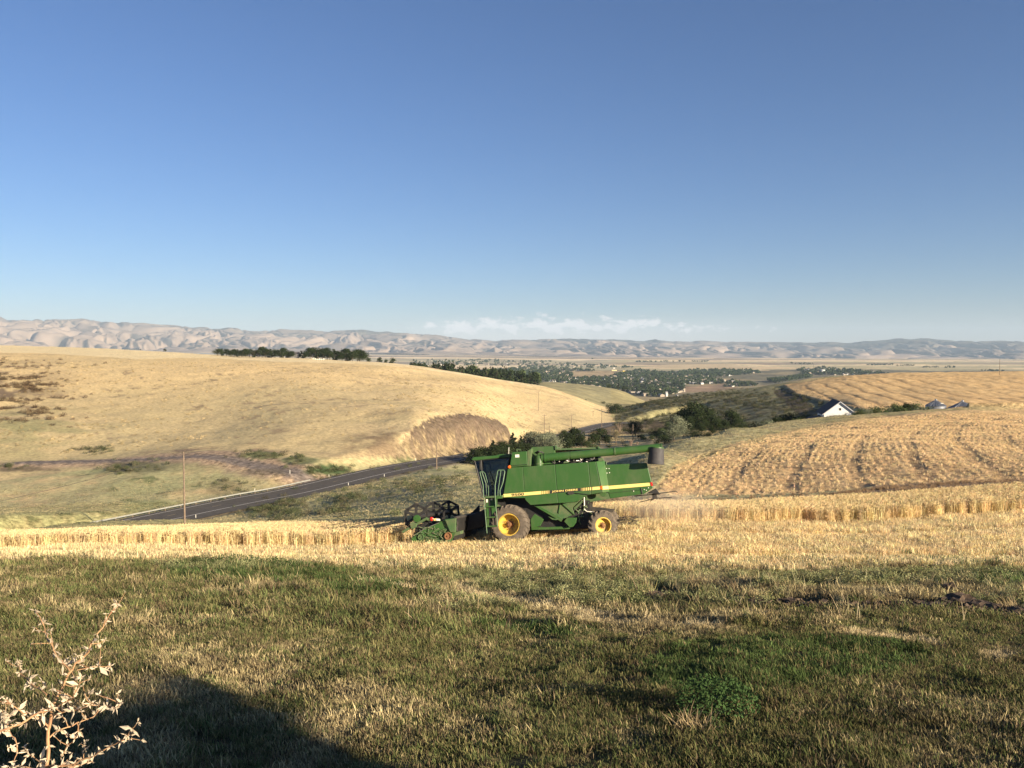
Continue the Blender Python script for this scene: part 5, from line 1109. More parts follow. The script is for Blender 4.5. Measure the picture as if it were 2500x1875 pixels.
idx = rng.integers(0, 5, n); tall = (rng.random(n) < .03 + .5 * sstep(.62, .72, fbm(x / .8, y / .8, 3, s=99)) + .45 * np.clip(greener, 0, 1) * (y > 14)) ; idx = np.where(tall, 5 + rng.integers(0, 3, n), idx); wz = weedz & (rng.random(n) < .22); idx = np.where(wz, 8 + rng.integers(0, 3, n), idx)
s_ = (0.95 + y / 38) * rng.uniform(.7, 1.35, n) * (1 - .35 * strawy.clip(0, 1)) * (.45 + 1.15 * fbm(x / .45, y / .55, 3, s=33)); s_ = np.where(tall, s_ * np.where(y < 12, .55, .9), s_); s_ = np.where(wz, s_ * .62, s_) * np.where(y < 12, .82, 1)
k = keep
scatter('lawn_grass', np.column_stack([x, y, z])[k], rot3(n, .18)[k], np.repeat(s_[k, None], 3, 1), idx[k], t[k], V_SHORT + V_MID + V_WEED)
# sparse tall dry stems standing in the rough part
n = 260; x, y = wedge(n, 12, 27, .6); z = H(x, y); k = (lawn_edge(x, y) > 0) & (x > -2); 
V_STEM = [variant('stem_v', *blades(rd, 3, .05, .25, .55, .004, .3, 3, .3), BLADE) for _ in range(3)]
scatter('dry_stems', np.column_stack([x, y, z])[k], rot3(n, .1)[k], np.ones((n, 3))[k], rng.integers(0, 3, n)[k], jit(n, (.5, .42, .25))[k], V_STEM)
# ---- stubble on the bench
DIR = R(180 - HEAD)
xs, ys = wedge(86000, 24.5, 58, .79); 
# snap to drill rows that run with the machine
hx, hy = math.cos(DIR), math.sin(DIR); al = xs * hx + ys * hy; ac_ = -xs * hy + ys * hx; ac_ = np.round(ac_ / .19) * .19 + rng.normal(0, .015, len(xs)); x = al * hx - ac_ * hy; y = al * hy + ac_ * hx
z = H(x, y); k = (lawn_edge(x, y) < .2) & (standing(x, y) < 0) & (y < 53.5); x, y, z = x[k], y[k], z[k]; n = len(x)
band = np.sin((ac_[k] + fbm(al[k] / 6, ac_[k] / 2, 2) * .8) / 6.1 * 2 * math.pi) * .5 + .5; nn = fbm(x / 1.5, y / 1.5, 3, s=77)
t = jit(n, (.86, .69, .39), .15) * (.78 + .42 * nn)[:, None] * np.where((band > .9)[:, None], 1.12, 1)
hs_z = rng.uniform(.75, 1.15, n) * (.72 + .5 * nn) * np.where(band > .88, .55, 1.0)
t = np.where((lawn_edge(x, y) > -2.2)[:, None] & (rng.random(n) < .22)[:, None], np.array((.16, .19, .085)), t)
rr_ = np.column_stack([rng.normal(0, .08, n), rng.normal(0, .08, n), np.full(n, DIR) + rng.normal(0, .06, n)])
scatter('wheat_stubble', np.column_stack([x, y, z]), rr_, np.column_stack([np.ones(n) * 1.25, np.ones(n) * 1.25, hs_z]), np.where(rng.random(n) < .16, 5 + rng.integers(0, 2, n), rng.integers(0, 5, n)), t, V_STUB + V_STRAW)
# ---- standing wheat
x, y = wedge(96000, 33, 55, .83); z = H(x, y); sd = standing(x, y); k = sd > 0; x, y, z, sd = x[k], y[k], z[k], sd[k]; n = len(x); nn = fbm(x / 1.2, y / 1.2, 3, s=7)
t = jit(n, (.80, .635, .35), .16) * (.93 + .14 * nn)[:, None]
rt = rot3(n, .06); rt[:, 0] += .06
scatter('standing_wheat', np.column_stack([x, y, z]), rt, np.repeat((rng.uniform(.68, 1.0, n) * (.92 + .16 * fbm(x / 4, y / 4, 2)))[:, None], 3, 1), rng.integers(0, 6, n), t, V_WHEAT)
# ---- brown weeds between the wheat and the contour field, and tall dry grass down the slope
x, y = wedge(14000, 54, 74, .72); k = (x > 3) & (standing(x, y) < 0); x, y = x[k], y[k]; z = landH(x, y); n = len(x); nn = fbm(x / 4, y / 3, 3, s=18)
k = rng.random(n) < np.clip(nn * 2 - .45, .08, 1); x, y, z, nn = x[k], y[k], z[k], nn[k]; n = len(x)
t = np.where((rng.random(n) < .4)[:, None], np.array((.42, .30, .18)), np.array((.27, .185, .11))) * rng.uniform(.7, 1.3, (n, 1))
scatter('brown_weeds', np.column_stack([x, y, z]), rot3(n), np.repeat((rng.uniform(.35, .75, n) * (.4 + nn))[:, None], 3, 1), rng.integers(0, 4, n), t, clone(V_TALL))
x, y = wedge(60000, 57, 215, .68); z = landH(x, y); px, py = proj(x, y, z); dr_, _ = road_info(x, y)
k = (dr_ > np.where(y < np.interp(px, _spx0, RD[:, 1]), 11.5, RW + .8)) & (px < 2150) & (dline(x, y, DD[::4]) > 5.0) & ~((px > 1560) & (py > np.interp(px, [1560, 1640, 1700, 1780, 1860, 1950, 2100, 2300, 2500], [1240, 1140, 1110, 1087, 1066, 1045, 1018, 1004, 999]) + 3)); x, y, z, px, py = x[k], y[k], z[k], px[k], py[k]; n = len(x)
nn = fbm(x / 9, y / 9, 4, s=18); n2_ = fbm(x / 3, y / 3, 3, s=28)
t = np.where((rng.random(n) < sstep(.45, .62, nn) * .8)[:, None], np.array((.33, .315, .165)), np.array((.52, .44, .25))); t = np.where((sstep(.58, .66, n2_) > rng.random(n))[:, None], np.array((.22, .21, .11)), t) * rng.uniform(.75, 1.25, (n, 1))
scatter('valley_tall_grass', np.column_stack([x, y, z]), rot3(n), np.repeat((rng.uniform(.5, 1.0, n) * (.5 + .6 * n2_) * .62)[:, None], 3, 1), rng.integers(0, 4, n), t, clone(V_TALL))
# scattered low shrubs: valley floor, road side, scrub hill
def bushes(name, N_, y0, y1, cond, cols, s0, s1, half=.7):
    x, y = wedge(N_, y0, y1, half); z = landH(x, y); px, py = proj(x, y, z); k = cond(x, y, px, py); x, y, z = x[k], y[k], z[k]; n = len(x)
    t = np.array(cols)[rng.integers(0, len(cols), n)] * rng.uniform(.7, 1.3, (n, 1)); s = rng.uniform(s0, s1, n)
    scatter(name, np.column_stack([x, y, z]), rot3(n), np.column_stack([s * 1.2, s * 1.2, s]), rng.integers(0, 3, n), t, clone(V_BUSH))
def c_valley(x, y, px, py):
    m = np.zeros(len(x))
    for bx, by, sx_, sy_, w in [(235, 1099, 45, 7, 1), (670, 1252, 60, 12, .8), (700, 1235, 60, 15, .5), (640, 1112, 60, 8, .5), (800, 1148, 55, 12, .9), (730, 1122, 40, 8, .5), (330, 1142, 60, 10, .5), (820, 1250, 40, 14, .5), (840, 1215, 70, 15, .3), (1000, 1190, 120, 40, .14), (300, 1145, 30, 10, .8), (555, 1190, 40, 16, .3), (20, 1140, 60, 6, .5)]: m = np.maximum(m, w * np.exp(-(((px - bx) / sx_) ** 2 + ((py - by) / sy_) ** 2)))
    return rng.random(len(x)) < m
bushes('valley_shrubs', 30000, 80, 280, c_valley, [(.08, .095, .045), (.12, .13, .065), (.15, .135, .08)], .6, 1.5)
def c_scrub(x, y, px, py): return (px > 1500) & (px < 2010) & (py > 950) & (py < 1062) & (rng.random(len(x)) < sstep(.42, .6, fbm(x / 9, y / 7, 3, s=31)) * sstep(945, 975, py) + .04)
bushes('hillside_scrub', 26000, 330, 760, c_scrub, [(.05, .055, .028), (.075, .08, .038), (.11, .10, .055)], 1.0, 2.4)
def c_brown(x, y, px, py): return rng.random(len(x)) < np.maximum(np.exp(-((px / 120) ** 2 + ((py - 955) / 45) ** 2)), .5 * np.exp(-(((px - 60) / 110) ** 2 + ((py - 1010) / 25) ** 2))) * sstep(.45, .6, fbm(x / 12, y / 8, 3, s=21)) * 1.2
bushes('brown_scrub', 40000, 262, 520, c_brown, [(.13, .085, .05), (.10, .07, .045), (.16, .12, .07)], .9, 2.0, .66)
def c_hill(x, y, px, py): return (px < 1300) & (py > 880) & (rng.random(len(x)) < .07 + .5 * sstep(.60, .7, fbm(x / 10, y / 10, 3, s=91)))
bushes('hillside_tufts', 30000, 262, 520, c_hill, [(.40, .32, .17), (.33, .27, .145), (.58, .46, .25)], .35, .9, .66)
# stubble rows of the contour field as real rows
x, y = wedge(120000, 66, 190, .70); k = (x > 12); x, y = x[k], y[k]
wv_ = lambda a, b: dline(a, b, EDGE2) + 3.0 * fbm(a / 26, b / 26, 2, .3, s=3)
q = wv_(x, y); gx_ = (wv_(x + .3, y) - q) / .3; gy_ = (wv_(x, y + .3) - q) / .3; gg = gx_ ** 2 + gy_ ** 2 + .05; dq = (np.round(q / .78) * .78 - q) * np.where(rng.random(len(q)) < .38, 0, 1) + rng.normal(0, .10, len(q)); x = x + dq * gx_ / gg; y = y + dq * gy_ / gg
trk = np.sin((dline(x, y, EDGE2) + fbm(x / 30, y / 30, 4) * 2.5) / 6.2 * 2 * math.pi) * .5 + .5
z = landH(x, y); px, py = proj(x, y, z); yl = np.interp(px, [1560, 1640, 1700, 1780, 1860, 1950, 2100, 2300, 2500], [1240, 1140, 1110, 1087, 1066, 1045, 1018, 1004, 999])
k = (px > 1590) & (py > yl + 6) & (y > 75) & (rng.random(len(x)) > sstep(.80, .95, trk) * .6) & (rng.random(len(x)) < .35 + 1.1 * fbm(x / 7, y / 7, 3, s=66)); x, y, z = x[k], y[k], z[k]; n = len(x)
t = jit(n, (.68, .52, .30), .2)
scatter('contour_stubble', np.column_stack([x, y, z]), rot3(n, .08), np.column_stack([np.full(n, 1.2), np.full(n, 1.2), rng.uniform(.45, .85, n)]), rng.integers(0, 5, n), t, clone(V_STUB))
# ---------------------------------------------------------------- trees
BARK = mat('bark', (.12, .09, .065), rough=.95, var=.3, scale=8)
L_DARK = leafmat('dark_leaves', (.030, .042, .018), .35, inst=False, trans=.15); L_MID = leafmat('mid_leaves', (.07, .092, .038), .35, inst=False, trans=.2); L_GREY = leafmat('willow_leaves', (.17, .185, .12), .3, inst=False, trans=.2)
L_PALE = leafmat('pale_leaves', (.26, .215, .12), .3, inst=False, trans=.2); L_CON = leafmat('needles', (.026, .036, .018), .3, inst=False, trans=.05); L_FRESH = leafmat('fresh_leaves', (.065, .115, .04), .3, inst=False, trans=.25)
def crown_mesh(rd, n, h, wd, base, leaf, shape='round', lobes=9):
    V = []; Fc = []; cs = []
    for i in range(lobes):
        a = rd.uniform(0, 6.283); t = (i + .5) / lobes
        if shape == 'round': zz = base + (h - base) * (.2 + .68 * t); rr = wd * .5 * math.sin(math.pi * min(.93, .25 + .7 * t)) * rd.uniform(.25, .75)
        elif shape == 'cone': zz = base + (h - base) * t; rr = wd * .5 * (1 - t) * rd.uniform(.3, .8)
        else: zz = base + (h - base) * rd.uniform(.1, .9); rr = wd * .5 * rd.uniform(.2, .9)
        s = wd * (.30 if shape != 'cone' else .34 * (1.12 - t)) * rd.uniform(.7, 1.2); cs.append((rr * math.cos(a), rr * math.sin(a), min(zz, h - s * .6), s))
    if shape != 'cone': cs.append((0, 0, h - wd * .2, wd * .22))
    for i in range(n):
        cx, cy, cz, s = cs[rd.randrange(len(cs))]; v = Vector((rd.gauss(0, 1), rd.gauss(0, 1), rd.gauss(0, 1))).normalized() * s * (rd.random() ** .35) * (1.35 if rd.random() < .10 else 1); p = Vector((cx + v.x, cy + v.y, max(cz + v.z * .8, base * .6)))
        nrm = (v.normalized() + Vector((rd.gauss(0, .55), rd.gauss(0, .55), rd.gauss(0, .55)))).normalized(); q = nrm.orthogonal().normalized(); q = Matrix.Rotation(rd.uniform(0, 6.28), 3, nrm) @ q; r2 = nrm.cross(q); L = leaf * rd.uniform(.5, 1.3); b = len(V)
        V += [p - q * L, p - r2 * L * .55, p + q * L, p + r2 * L * .55]; Fc.append((b, b + 1, b + 2, b + 3))
    return V, Fc
def trunk_mesh(rd, h, base, r):
    m = MB(); m.tube([(0, 0, -.5), (rd.uniform(-.1, .1), 0, h * .4), (rd.uniform(-.2, .2), rd.uniform(-.2, .2), h * .82)], [r, r * .7, r * .2], 6)
    for k in range(5):
        a = rd.uniform(0, 6.283); z0 = h * rd.uniform(.25, .6); L = h * rd.uniform(.15, .32); m.tube([(0, 0, z0), (math.cos(a) * L * .6, math.sin(a) * L * .6, z0 + L * .6), (math.cos(a) * L, math.sin(a) * L, z0 + L * 1.1)], [r * .45, r * .25, r * .08], 4)
    return m
rd = random.Random(5); PROTO = {}
def proto(key, leafm, n, wd, base, leaf, shape, lobes=9):
    out = []
    for k in range(3):
        c = crown_mesh(rd, n, 1.0, wd * rd.uniform(.9, 1.1), base, leaf, shape, lobes); me = bpy.data.meshes.new('crown'); me.from_pydata([tuple(v) for v in c[0]], [], c[1]); me.materials.append(leafm)
        tm = trunk_mesh(rd, 1.0, base, .028); t = bpy.data.meshes.new('trunk'); t.from_pydata(tm.v, [], tm.f); t.materials.append(BARK); out.append((me, t))
    PROTO[key] = out
proto('dark', L_DARK, 2600, .95, .10, .030, 'round', 12); proto('mid', L_MID, 2600, .9, .08, .030, 'round', 12); proto('willow', L_GREY, 3000, .95, .05, .026, 'round', 13); proto('conifer', L_CON, 2200, .62, .06, .030, 'cone', 14); proto('pale', L_PALE, 900, .8, .2, .022, 'round', 12)
proto('bush', L_MID, 1400, 1.5, .0, .05, 'low', 10); proto('darkbush', L_DARK, 1400, 1.6, .0, .05, 'low', 10); proto('far', L_DARK, 260, .95, .08, .085, 'round', 7); proto('farcon', L_CON, 200, .55, .05, .08, 'cone', 7); proto('farmid', L_MID, 260, 1.0, .05, .085, 'round', 7); proto('greybush', L_GREY, 1300, 1.5, 0, .045, 'low', 9)
KIND = {'dark': 'leafy_tree', 'mid': 'leafy_tree', 'willow': 'willow_tree', 'conifer': 'conifer_tree', 'pale': 'dry_tree', 'bush': 'shrub', 'darkbush': 'shrub', 'far': 'leafy_tree', 'farmid': 'leafy_tree', 'farcon': 'conifer_tree', 'greybush': 'shrub'}
def tree(key, loc, h, label, group, wscale=1.0):
    c, t = PROTO[key][rng.integers(0, 3)]; r_ = empty(KIND[key], loc, rng.uniform(0, 6.28)); r_.scale = (h * wscale, h * wscale, h)
    tag(r_, label, 'shrub' if 'bush' in key else 'tree', group)
    for nm, me in (('crown', c), ('trunk', t)):
        o = bpy.data.objects.new(nm, me); C.objects.link(o); o.parent = r_
    return r_
def tree_px(key, px, pytop, Y, label, group=None, w=1.0, ground=True):
    b = ong(px, Y); h = P(px, pytop, Y).z - b.z; return tree(key, b, max(h, 1.0), label, group, w)
MIDT = [('dark', 1180, 1094, 262, 'leftmost low dark tree behind the cab of the combine', 1.3), ('conifer', 1204, 1075, 268, 'small dark spiky conifer left of the tree group over the cab', 1.2), ('dark', 1226, 1077, 275, 'dark rounded tree straight above the combine cab', 1.1), ('conifer', 1252, 1056, 285, 'tallest spiky conifer above the combine cab', 1.0), ('conifer', 1272, 1064, 286, 'narrow conifer right of the tallest spiky one', 1.0),
 ('willow', 1304, 1052, 296, 'silvery green willow above the grain tank', 1.15), ('willow', 1338, 1054, 300, 'second silvery willow right of the first over the tank', 1.15), ('dark', 1377, 1050, 330, 'small dark conical tree between willow and road bend', .7), ('dark', 1403, 1044, 318, 'dark tree just below the road bend', .95), ('mid', 1432, 1076, 300, 'low green tree above the unloading auger', 1.1), ('willow', 1360, 1084, 285, 'low grey green bush tree above the auger elbow', 1.2),
 ('dark', 1466, 1046, 322, 'dark green tree right of the tall slim pole', 1.05), ('pale', 1507, 1046, 318, 'pale sandy half bare tree above the auger', 1.1), ('dark', 1549, 1028, 372, 'dark narrow tree against the brown bank', .9), ('mid', 1590, 1062, 320, 'shaded green tree left of the silvery round one', 1.1), ('willow', 1650, 1014, 305, 'tall silvery round tree left of the big dark one', .85), ('mid', 1615, 1046, 298, 'mid green tree at the foot of the silvery round tree', 1.0),
 ('dark', 1693, 982, 352, 'biggest dark tree in the clump right of the auger spout', .95), ('dark', 1665, 1000, 365, 'dark tree behind the silvery round tree', .95), ('dark', 1728, 996, 350, 'dark tree right of the biggest dark tree', .95), ('mid', 1752, 1022, 345, 'green tree in the gap of the dark clump', .9), ('dark', 1785, 1002, 350, 'rightmost dark tree of the clump right of the spout', 1.0), ('darkbush', 1820, 1038, 300, 'low dark shrub right of the dark clump', 1.2)]
for k_, px, pt, Y, lab, w in MIDT: tree_px(k_, px, pt, Y, lab, 'trees in the hollow beside the road', w * (1.45 if k_ in ('dark', 'mid', 'willow') else 1.25))
FILL = [(1170, 1098, 255, 'darkbush'), (1190, 1092, 258, 'darkbush'), (1212, 1090, 258, 'dark'), (1236, 1086, 262, 'darkbush'), (1262, 1082, 268, 'dark'), (1285, 1082, 270, 'dark'), (1290, 1062, 300, 'willow'), (1322, 1060, 292, 'willow'), (1350, 1066, 282, 'willow'), (1368, 1074, 290, 'darkbush'), (1385, 1070, 292, 'dark'), (1392, 1058, 305, 'dark'), (1418, 1064, 305, 'dark'), (1446, 1084, 285, 'bush'), (1450, 1060, 315, 'dark'), (1482, 1062, 318, 'dark'), (1486, 1086, 290, 'darkbush'), (1520, 1072, 305, 'pale'), (1530, 1092, 282, 'bush'), (1560, 1060, 330, 'darkbush'), (1575, 1066, 318, 'darkbush'), (1600, 1052, 325, 'dark'), (1604, 1080, 275, 'bush'), (1632, 1030, 320, 'mid'), (1668, 1040, 290, 'willow'), (1680, 1030, 320, 'dark'), (1706, 1000, 345, 'dark'), (1712, 1036, 300, 'dark'), (1740, 1016, 340, 'dark'), (1738, 1044, 290, 'dark'), (1768, 1026, 330, 'dark'), (1765, 1046, 275, 'darkbush'), (1800, 1024, 320, 'dark'), (1800, 1044, 262, 'bush'), (1648, 1036, 280, 'willow'), (1680, 1016, 330, 'dark'), (1716, 1022, 310, 'dark'), (1748, 1028, 300, 'dark'), (1700, 1052, 262, 'darkbush'), (1730, 1056, 258, 'darkbush'), (1622, 1062, 270, 'darkbush')]
WD_ = {'darkbush': 'dark shrub', 'bush': 'green shrub', 'dark': 'dark tree', 'willow': 'silvery willow', 'pale': 'pale dry tree', 'mid': 'green tree'}
for px, pt, Y, k_ in FILL:
    wh = 'over the combine cab' if px < 1280 else 'over the grain tank' if px < 1375 else 'over the unloading auger' if px < 1590 else 'in the clump right of the auger spout'
    tree_px(k_, px, pt, Y, 'smaller %s filling the gap %s' % (WD_[k_], wh), 'smaller %ss %s' % (WD_[k_], wh), 1.5 if 'bush' not in k_ else 1.25)
# bare brush
def bare(px, pyt, Y, lab, n=26):
    b = ong(px, Y); h = P(px, pyt, Y).z - b.z; m = MB(); rq = random.Random(int(px))
    for i in range(n):
        a = rq.uniform(0, 6.283); s = rq.uniform(.1, .55) * h; m.tube([(rq.uniform(-.3, .3), rq.uniform(-.3, .3), -.2), (math.cos(a) * s * .5, math.sin(a) * s * .5, h * .55), (math.cos(a) * s, math.sin(a) * s, h * rq.uniform(.75, 1))], [.09, .05, .02], 4)
    o = m.build('bare_bush', mat('bare_twigs', (.22, .16, .12), rough=.95, var=.3, scale=3), None); o.location = b; tag(o, lab, 'bush', 'bare leafless bushes')
bare(1540, 1072, 300, 'bare reddish brush above the auger tube'); bare(1556, 1078, 295, 'bare thin brush right of the reddish one'); bare(1512, 1030, 400, 'bare brush on the brown bank by the road'); bare(2116, 976, 262, 'tall bare tree behind the hedge right of the barn', 9); bare(2139, 975, 262, 'second bare tree behind the hedge right of the barn', 9)
HEDGE = [(1845, 1032, 250, 'darkbush'), (1870, 1026, 235, 'greybush'), (1895, 1018, 245, 'dark'), (1915, 1012, 260, 'dark'), (1930, 1012, 262, 'darkbush'), (1948, 1018, 240, 'bush'), (1968, 1012, 262, 'bush'), (2040, 1014, 226, 'greybush'), (2062, 1013, 226, 'greybush'), (2085, 1008, 228, 'bush'), (2098, 1000, 235, 'bush'), (2112, 997, 238, 'greybush'), (2130, 995, 240, 'bush'), (2150, 992, 245, 'bush'), (2168, 990, 250, 'greybush'), (2182, 985, 256, 'mid'), (2200, 992, 245, 'bush'), (2213, 984, 262, 'dark'), (2231, 985, 262, 'mid'), (2248, 991, 250, 'greybush'), (2262, 994, 250, 'bush')]
for i, (px, pt, Y, k_) in enumerate(HEDGE):
    side = 'left of the white barn' if px < 2000 else ('at the foot of the white barn gable' if px < 2095 else 'in the hedge between barn and grain bins')
    word = {'darkbush': 'dark shrub', 'greybush': 'grey green shrub', 'dark': 'small dark tree', 'bush': 'green shrub', 'mid': 'small green tree'}[k_]
    tree_px(k_, px, pt, Y, '%s %s' % (word, side), 'hedge shrubs around the farmstead, %s %s' % (word, side), 1.0 if 'bush' not in k_ else .9)
tree_px('darkbush', 1505, 985, 640, 'lone dark bush on the golden slope above the road bend', None, 1.3); tree_px('darkbush', 1492, 990, 640, 'smaller dark bush left of the lone bush', None, 1.0); tree_px('darkbush', 1472, 980, 900, 'dark bush in the gully below the green ridge', None, 1.5); tree_px('bush', 1430, 974, 870, 'brownish bush in the gully, left one', None, 1.3)
# belt of trees on the left crest
bx = [533, 542, 552, 561, 571, 580, 590, 600, 610, 618, 628, 640, 650, 661, 672, 682, 692, 735, 745, 757, 768, 776, 786, 797, 806, 815, 824, 834, 843, 851, 862, 872, 880, 690, 712]
bt = [852, 855, 856, 857, 856, 857, 856, 855, 856, 857, 858, 850, 852, 856, 857, 855, 853, 860, 861, 853, 852, 856, 855, 853, 857, 856, 861, 863, 855, 856, 858, 857, 858, 858, 861]
BP_ = lambda a: 'low left end' if a < 590 else 'left middle' if a < 660 else 'farmhouse part' if a < 750 else 'tall right middle' if a < 830 else 'right end'
for i, (a_, b_) in enumerate(zip(bx, bt)):
    tree_px('farcon' if i % 4 == 1 else 'dark', a_, b_ - (4 if i % 3 else 1), 715 + (i % 3) * 12, 'dark %s in the %s of the belt along the left crest' % ('conifer' if i % 4 == 1 else 'broad tree', BP_(a_)), 'belt of dark trees on the left crest, %s, %s' % (BP_(a_), 'conifers' if i % 4 == 1 else 'broad trees'), 1.7)
for a_, b_, lab in [(403, 851, 'lone dark round tree on the wheat crest left of the belt'), (343, 852, 'tiny dark bush on the wheat crest, left of the lone tree'), (899, 873, 'slim tree just right of the dark belt'), (928, 872, 'small pointed tree right of the slim one'), (943, 877, 'lowest little tree between the pointed and the round one'), (959, 874, 'round dark tree standing alone right of the belt')]: tree_px('far', a_, b_, 760 if a_ > 500 else 880, lab, None, 1.2)
# trees beyond the right end of the crest, going down to the town
rq = random.Random(77)
def hit(px, py, y0=1000, y1=9000):
    Ys = np.geomspace(y0, y1, 260); X = (px - 1250) / F * Ys; zz = H(X, Ys); pp = proj(X, Ys, zz)[1]
    s = np.where((pp[:-1] >= py) & (pp[1:] < py))[0]
    if not len(s): return None
    i = s[0]; f = (pp[i] - py) / (pp[i] - pp[i + 1]); Y = Ys[i] + f * (Ys[i + 1] - Ys[i]); Xv = (px - 1250) / F * Y; return Vector((Xv, Y, float(H(np.array([Xv]), np.array([Y]))[0])))
cy = lambda px: float(np.interp(px, [960, 1042, 1151, 1300], [886, 899, 916, 930]))
RW_ = ['thin upper end', 'upper middle', 'lower middle', 'thick lower end']
for i in range(75):
    px = 975 + 340 * rq.random() ** .75; base = cy(px) + rq.uniform(-3, 3); Y = rq.uniform(900, 1250); b = Vector(((px - 1250) / F * Y, Y, zpy(base + rq.uniform(0, 4), Y))); b.z = min(b.z, float(H(np.array([b.x]), np.array([b.y]))[0])); tp = base - rq.uniform(5, 12) - 10 * sstep(1040, 1100, px) - 4 * sstep(1180, 1250, px); h = P(px, tp, Y).z - b.z
    tree(rq.choice(['far', 'far', 'farmid', 'farcon']), b, h, 'dark tree behind the falling golden hill, %s' % RW_[int(px > 1060) + int(px > 1140) + int(px > 1230)], 'trees behind the golden hill, %s' % RW_[int(px > 1060) + int(px > 1140) + int(px > 1230)], 16 / max(h, 8))
# ---------------------------------------------------------------- town
POLY = [[(1180, 908), (1300, 894), (1420, 903), (1500, 914), (1560, 905), (1640, 912), (1700, 904), (1830, 905), (1860, 912), (1720, 924), (1800, 935), (1850, 942), (1700, 950), (1610, 970), (1560, 966), (1480, 950), (1400, 940), (1300, 928), (1200, 925)],
        [(1000, 880), (1200, 878), (1400, 889), (1500, 893), (1560, 898), (1500, 901), (1300, 894), (1000, 893)], [(1690, 905), (1850, 906), (1860, 914), (1700, 920)], [(1942, 903), (2010, 898), (2176, 915), (2100, 917), (1960, 915)], [(1873, 930), (1977, 916), (1980, 922), (1890, 936)]]
POLYB = [[(1670, 940), (1790, 936), (1740, 956), (1670, 958)], [(1385, 907), (1500, 907), (1500, 922), (1400, 922)]]
pts = []
def sample(poly, n):
    xs = [p[0] for p in poly]; ys_ = [p[1] for p in poly]; out = []
    while len(out) < n:
        a = rq.uniform(min(xs), max(xs)); b = rq.uniform(min(ys_), max(ys_))
        if inpoly(np.array([a]), np.array([b]), poly)[0] and not any(inpoly(np.array([a]), np.array([b]), q)[0] for q in POLYB): out.append((a, b))
    return out
spots = []
for poly, n in zip(POLY, (1900, 260, 130, 200, 170)): spots += [hit(a, b, 1400, 9000) for a, b in sample(poly, n)]
spots = [s for s in spots if s]; spots.sort(key=lambda v: v.y)
TOWNG = 'trees among the houses of the far town'; nt_ = 0; rest = MB()
for s in spots:
    h = rq.uniform(8, 15) * (1 + .25 * (s.y > 3500)); 
    if nt_ < 290 and rq.random() < .5:
        kk_ = rq.choice(['far', 'far', 'farmid', 'farcon']); qx = proj(s.x, s.y, s.z)[0]; wd_ = {'far': 'dark broad tree', 'farmid': 'mid green tree', 'farcon': 'dark pointed tree'}[kk_]
        pl_ = ('at the near left edge' if qx < 1450 else 'at the near middle' if qx < 1530 else 'right of the near middle' if qx < 1610 else 'left of the brown clearing' if qx < 1690 else 'around the brown clearing' if qx < 1800 else 'in the far right outskirts') + ' of the far town'
        if s.y > 2300: pl_ = pl_.replace('near', 'inner')
        tree(kk_, s, h, '%s %s' % (wd_, pl_), '%ss %s' % (wd_, pl_), rq.uniform(1.1, 1.5)); nt_ += 1
    else:
        for q in range(16):
            v = Vector((rq.gauss(0, 1), rq.gauss(0, 1), rq.gauss(0, 1))).normalized() * rq.uniform(.4, 1); p = s + Vector((v.x * h * .65, v.y * h * .65, h * .5 + v.z * h * .45)); L = h * .30; a = Vector((rq.uniform(-1, 1), rq.uniform(-1, 1), rq.uniform(-1, 1))).normalized() * L; b = a.orthogonal().normalized() * L * .7; k = len(rest.v)
            rest.v += [tuple(p - a), tuple(p - b), tuple(p + a), tuple(p + b)]; rest.f.append((k, k + 1, k + 2, k + 3))
for (a0, b0, a1, b1, n) in [(1552, 884, 1730, 883, 46), (1320, 884, 1345, 884, 8), (2117, 892, 2180, 891, 30), (2190, 893, 2235, 893, 16), (2250, 897, 2330, 898, 30), (2395, 905, 2450, 907, 22), (1925, 888, 1990, 890, 18), (1380, 862, 1384, 862, 2), (1445, 877, 1450, 877, 2), (1200, 868, 1215, 868, 3), (830, 860, 850, 860, 4), (1008, 858, 1018, 858, 3)]:
    for i in range(n):
        t = rq.random(); q = hit(a0 + (a1 - a0) * t, b0 + (b1 - b0) * t + rq.uniform(-.7, .7), 1500, 14500)
        if q is None: continue
        h = q.y / 2020 * rq.uniform(3, 5.5)
        for _ in range(14):
            v = Vector((rq.gauss(0, 1), rq.gauss(0, 1), rq.gauss(0, 1))).normalized() * rq.uniform(.3, 1); p = q + Vector((v.x * h * .7, v.y * h * .7, h * .5 + v.z * h * .45)); L = h * .28; a = Vector((rq.uniform(-1, 1), rq.uniform(-1, 1), rq.uniform(-1, 1))).normalized() * L; b = a.orthogonal().normalized() * L * .7; k = len(rest.v)
            rest.v += [tuple(p - a), tuple(p - b), tuple(p + a), tuple(p + b)]; rest.f.append((k, k + 1, k + 2, k + 3))
o = rest.build('distant_woodland', L_DARK, None); tag(o, kind='stuff')
HW = [mat('house_white', (.55, .53, .49), rough=.8), mat('house_tan', (.30, .25, .19), rough=.8), mat('house_grey', (.22, .22, .23), rough=.8)]; HR = [mat('roof_pale', (.30, .29, .29), rough=.8), mat('roof_dark', (.09, .085, .085), rough=.9), mat('roof_brown', (.17, .13, .10), rough=.9)]
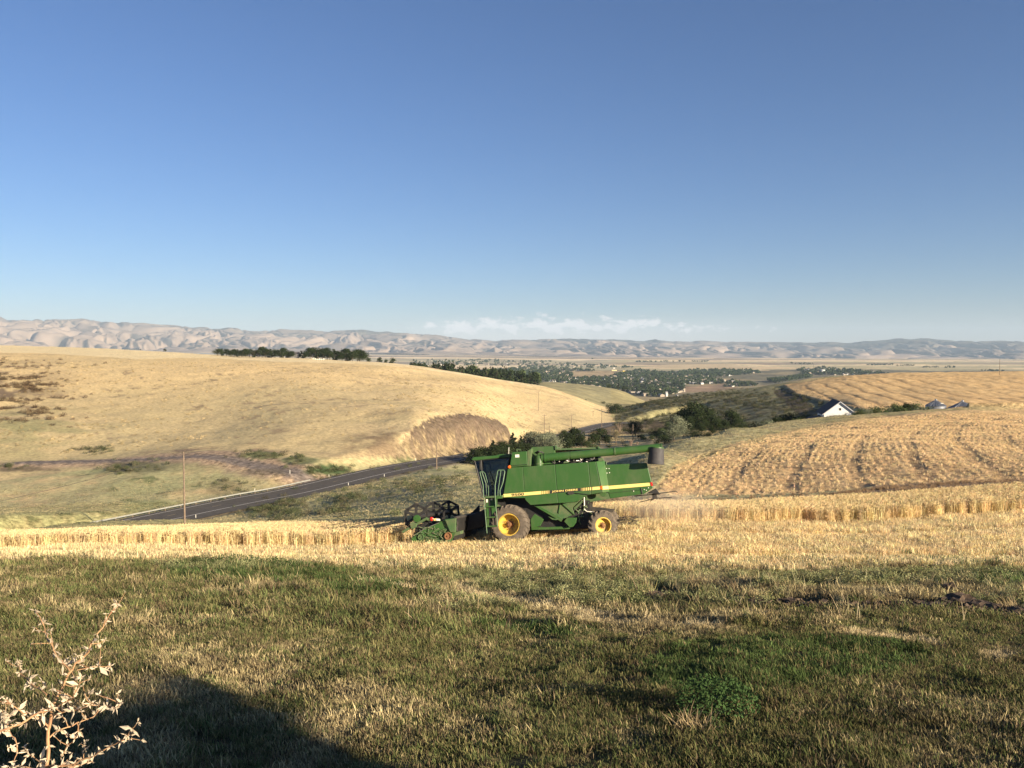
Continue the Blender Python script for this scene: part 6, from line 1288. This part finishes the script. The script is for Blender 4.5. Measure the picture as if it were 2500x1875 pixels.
def house_mesh(w, d, h, rf, wm_, rm_, name='house'):
    v = [(-w, -d, -2), (w, -d, -2), (w, d, -2), (-w, d, -2), (-w, -d, h), (w, -d, h), (w, d, h), (-w, d, h), (-w, 0, h + rf), (w, 0, h + rf)]
    o = .5; e = h - rf * o / d * .9
    v += [(-w - o, -d - o, e), (w + o, -d - o, e), (w + o, 0, h + rf + .15), (-w - o, 0, h + rf + .15), (w + o, d + o, e), (-w - o, d + o, e)]
    f = [(0, 1, 5, 4), (2, 3, 7, 6), (1, 2, 6, 9, 5), (3, 0, 4, 8, 7), (10, 11, 12, 13), (13, 12, 14, 15)]
    me = bpy.data.meshes.new(name); me.from_pydata(v, [], f); me.materials.append(wm_); me.materials.append(rm_); me.polygons[4].material_index = 1; me.polygons[5].material_index = 1; return me
HM = [(house_mesh(6, 4.2, 3.2, 2.2, HW[a], HR[b]), a, b) for a, b in ((0, 0), (0, 1), (1, 2), (2, 0), (0, 2), (1, 0))]
wn = ['white', 'tan', 'grey']; rn = ['pale', 'dark', 'brown']; hsp = []
for poly, n in zip(POLY, (225, 26, 14, 20, 5)): hsp += [(hit(a, b, 1400, 9000)) for a, b in sample(poly, n)]
for s in [q for q in hsp if q]:
    me, a, b = HM[rq.randrange(6)]; o = bpy.data.objects.new('house', me); C.objects.link(o); o.location = s + Vector((0, 0, 1.5)); k = rq.uniform(.7, 1.35); o.scale = (k, k, rq.uniform(.9, 1.3)); o.rotation_euler = (0, 0, rq.choice([.3, 1.87]) + rq.gauss(0, .12))
    qx = proj(s.x, s.y, s.z)[0]; pl_ = 'left part' if qx < 1440 else 'middle' if qx < 1620 else 'right part'; tag(o, 'small %s house with a %s roof in the %s of the town' % (wn[a], rn[b], pl_), 'house', 'small %s houses with %s roofs, %s of the far town' % (wn[a], rn[b], pl_))
tm_ = MB()
for a, b in sample(POLY[0], 330) + sample(POLY[1], 60) + sample(POLY[3], 30):
    q = hit(a, b, 1500, 9000)
    if q is None: continue
    k = rq.uniform(.7, 1.3); w, d, h = 6 * k, 4 * k, 4.5 * k; M4 = Matrix.Translation(q) @ Matrix.Rotation(rq.choice([.3, 1.87]), 4, 'Z')
    tm_.add([M4 @ Vector(v) for v in [(-w, -d, -2), (w, -d, -2), (w, d, -2), (-w, d, -2), (-w, -d, h), (w, -d, h), (w, d, h), (-w, d, h), (-w, 0, h + 2), (w, 0, h + 2)]], [(0, 1, 5, 4), (2, 3, 7, 6), (1, 2, 6, 9, 5), (3, 0, 4, 8, 7), (4, 5, 9, 8), (8, 9, 6, 7)])
tag(tm_.build('distant_houses', HW[1], None), kind='stuff')
def bld(px, py, w, d, h, rz, lab, wm_, rm_, name='building', rf=1.5, y0=1400):
    s = hit(px, py, y0, 9000)
    if s is None: return
    o = bpy.data.objects.new(name, house_mesh(w, d, h, rf, wm_, rm_, name)); C.objects.link(o); o.location = s; o.rotation_euler = (0, 0, rz); tag(o, lab, 'building')
YB = mat('yellow_wall', (.75, .55, .10), rough=.8)
bld(1527, 909, 16, 9, 9, .1, 'bright yellow building at the upper edge of the town', YB, HR[0]); bld(1499, 905, 14, 8, 5, .1, 'low pale yellow building left of the bright yellow one', mat('pale_yellow_wall', (.6, .5, .25), rough=.8), HR[0])
bld(1626, 938, 17, 6, 5, .1, 'long low white building in the middle of the town', HW[0], HR[0]); bld(1421, 934, 8, 7, 4, .6, 'white gabled house at the near left edge of town', HW[0], HR[0], rf=4); bld(1304, 927, 9, 7, 5, .2, 'white shed below the trees at the hill end', HW[0], HR[0]); bld(1336, 927, 8, 6, 3, .2, 'low white house right of the white shed', HW[0], HR[1])
bld(1579, 966, 4, 3.2, 3, .8, 'white steep roofed house at the lowest near edge of town', HW[0], HR[0], rf=3); bld(1653, 968, 2.6, 2.6, 3.5, .8, 'white house beside the dark tree at the near edge of town', HW[0], HR[1], rf=2.5); bld(1628, 968, 2.2, 2.2, 8, .2, 'narrow pale building like a church tower in the near town', HW[0], HR[0], rf=3)
# white water tank above the town and its masts
q = hit(2008, 912, 2000, 6000)
if q:
    r_ = empty('water_tank', q); tag(r_, 'white round water tank on the rise above the town', 'water tank'); k = q.y / 2020
    MB().lathe([(0, -2), (6.0 * k, -2), (6.0 * k, 9 * k), (5.8 * k, 9.6 * k), (0, 10.2 * k)], 24, axis='z').build('tank_wall', HW[0], r_, smooth=True); MB().lathe([(6.1 * k, 8.9 * k), (6.2 * k, 9.1 * k), (6.1 * k, 9.3 * k)], 24, axis='z').build('rim', HR[0], r_)
for px, pyb, pyt, lab in [(1957.5, 905, 887, 'slim pale mast left of the white water tank'), (1986, 911, 889, 'slim mast just left of the white water tank')]:
    q = hit(px, pyb, 2000, 6000)
    if q: t = P(px, pyt, q.y); o = MB().tube([(0, 0, -2), (0, 0, t.z - q.z)], [.9, .5], 5).build('radio_mast', HR[1], None); o.location = q; tag(o, lab, 'mast')
# roof among the belt trees and the white boxes on the wheat crest
b = ong(714, 735); o = bpy.data.objects.new('farmhouse', house_mesh(5.5, 4, 3.5, 2, HW[2], HR[1], 'farmhouse')); C.objects.link(o); o.location = b; o.rotation_euler = (0, 0, .1); tag(o, 'dark roofed farmhouse among the belt of trees on the left crest', 'house')
for i, px in enumerate((765, 770, 775, 780, 785, 790)):
    b = ong(px, 690); o = MB().box(-.4, .4, -.4, .4, 0, .7 + .3 * (i % 2)).box(-.5, .5, -.5, .5, .7 + .3 * (i % 2), .8 + .3 * (i % 2)).build('beehive_box', WHT, None); o.location = b + Vector((0, 0, .1)); tag(o, 'small white box in the row before the tree belt', 'box', 'white boxes in a row on the wheat crest')
# ---------------------------------------------------------------- barn
WALLW = mat('white_boards', (.74, .73, .70), rough=.7, var=.06, scale=2); SHING = mat('dark_shingles', (.035, .035, .042), rough=.9, var=.25, scale=3); FASC = mat('fascia', (.5, .5, .52), rough=.7)
by0 = 245.0; fr = P(2051.6, 980, by0); ang = math.atan2(12.5, 2.7) ; base_z = lh(fr.x, by0 + 4) - .4
ridge_h = fr.z - base_z; eave_h = P(2009, 1009.5, by0).z - base_z; hw = 4.5; Lb = 12.8
barn = empty('barn', (fr.x, fr.y, base_z), ang - math.pi / 2); tag(barn, 'white gabled barn with a dark roof behind the contour field', 'barn')
# local: +y runs back along the ridge, x across the gable
m = MB(); m.add([(-hw, 0, 0), (hw, 0, 0), (hw, 0, eave_h), (0, 0, ridge_h - .25), (-hw, 0, eave_h), (-hw, Lb, 0), (hw, Lb, 0), (hw, Lb, eave_h), (0, Lb, ridge_h - .25), (-hw, Lb, eave_h)], [(0, 1, 2, 3, 4), (9, 8, 7, 6, 5), (0, 4, 9, 5), (1, 6, 7, 2)]); m.build('wall', WALLW, barn)
sl = (ridge_h - eave_h) / hw; ov = .55
for sg in (-1, 1):
    a = [(0, -.45, ridge_h), (0, Lb + .45, ridge_h), (sg * (hw + ov), Lb + .45, eave_h - sl * ov + .1), (sg * (hw + ov), -.45, eave_h - sl * ov + .1)]
    rf = MB().add(a + [(x, y, z - .16) for x, y, z in a], [(0, 1, 2, 3), (7, 6, 5, 4), (0, 4, 5, 1), (1, 5, 6, 2), (2, 6, 7, 3), (3, 7, 4, 0)]).build('roof', SHING, barn)
    MB().add([(0, -.48, ridge_h + .02), (sg * (hw + ov), -.48, eave_h - sl * ov + .12), (sg * (hw + ov), -.48, eave_h - sl * ov - .14), (0, -.48, ridge_h - .25), (0, -.44, ridge_h + .02), (sg * (hw + ov), -.44, eave_h - sl * ov + .12), (sg * (hw + ov), -.44, eave_h - sl * ov - .14), (0, -.44, ridge_h - .25)], [(0, 1, 2, 3), (4, 5, 6, 7), (0, 1, 5, 4), (2, 3, 7, 6)]).build('fascia_board', FASC, barn)
wz = P(2051, 999, by0).z - base_z
w_ = MB().box(-.35, .35, -.05, .02, wz - .4, wz + .4).build('window', FASC, barn); MB().box(-.27, .27, -.07, -.05, wz - .32, wz + .32).build('pane', BLK, w_)
MB().box(-hw - 3.4, -hw, 3, 9, 0, eave_h - 2.0).build('lean_to_wall', WALLW, barn); MB().add([(-hw - 3.8, 2.6, eave_h - 2.1), (-hw, 2.6, eave_h - 1.2), (-hw, 9.4, eave_h - 1.2), (-hw - 3.8, 9.4, eave_h - 2.1), (-hw - 3.8, 2.6, eave_h - 2.25), (-hw, 2.6, eave_h - 1.35), (-hw, 9.4, eave_h - 1.35), (-hw - 3.8, 9.4, eave_h - 2.25)], [(0, 1, 2, 3), (7, 6, 5, 4), (0, 4, 5, 1), (3, 2, 6, 7), (0, 3, 7, 4)]).build('lean_to_roof', SHING, barn)
# ---------------------------------------------------------------- grain bins
GALV = mat('galvanised', (.42, .44, .47), rough=.42, metal=.75, var=.18, scale=1.2); GALVD = mat('weathered_roof_steel', (.20, .22, .25), rough=.5, metal=.7, var=.25, scale=1)
def bin_(px, Y, rad, eave_py, apex_py, n, lab):
    ez = P(px, eave_py, Y).z; az_ = P(px, apex_py, Y).z; x = (px - 1250) / F * Y; gz = min(lh(x, Y), ez - 4.5) - .3; r_ = empty('grain_bin', (x, Y, gz)); tag(r_, lab, 'grain bin', 'corrugated steel grain bins'); hh = ez - gz; ra = az_ - gz
    prof = [(rad, 0)]; k = 0
    while k * .11 < hh: prof.append((rad + .03 * math.sin(k * math.pi / 1.0 + .5 * math.pi) * 1.0, k * .11)); k += 1
    prof.append((rad, hh)); MB().lathe(prof, 40, axis='z').build('wall', GALV, r_, smooth=True)
    MB().lathe([(rad + .12, hh - .03), (rad + .12, hh), (.35, ra - .25), (.35, ra - .1), (.0, ra)], 40, axis='z').build('roof', GALVD, r_)
    rb = MB().box(-.05, .05, 0, 1, -.02, .10); me = None
    for k in range(n):
        a = 2 * math.pi * k / n; A = Vector((math.cos(a) * (rad + .1), math.sin(a) * (rad + .1), hh + .02)); B = Vector((math.cos(a) * .38, math.sin(a) * .38, ra - .24)); d = B - A; q = MB().tube([A + Vector((0, 0, .03)), B + Vector((0, 0, .03))], .06, 4)
        q.build('roof_rib', GALV, r_)
    MB().lathe([(0, ra - .1), (.42, ra - .1), (.42, ra + .18), (0, ra + .35)], 14, axis='z').build('roof_cap', GALV, r_, smooth=True)
    MB().box(-.5, .5, -.4, .4, 0, .15, Matrix.Translation((math.cos(-.9) * rad * .6, math.sin(-.9) * rad * .6, hh + (ra - hh) * .42))).build('roof_hatch', WHT, r_)
bin_(2286.7, 300, 3.4, 990.4, 976, 22, 'smaller grain bin with a steep conical roof, left of the pair'); bin_(2352, 296, 5.2, 999.3, 979, 28, 'wider grain bin with a low ribbed roof, right of the pair')
# ---------------------------------------------------------------- dry thistle skeleton close to the camera
STEMM = mat('dry_stem', (.42, .26, .13), rough=.8, col2=(.30, .15, .08), scale=30, lo=.4, hi=.65); BRACT = leafmat('papery_bract', (.62, .52, .38), .15, inst=False, trans=.35)
D0 = 1.75
ths = empty('dry_thistle', P(112, 1875, D0)); ths.location.z = float(H(np.array([ths.location.x]), np.array([D0]))[0]); tag(ths, 'pale dried thistle skeleton with papery bracts at the bottom left corner', 'thistle')
rq = random.Random(3); LB = ths.location
def zc(u, v): return (u / 3.9025, 1450 + v / 3.9035)
BR = [([(435, 1700), (455, 1500), (470, 1300), (500, 1090), (560, 960), (640, 800), (720, 670), (850, 560), (860, 480), (950, 370), (1040, 220), (1110, 90)], .0048, .0012, 0),
 ([(665, 745), (600, 660), (560, 600), (500, 500), (460, 430), (425, 320), (405, 260)], .0022, .0008, .06), ([(470, 1280), (330, 1150), (180, 1105), (60, 1010)], .0026, .001, -.05), ([(480, 1110), (370, 1130), (250, 1210), (60, 1290), (-60, 1330)], .0034, .002, -.10), ([(440, 960), (300, 850), (200, 760), (165, 650)], .0022, .0008, .08), ([(500, 1100), (600, 1040), (700, 990), (735, 900), (770, 800)], .0026, .0009, -.04), ([(500, 1180), (560, 1140), (660, 1090), (740, 1110), (860, 1040), (990, 1070), (1100, 1075), (1155, 1030)], .0026, .0007, -.08), ([(735, 715), (900, 690), (1050, 690)], .0012, .0006, .05),
 ([(470, 1370), (600, 1290), (740, 1230), (880, 1180), (990, 1080)], .0022, .0008, .05), ([(745, 1230), (735, 1350), (650, 1440), (580, 1560)], .0018, .001, .02), ([(440, 1640), (640, 1640), (860, 1560), (1000, 1480), (1150, 1400), (1240, 1310), (1310, 1220)], .0030, .0008, -.06), ([(430, 1640), (300, 1540), (220, 1460)], .0024, .001, .05), ([(800, 1560), (815, 1480), (808, 1410)], .0012, .0006, .02), ([(620, 870), (700, 880), (860, 810)], .0012, .0006, .03), ([(60, 1290), (40, 1200), (20, 1120)], .0016, .0008, -.05), ([(60, 1290), (150, 1380), (170, 1500), (130, 1600)], .0018, .001, -.03), ([(430, 1700), (200, 1640), (40, 1660)], .002, .001, .04), ([(860, 1040), (830, 1000), (860, 950)], .001, .0005, 0), ([(560, 1700), (720, 1640), (880, 1600)], .0018, .0009, .05)]
brv = MB(); first = None
for pts, r0, r1, dd in BR:
    n = len(pts); P3 = [P(*zc(a, b), D0 + dd * i / max(1, n - 1) * 1.6) - LB for i, (a, b) in enumerate(pts)]; fine = []
    for i in range(n - 1):
        for k in range(3): fine.append(P3[i].lerp(P3[i + 1], k / 3) + Vector((rq.gauss(0, .0012), rq.gauss(0, .002), rq.gauss(0, .0012))))
    fine.append(P3[-1]); rad = [(r0 + (r1 - r0) * i / (len(fine) - 1)) * .78 for i in range(len(fine))]
    o = MB().tube(fine, rad, 6).build('branch' if first else 'stem', STEMM, ths, smooth=True); first = True
    lf = MB(); L_ = 0
    def bract(p, s):
        for q in range(rq.randint(3, 6)):
            d = Vector((rq.gauss(0, 1), rq.gauss(0, 1), rq.gauss(.1, .9))).normalized(); s1 = d.orthogonal().normalized(); s1 = Matrix.Rotation(rq.uniform(0, 6.28), 3, d) @ s1; s2 = d.cross(s1); L = s * rq.uniform(.5, 1.5); w = L * rq.uniform(.12, .24); b = len(lf.v)
            lf.v += [tuple(p), tuple(p + d * L * .4 + s1 * w + s2 * w * .5), tuple(p + d * L * .45 - s1 * w + s2 * w * .5), tuple(p + d * L + s2 * w * .8), tuple(p + d * L * .4 - s2 * w * .3)]; lf.f += [(b, b + 1, b + 4), (b, b + 4, b + 2), (b + 1, b + 3, b + 4), (b + 4, b + 3, b + 2)]
    step = .020
    acc = 0
    for i in range(1, len(fine)):
        acc += (fine[i] - fine[i - 1]).length
        if acc > step: acc = 0; bract(fine[i], rq.uniform(.009, .021) * (1.3 if rq.random() < .25 else .9))
    bract(fine[-1], .010)
    for i in range(2, len(fine) - 1, 2):
        if rq.random() < .55:
            d = Vector((rq.gauss(0, 1), rq.gauss(0, .8), rq.gauss(.4, .6))).normalized(); L = rq.uniform(.015, .05); q1 = fine[i] + d * L * .5 + Vector((0, 0, rq.uniform(0, .006))); q2 = fine[i] + d * L + Vector((0, 0, rq.uniform(0, .015)))
            MB().tube([fine[i], q1, q2], [.0010, .0007, .0004], 4).build('twig', STEMM, o)
            bract(q2, rq.uniform(.006, .013)); bract(q1, rq.uniform(.004, .009))
    lf.build('bracts', BRACT, o)
MB().tube([P(*zc(435, 1700), D0) - LB, P(*zc(432, 1900), D0) - LB, Vector((0, 0, 0))], [.0048, .0055, .007], 7).build('stem', STEMM, ths, smooth=True)
# ---------------------------------------------------------------- plants with a place of their own
def weedplant(name, px, Y, n, rx, h, leaf, m, lab, cat, stem=True):
    b = on(px, Y); r_ = empty(name, b); tag(r_, lab, cat); V, Fc = leafy(rd, n, rx, h, leaf); mb = MB(); mb.v = [tuple(v) for v in V]; mb.f = Fc; mb.build('foliage', m, r_)
    s = MB()
    for k in range(7): a = rd.uniform(0, 6.28); s.tube([(0, 0, -.03), (math.cos(a) * rx * .5, math.sin(a) * rx * .5, h * .5), (math.cos(a) * rx * .55, math.sin(a) * rx * .55, h * .6)], [.005, .004, .002], 4)
    s.build('stems', m, r_)
weedplant('leafy_weed', 1752, 6.9, 1500, .36, .30, .030, L_FRESH, 'bright green leafy weed in the lawn at lower right', 'weed')
L_WP = leafmat('weed_leaves', (.055, .088, .03), .35, inst=False, trans=.25)
for i, (px, Y, rx, h, lab) in enumerate([(560, 26.8, .9, .42, 'wide bright green weed patch at the lawn edge'), (640, 26.4, .8, .36, 'green weed patch right of the widest one'), (495, 27.2, .7, .34, 'green weed patch left of the widest one'), (700, 25.4, .55, .30, 'low green weed at the right end of the weed patches')]): weedplant('weed_patch', px, Y, 900, rx, h * .8, .045, L_WP, lab, 'weed')
DRYL = leafmat('dry_tuft', (.55, .42, .23), .2, inst=False, trans=.3)
for px, Y, h, lab in [(1702, 18.2, .32, 'tan grass tuft left of the middle of the rough lawn'), (2470, 13.2, .25, 'straw coloured tuft at the right edge'), (1690, 6.35, .22, 'dry tuft just below the leafy weed'), (400, 11.2, .12, 'dry tuft left of the thistle tip'), (2300, 24.2, .3, 'dry tuft left of the dirt heap')]:
    b = on(px, Y); r_ = empty('dry_tuft', b); tag(r_, lab, 'grass tuft'); V, Fc = blades(rd, 90, .16, h * .5, h, .004, .6, 3, .8); mb = MB(); mb.v = V; mb.f = Fc; mb.build('blades', DRYL, r_)
# clods and dirt heap on the furrow
CLOD = mat('dry_clod', (.085, .058, .038), rough=1, var=.35, scale=14, bump=.01, bscale=40)
def YR(py):
    Ys = np.linspace(8, 30, 600); q = proj(Ys * 0, Ys, H(Ys * 0 + 8, Ys, False))[1]; return float(np.interp(-py, -q, Ys)) if py > 100 else py
def clod(px, Y, s, lab, grp=None, sz=.8):
    s *= .68; b = on(px, YR(Y)); bm = bmesh.new(); bmesh.ops.create_icosphere(bm, subdivisions=3, radius=1); rq2 = rd.uniform(0, 50)
    for v in bm.verts:
        k = .35 + 1.3 * float(fbm(np.array([v.co.x * 2.6 + rq2]), np.array([v.co.y * 2.6 + v.co.z * 2.3]), 5, .65)[0]); v.co = v.co * k; v.co.x *= s * 1.5; v.co.y *= s; v.co.z *= s * sz
    me = bpy.data.meshes.new('soil_clod'); bm.to_mesh(me); bm.free(); me.materials.append(CLOD); o = bpy.data.objects.new('soil_clod', me); C.objects.link(o); o.location = b + Vector((0, 0, s * .15)); o.rotation_euler = (0, 0, rd.uniform(0, 3)); tag(o, lab, 'soil clod', grp)
clod(2318, 1450, .16, 'upright dark clod at the left end of the dirt heap', sz=1.6); clod(2340, 1475, .28, 'largest brown clod of the dirt heap'); clod(2388, 1480, .24, 'flat clod right of the largest one', sz=.5); clod(2432, 1484, .22, 'crumbled clod near the right end of the dirt heap', sz=.5); clod(2270, 1484, .16, 'low clod left of the dirt heap', sz=.5); clod(2485, 1492, .2, 'last clod at the right edge of the picture', sz=.5); clod(1602, 1436, .22, 'lone brown clod left end of the furrow'); clod(1627, 1437, .14, 'small clod beside the lone one'); clod(1810, 1458, .12, 'small clod in the middle of the furrow'); clod(2000, 1472, .13, 'small clod where the furrow bends', sz=.6)
crumbs = MB()
for i in range(1500):
    px = rd.uniform(1590, 2500) if i % 3 else rd.uniform(2230, 2500); yy = YR(float(np.interp(px, [1592, 1760, 1900, 2060, 2200, 2330, 2500], [1442, 1453, 1466, 1474, 1476, 1482, 1498]))) + rd.gauss(0, .20); b = on(px, yy); s = rd.uniform(.03, .10)
    v = [Vector((rd.uniform(-1, 1), rd.uniform(-1, 1), rd.uniform(-.2, 1))) * s for _ in range(4)]; crumbs.add([b + q for q in v], [(0, 1, 2), (0, 2, 3), (0, 3, 1), (1, 3, 2)])
tag(crumbs.build('loose_soil', CLOD, None), kind='stuff')
# ---------------------------------------------------------------- unseen tree added behind the camera, crown shaped to cast the lawn shadow
def lawn_pt(px, py):
    Ys = np.linspace(4.2, 20, 400); X = (px - 1250) / F * Ys * 1.03; z = H(X, Ys); q = proj(X, Ys, z)[1]; i = int(np.argmin(np.abs(q - py))); return P(px, py, float(Ys[i]))
YT = -9.0; LBS = []
_pl = [(430, 1652), (500, 1695), (620, 1760), (780, 1828), (900, 1885), (900, 1960), (-60, 1960), (-60, 1820), (120, 1775), (260, 1735), (350, 1700)]
_g = [(a_ + 17 * (k_ % 2), b_, .105 if 1 else 0) for k_, b_ in enumerate(range(1660, 1950, 26)) for a_ in range(-60, 930, 44)]
_g = [q for q in _g if inpoly(np.array([q[0]]), np.array([q[1]]), _pl)[0]]
for px, py, s in _g:
    p = lawn_pt(px, py); t = (p.y - YT) / -sdir.y; LBS.append((p + sdir * t, s * 1.15))
bx_ = sum(l[0].x for l in LBS) / len(LBS); gz_ = float(H(np.array([bx_]), np.array([YT]))[0]); tb = empty('leafy_tree', (bx_, YT, gz_)); tag(tb, 'added unseen tree behind the camera, crown shaped to throw the lower left shadow', 'tree')
mb = MB(); rq = random.Random(9)
for c_, s_q in LBS:
    for i in range(60):
        v = Vector((rq.gauss(0, 1), rq.gauss(0, 1), rq.gauss(0, 1))).normalized() * s_q * 1.25 * rq.random() ** .4; p = c_ - tb.location + v; n_ = Vector((rq.gauss(0, 1), rq.gauss(0, 1), rq.gauss(0, 1))).normalized(); q = n_.orthogonal().normalized(); r2 = n_.cross(q); L = rq.uniform(.04, .08); k = len(mb.v)
        mb.v += [tuple(p - q * L), tuple(p - r2 * L * .6), tuple(p + q * L), tuple(p + r2 * L * .6)]; mb.f.append((k, k + 1, k + 2, k + 3))
mb.build('crown', L_MID, tb); hc_ = min(l[0].z for l in LBS) - gz_
MB().tube([(0, 0, -.3), (0, 0, hc_ * .6), (0, 0, hc_ + .6)], [.2, .16, .1], 8).build('trunk', BARK, tb, smooth=True)
# ---------------------------------------------------------------- chaff dust behind the machine
def dust():
    m = bpy.data.materials.new('chaff_dust'); m.use_nodes = True; t = m.node_tree; t.nodes.clear(); o_ = N(t, 'ShaderNodeOutputMaterial'); pv = N(t, 'ShaderNodeVolumePrincipled'); pv.inputs['Color'].default_value = (1.0, .93, .80, 1); pv.inputs['Anisotropy'].default_value = .0
    tc = N(t, 'ShaderNodeTexCoord'); gr = N(t, 'ShaderNodeTexGradient', gradient_type='SPHERICAL'); t.links.new(tc.outputs['Object'], gr.inputs[0]); nz = N(t, 'ShaderNodeTexNoise'); nz.inputs['Scale'].default_value = 2.2; nz.inputs['Detail'].default_value = 3; t.links.new(tc.outputs['Object'], nz.inputs['Vector'])
    a = N(t, 'ShaderNodeMath', operation='MULTIPLY'); t.links.new(gr.outputs['Fac'], a.inputs[0]); t.links.new(nz.outputs[0], a.inputs[1]); b = N(t, 'ShaderNodeMath', operation='MULTIPLY'); t.links.new(a.outputs[0], b.inputs[0]); b.inputs[1].default_value = .42; t.links.new(b.outputs[0], pv.inputs['Density']); t.links.new(pv.outputs[0], o_.inputs['Volume']); return m
bm = bmesh.new(); bmesh.ops.create_icosphere(bm, subdivisions=3, radius=1); me = bpy.data.meshes.new('chaff_dust'); bm.to_mesh(me); bm.free(); me.materials.append(dust()); dm = bpy.data.objects.new('chaff_dust', me); C.objects.link(dm)
p = P(1625, 1236, 38.2); dm.location = p; dm.scale = (3.4, 2.0, 1.0); dm.rotation_euler = (0, .05, -R(HEAD)); tag(dm, kind='stuff')
SC.cycles.volume_step_rate = 2.0; SC.cycles.volume_max_steps = 64
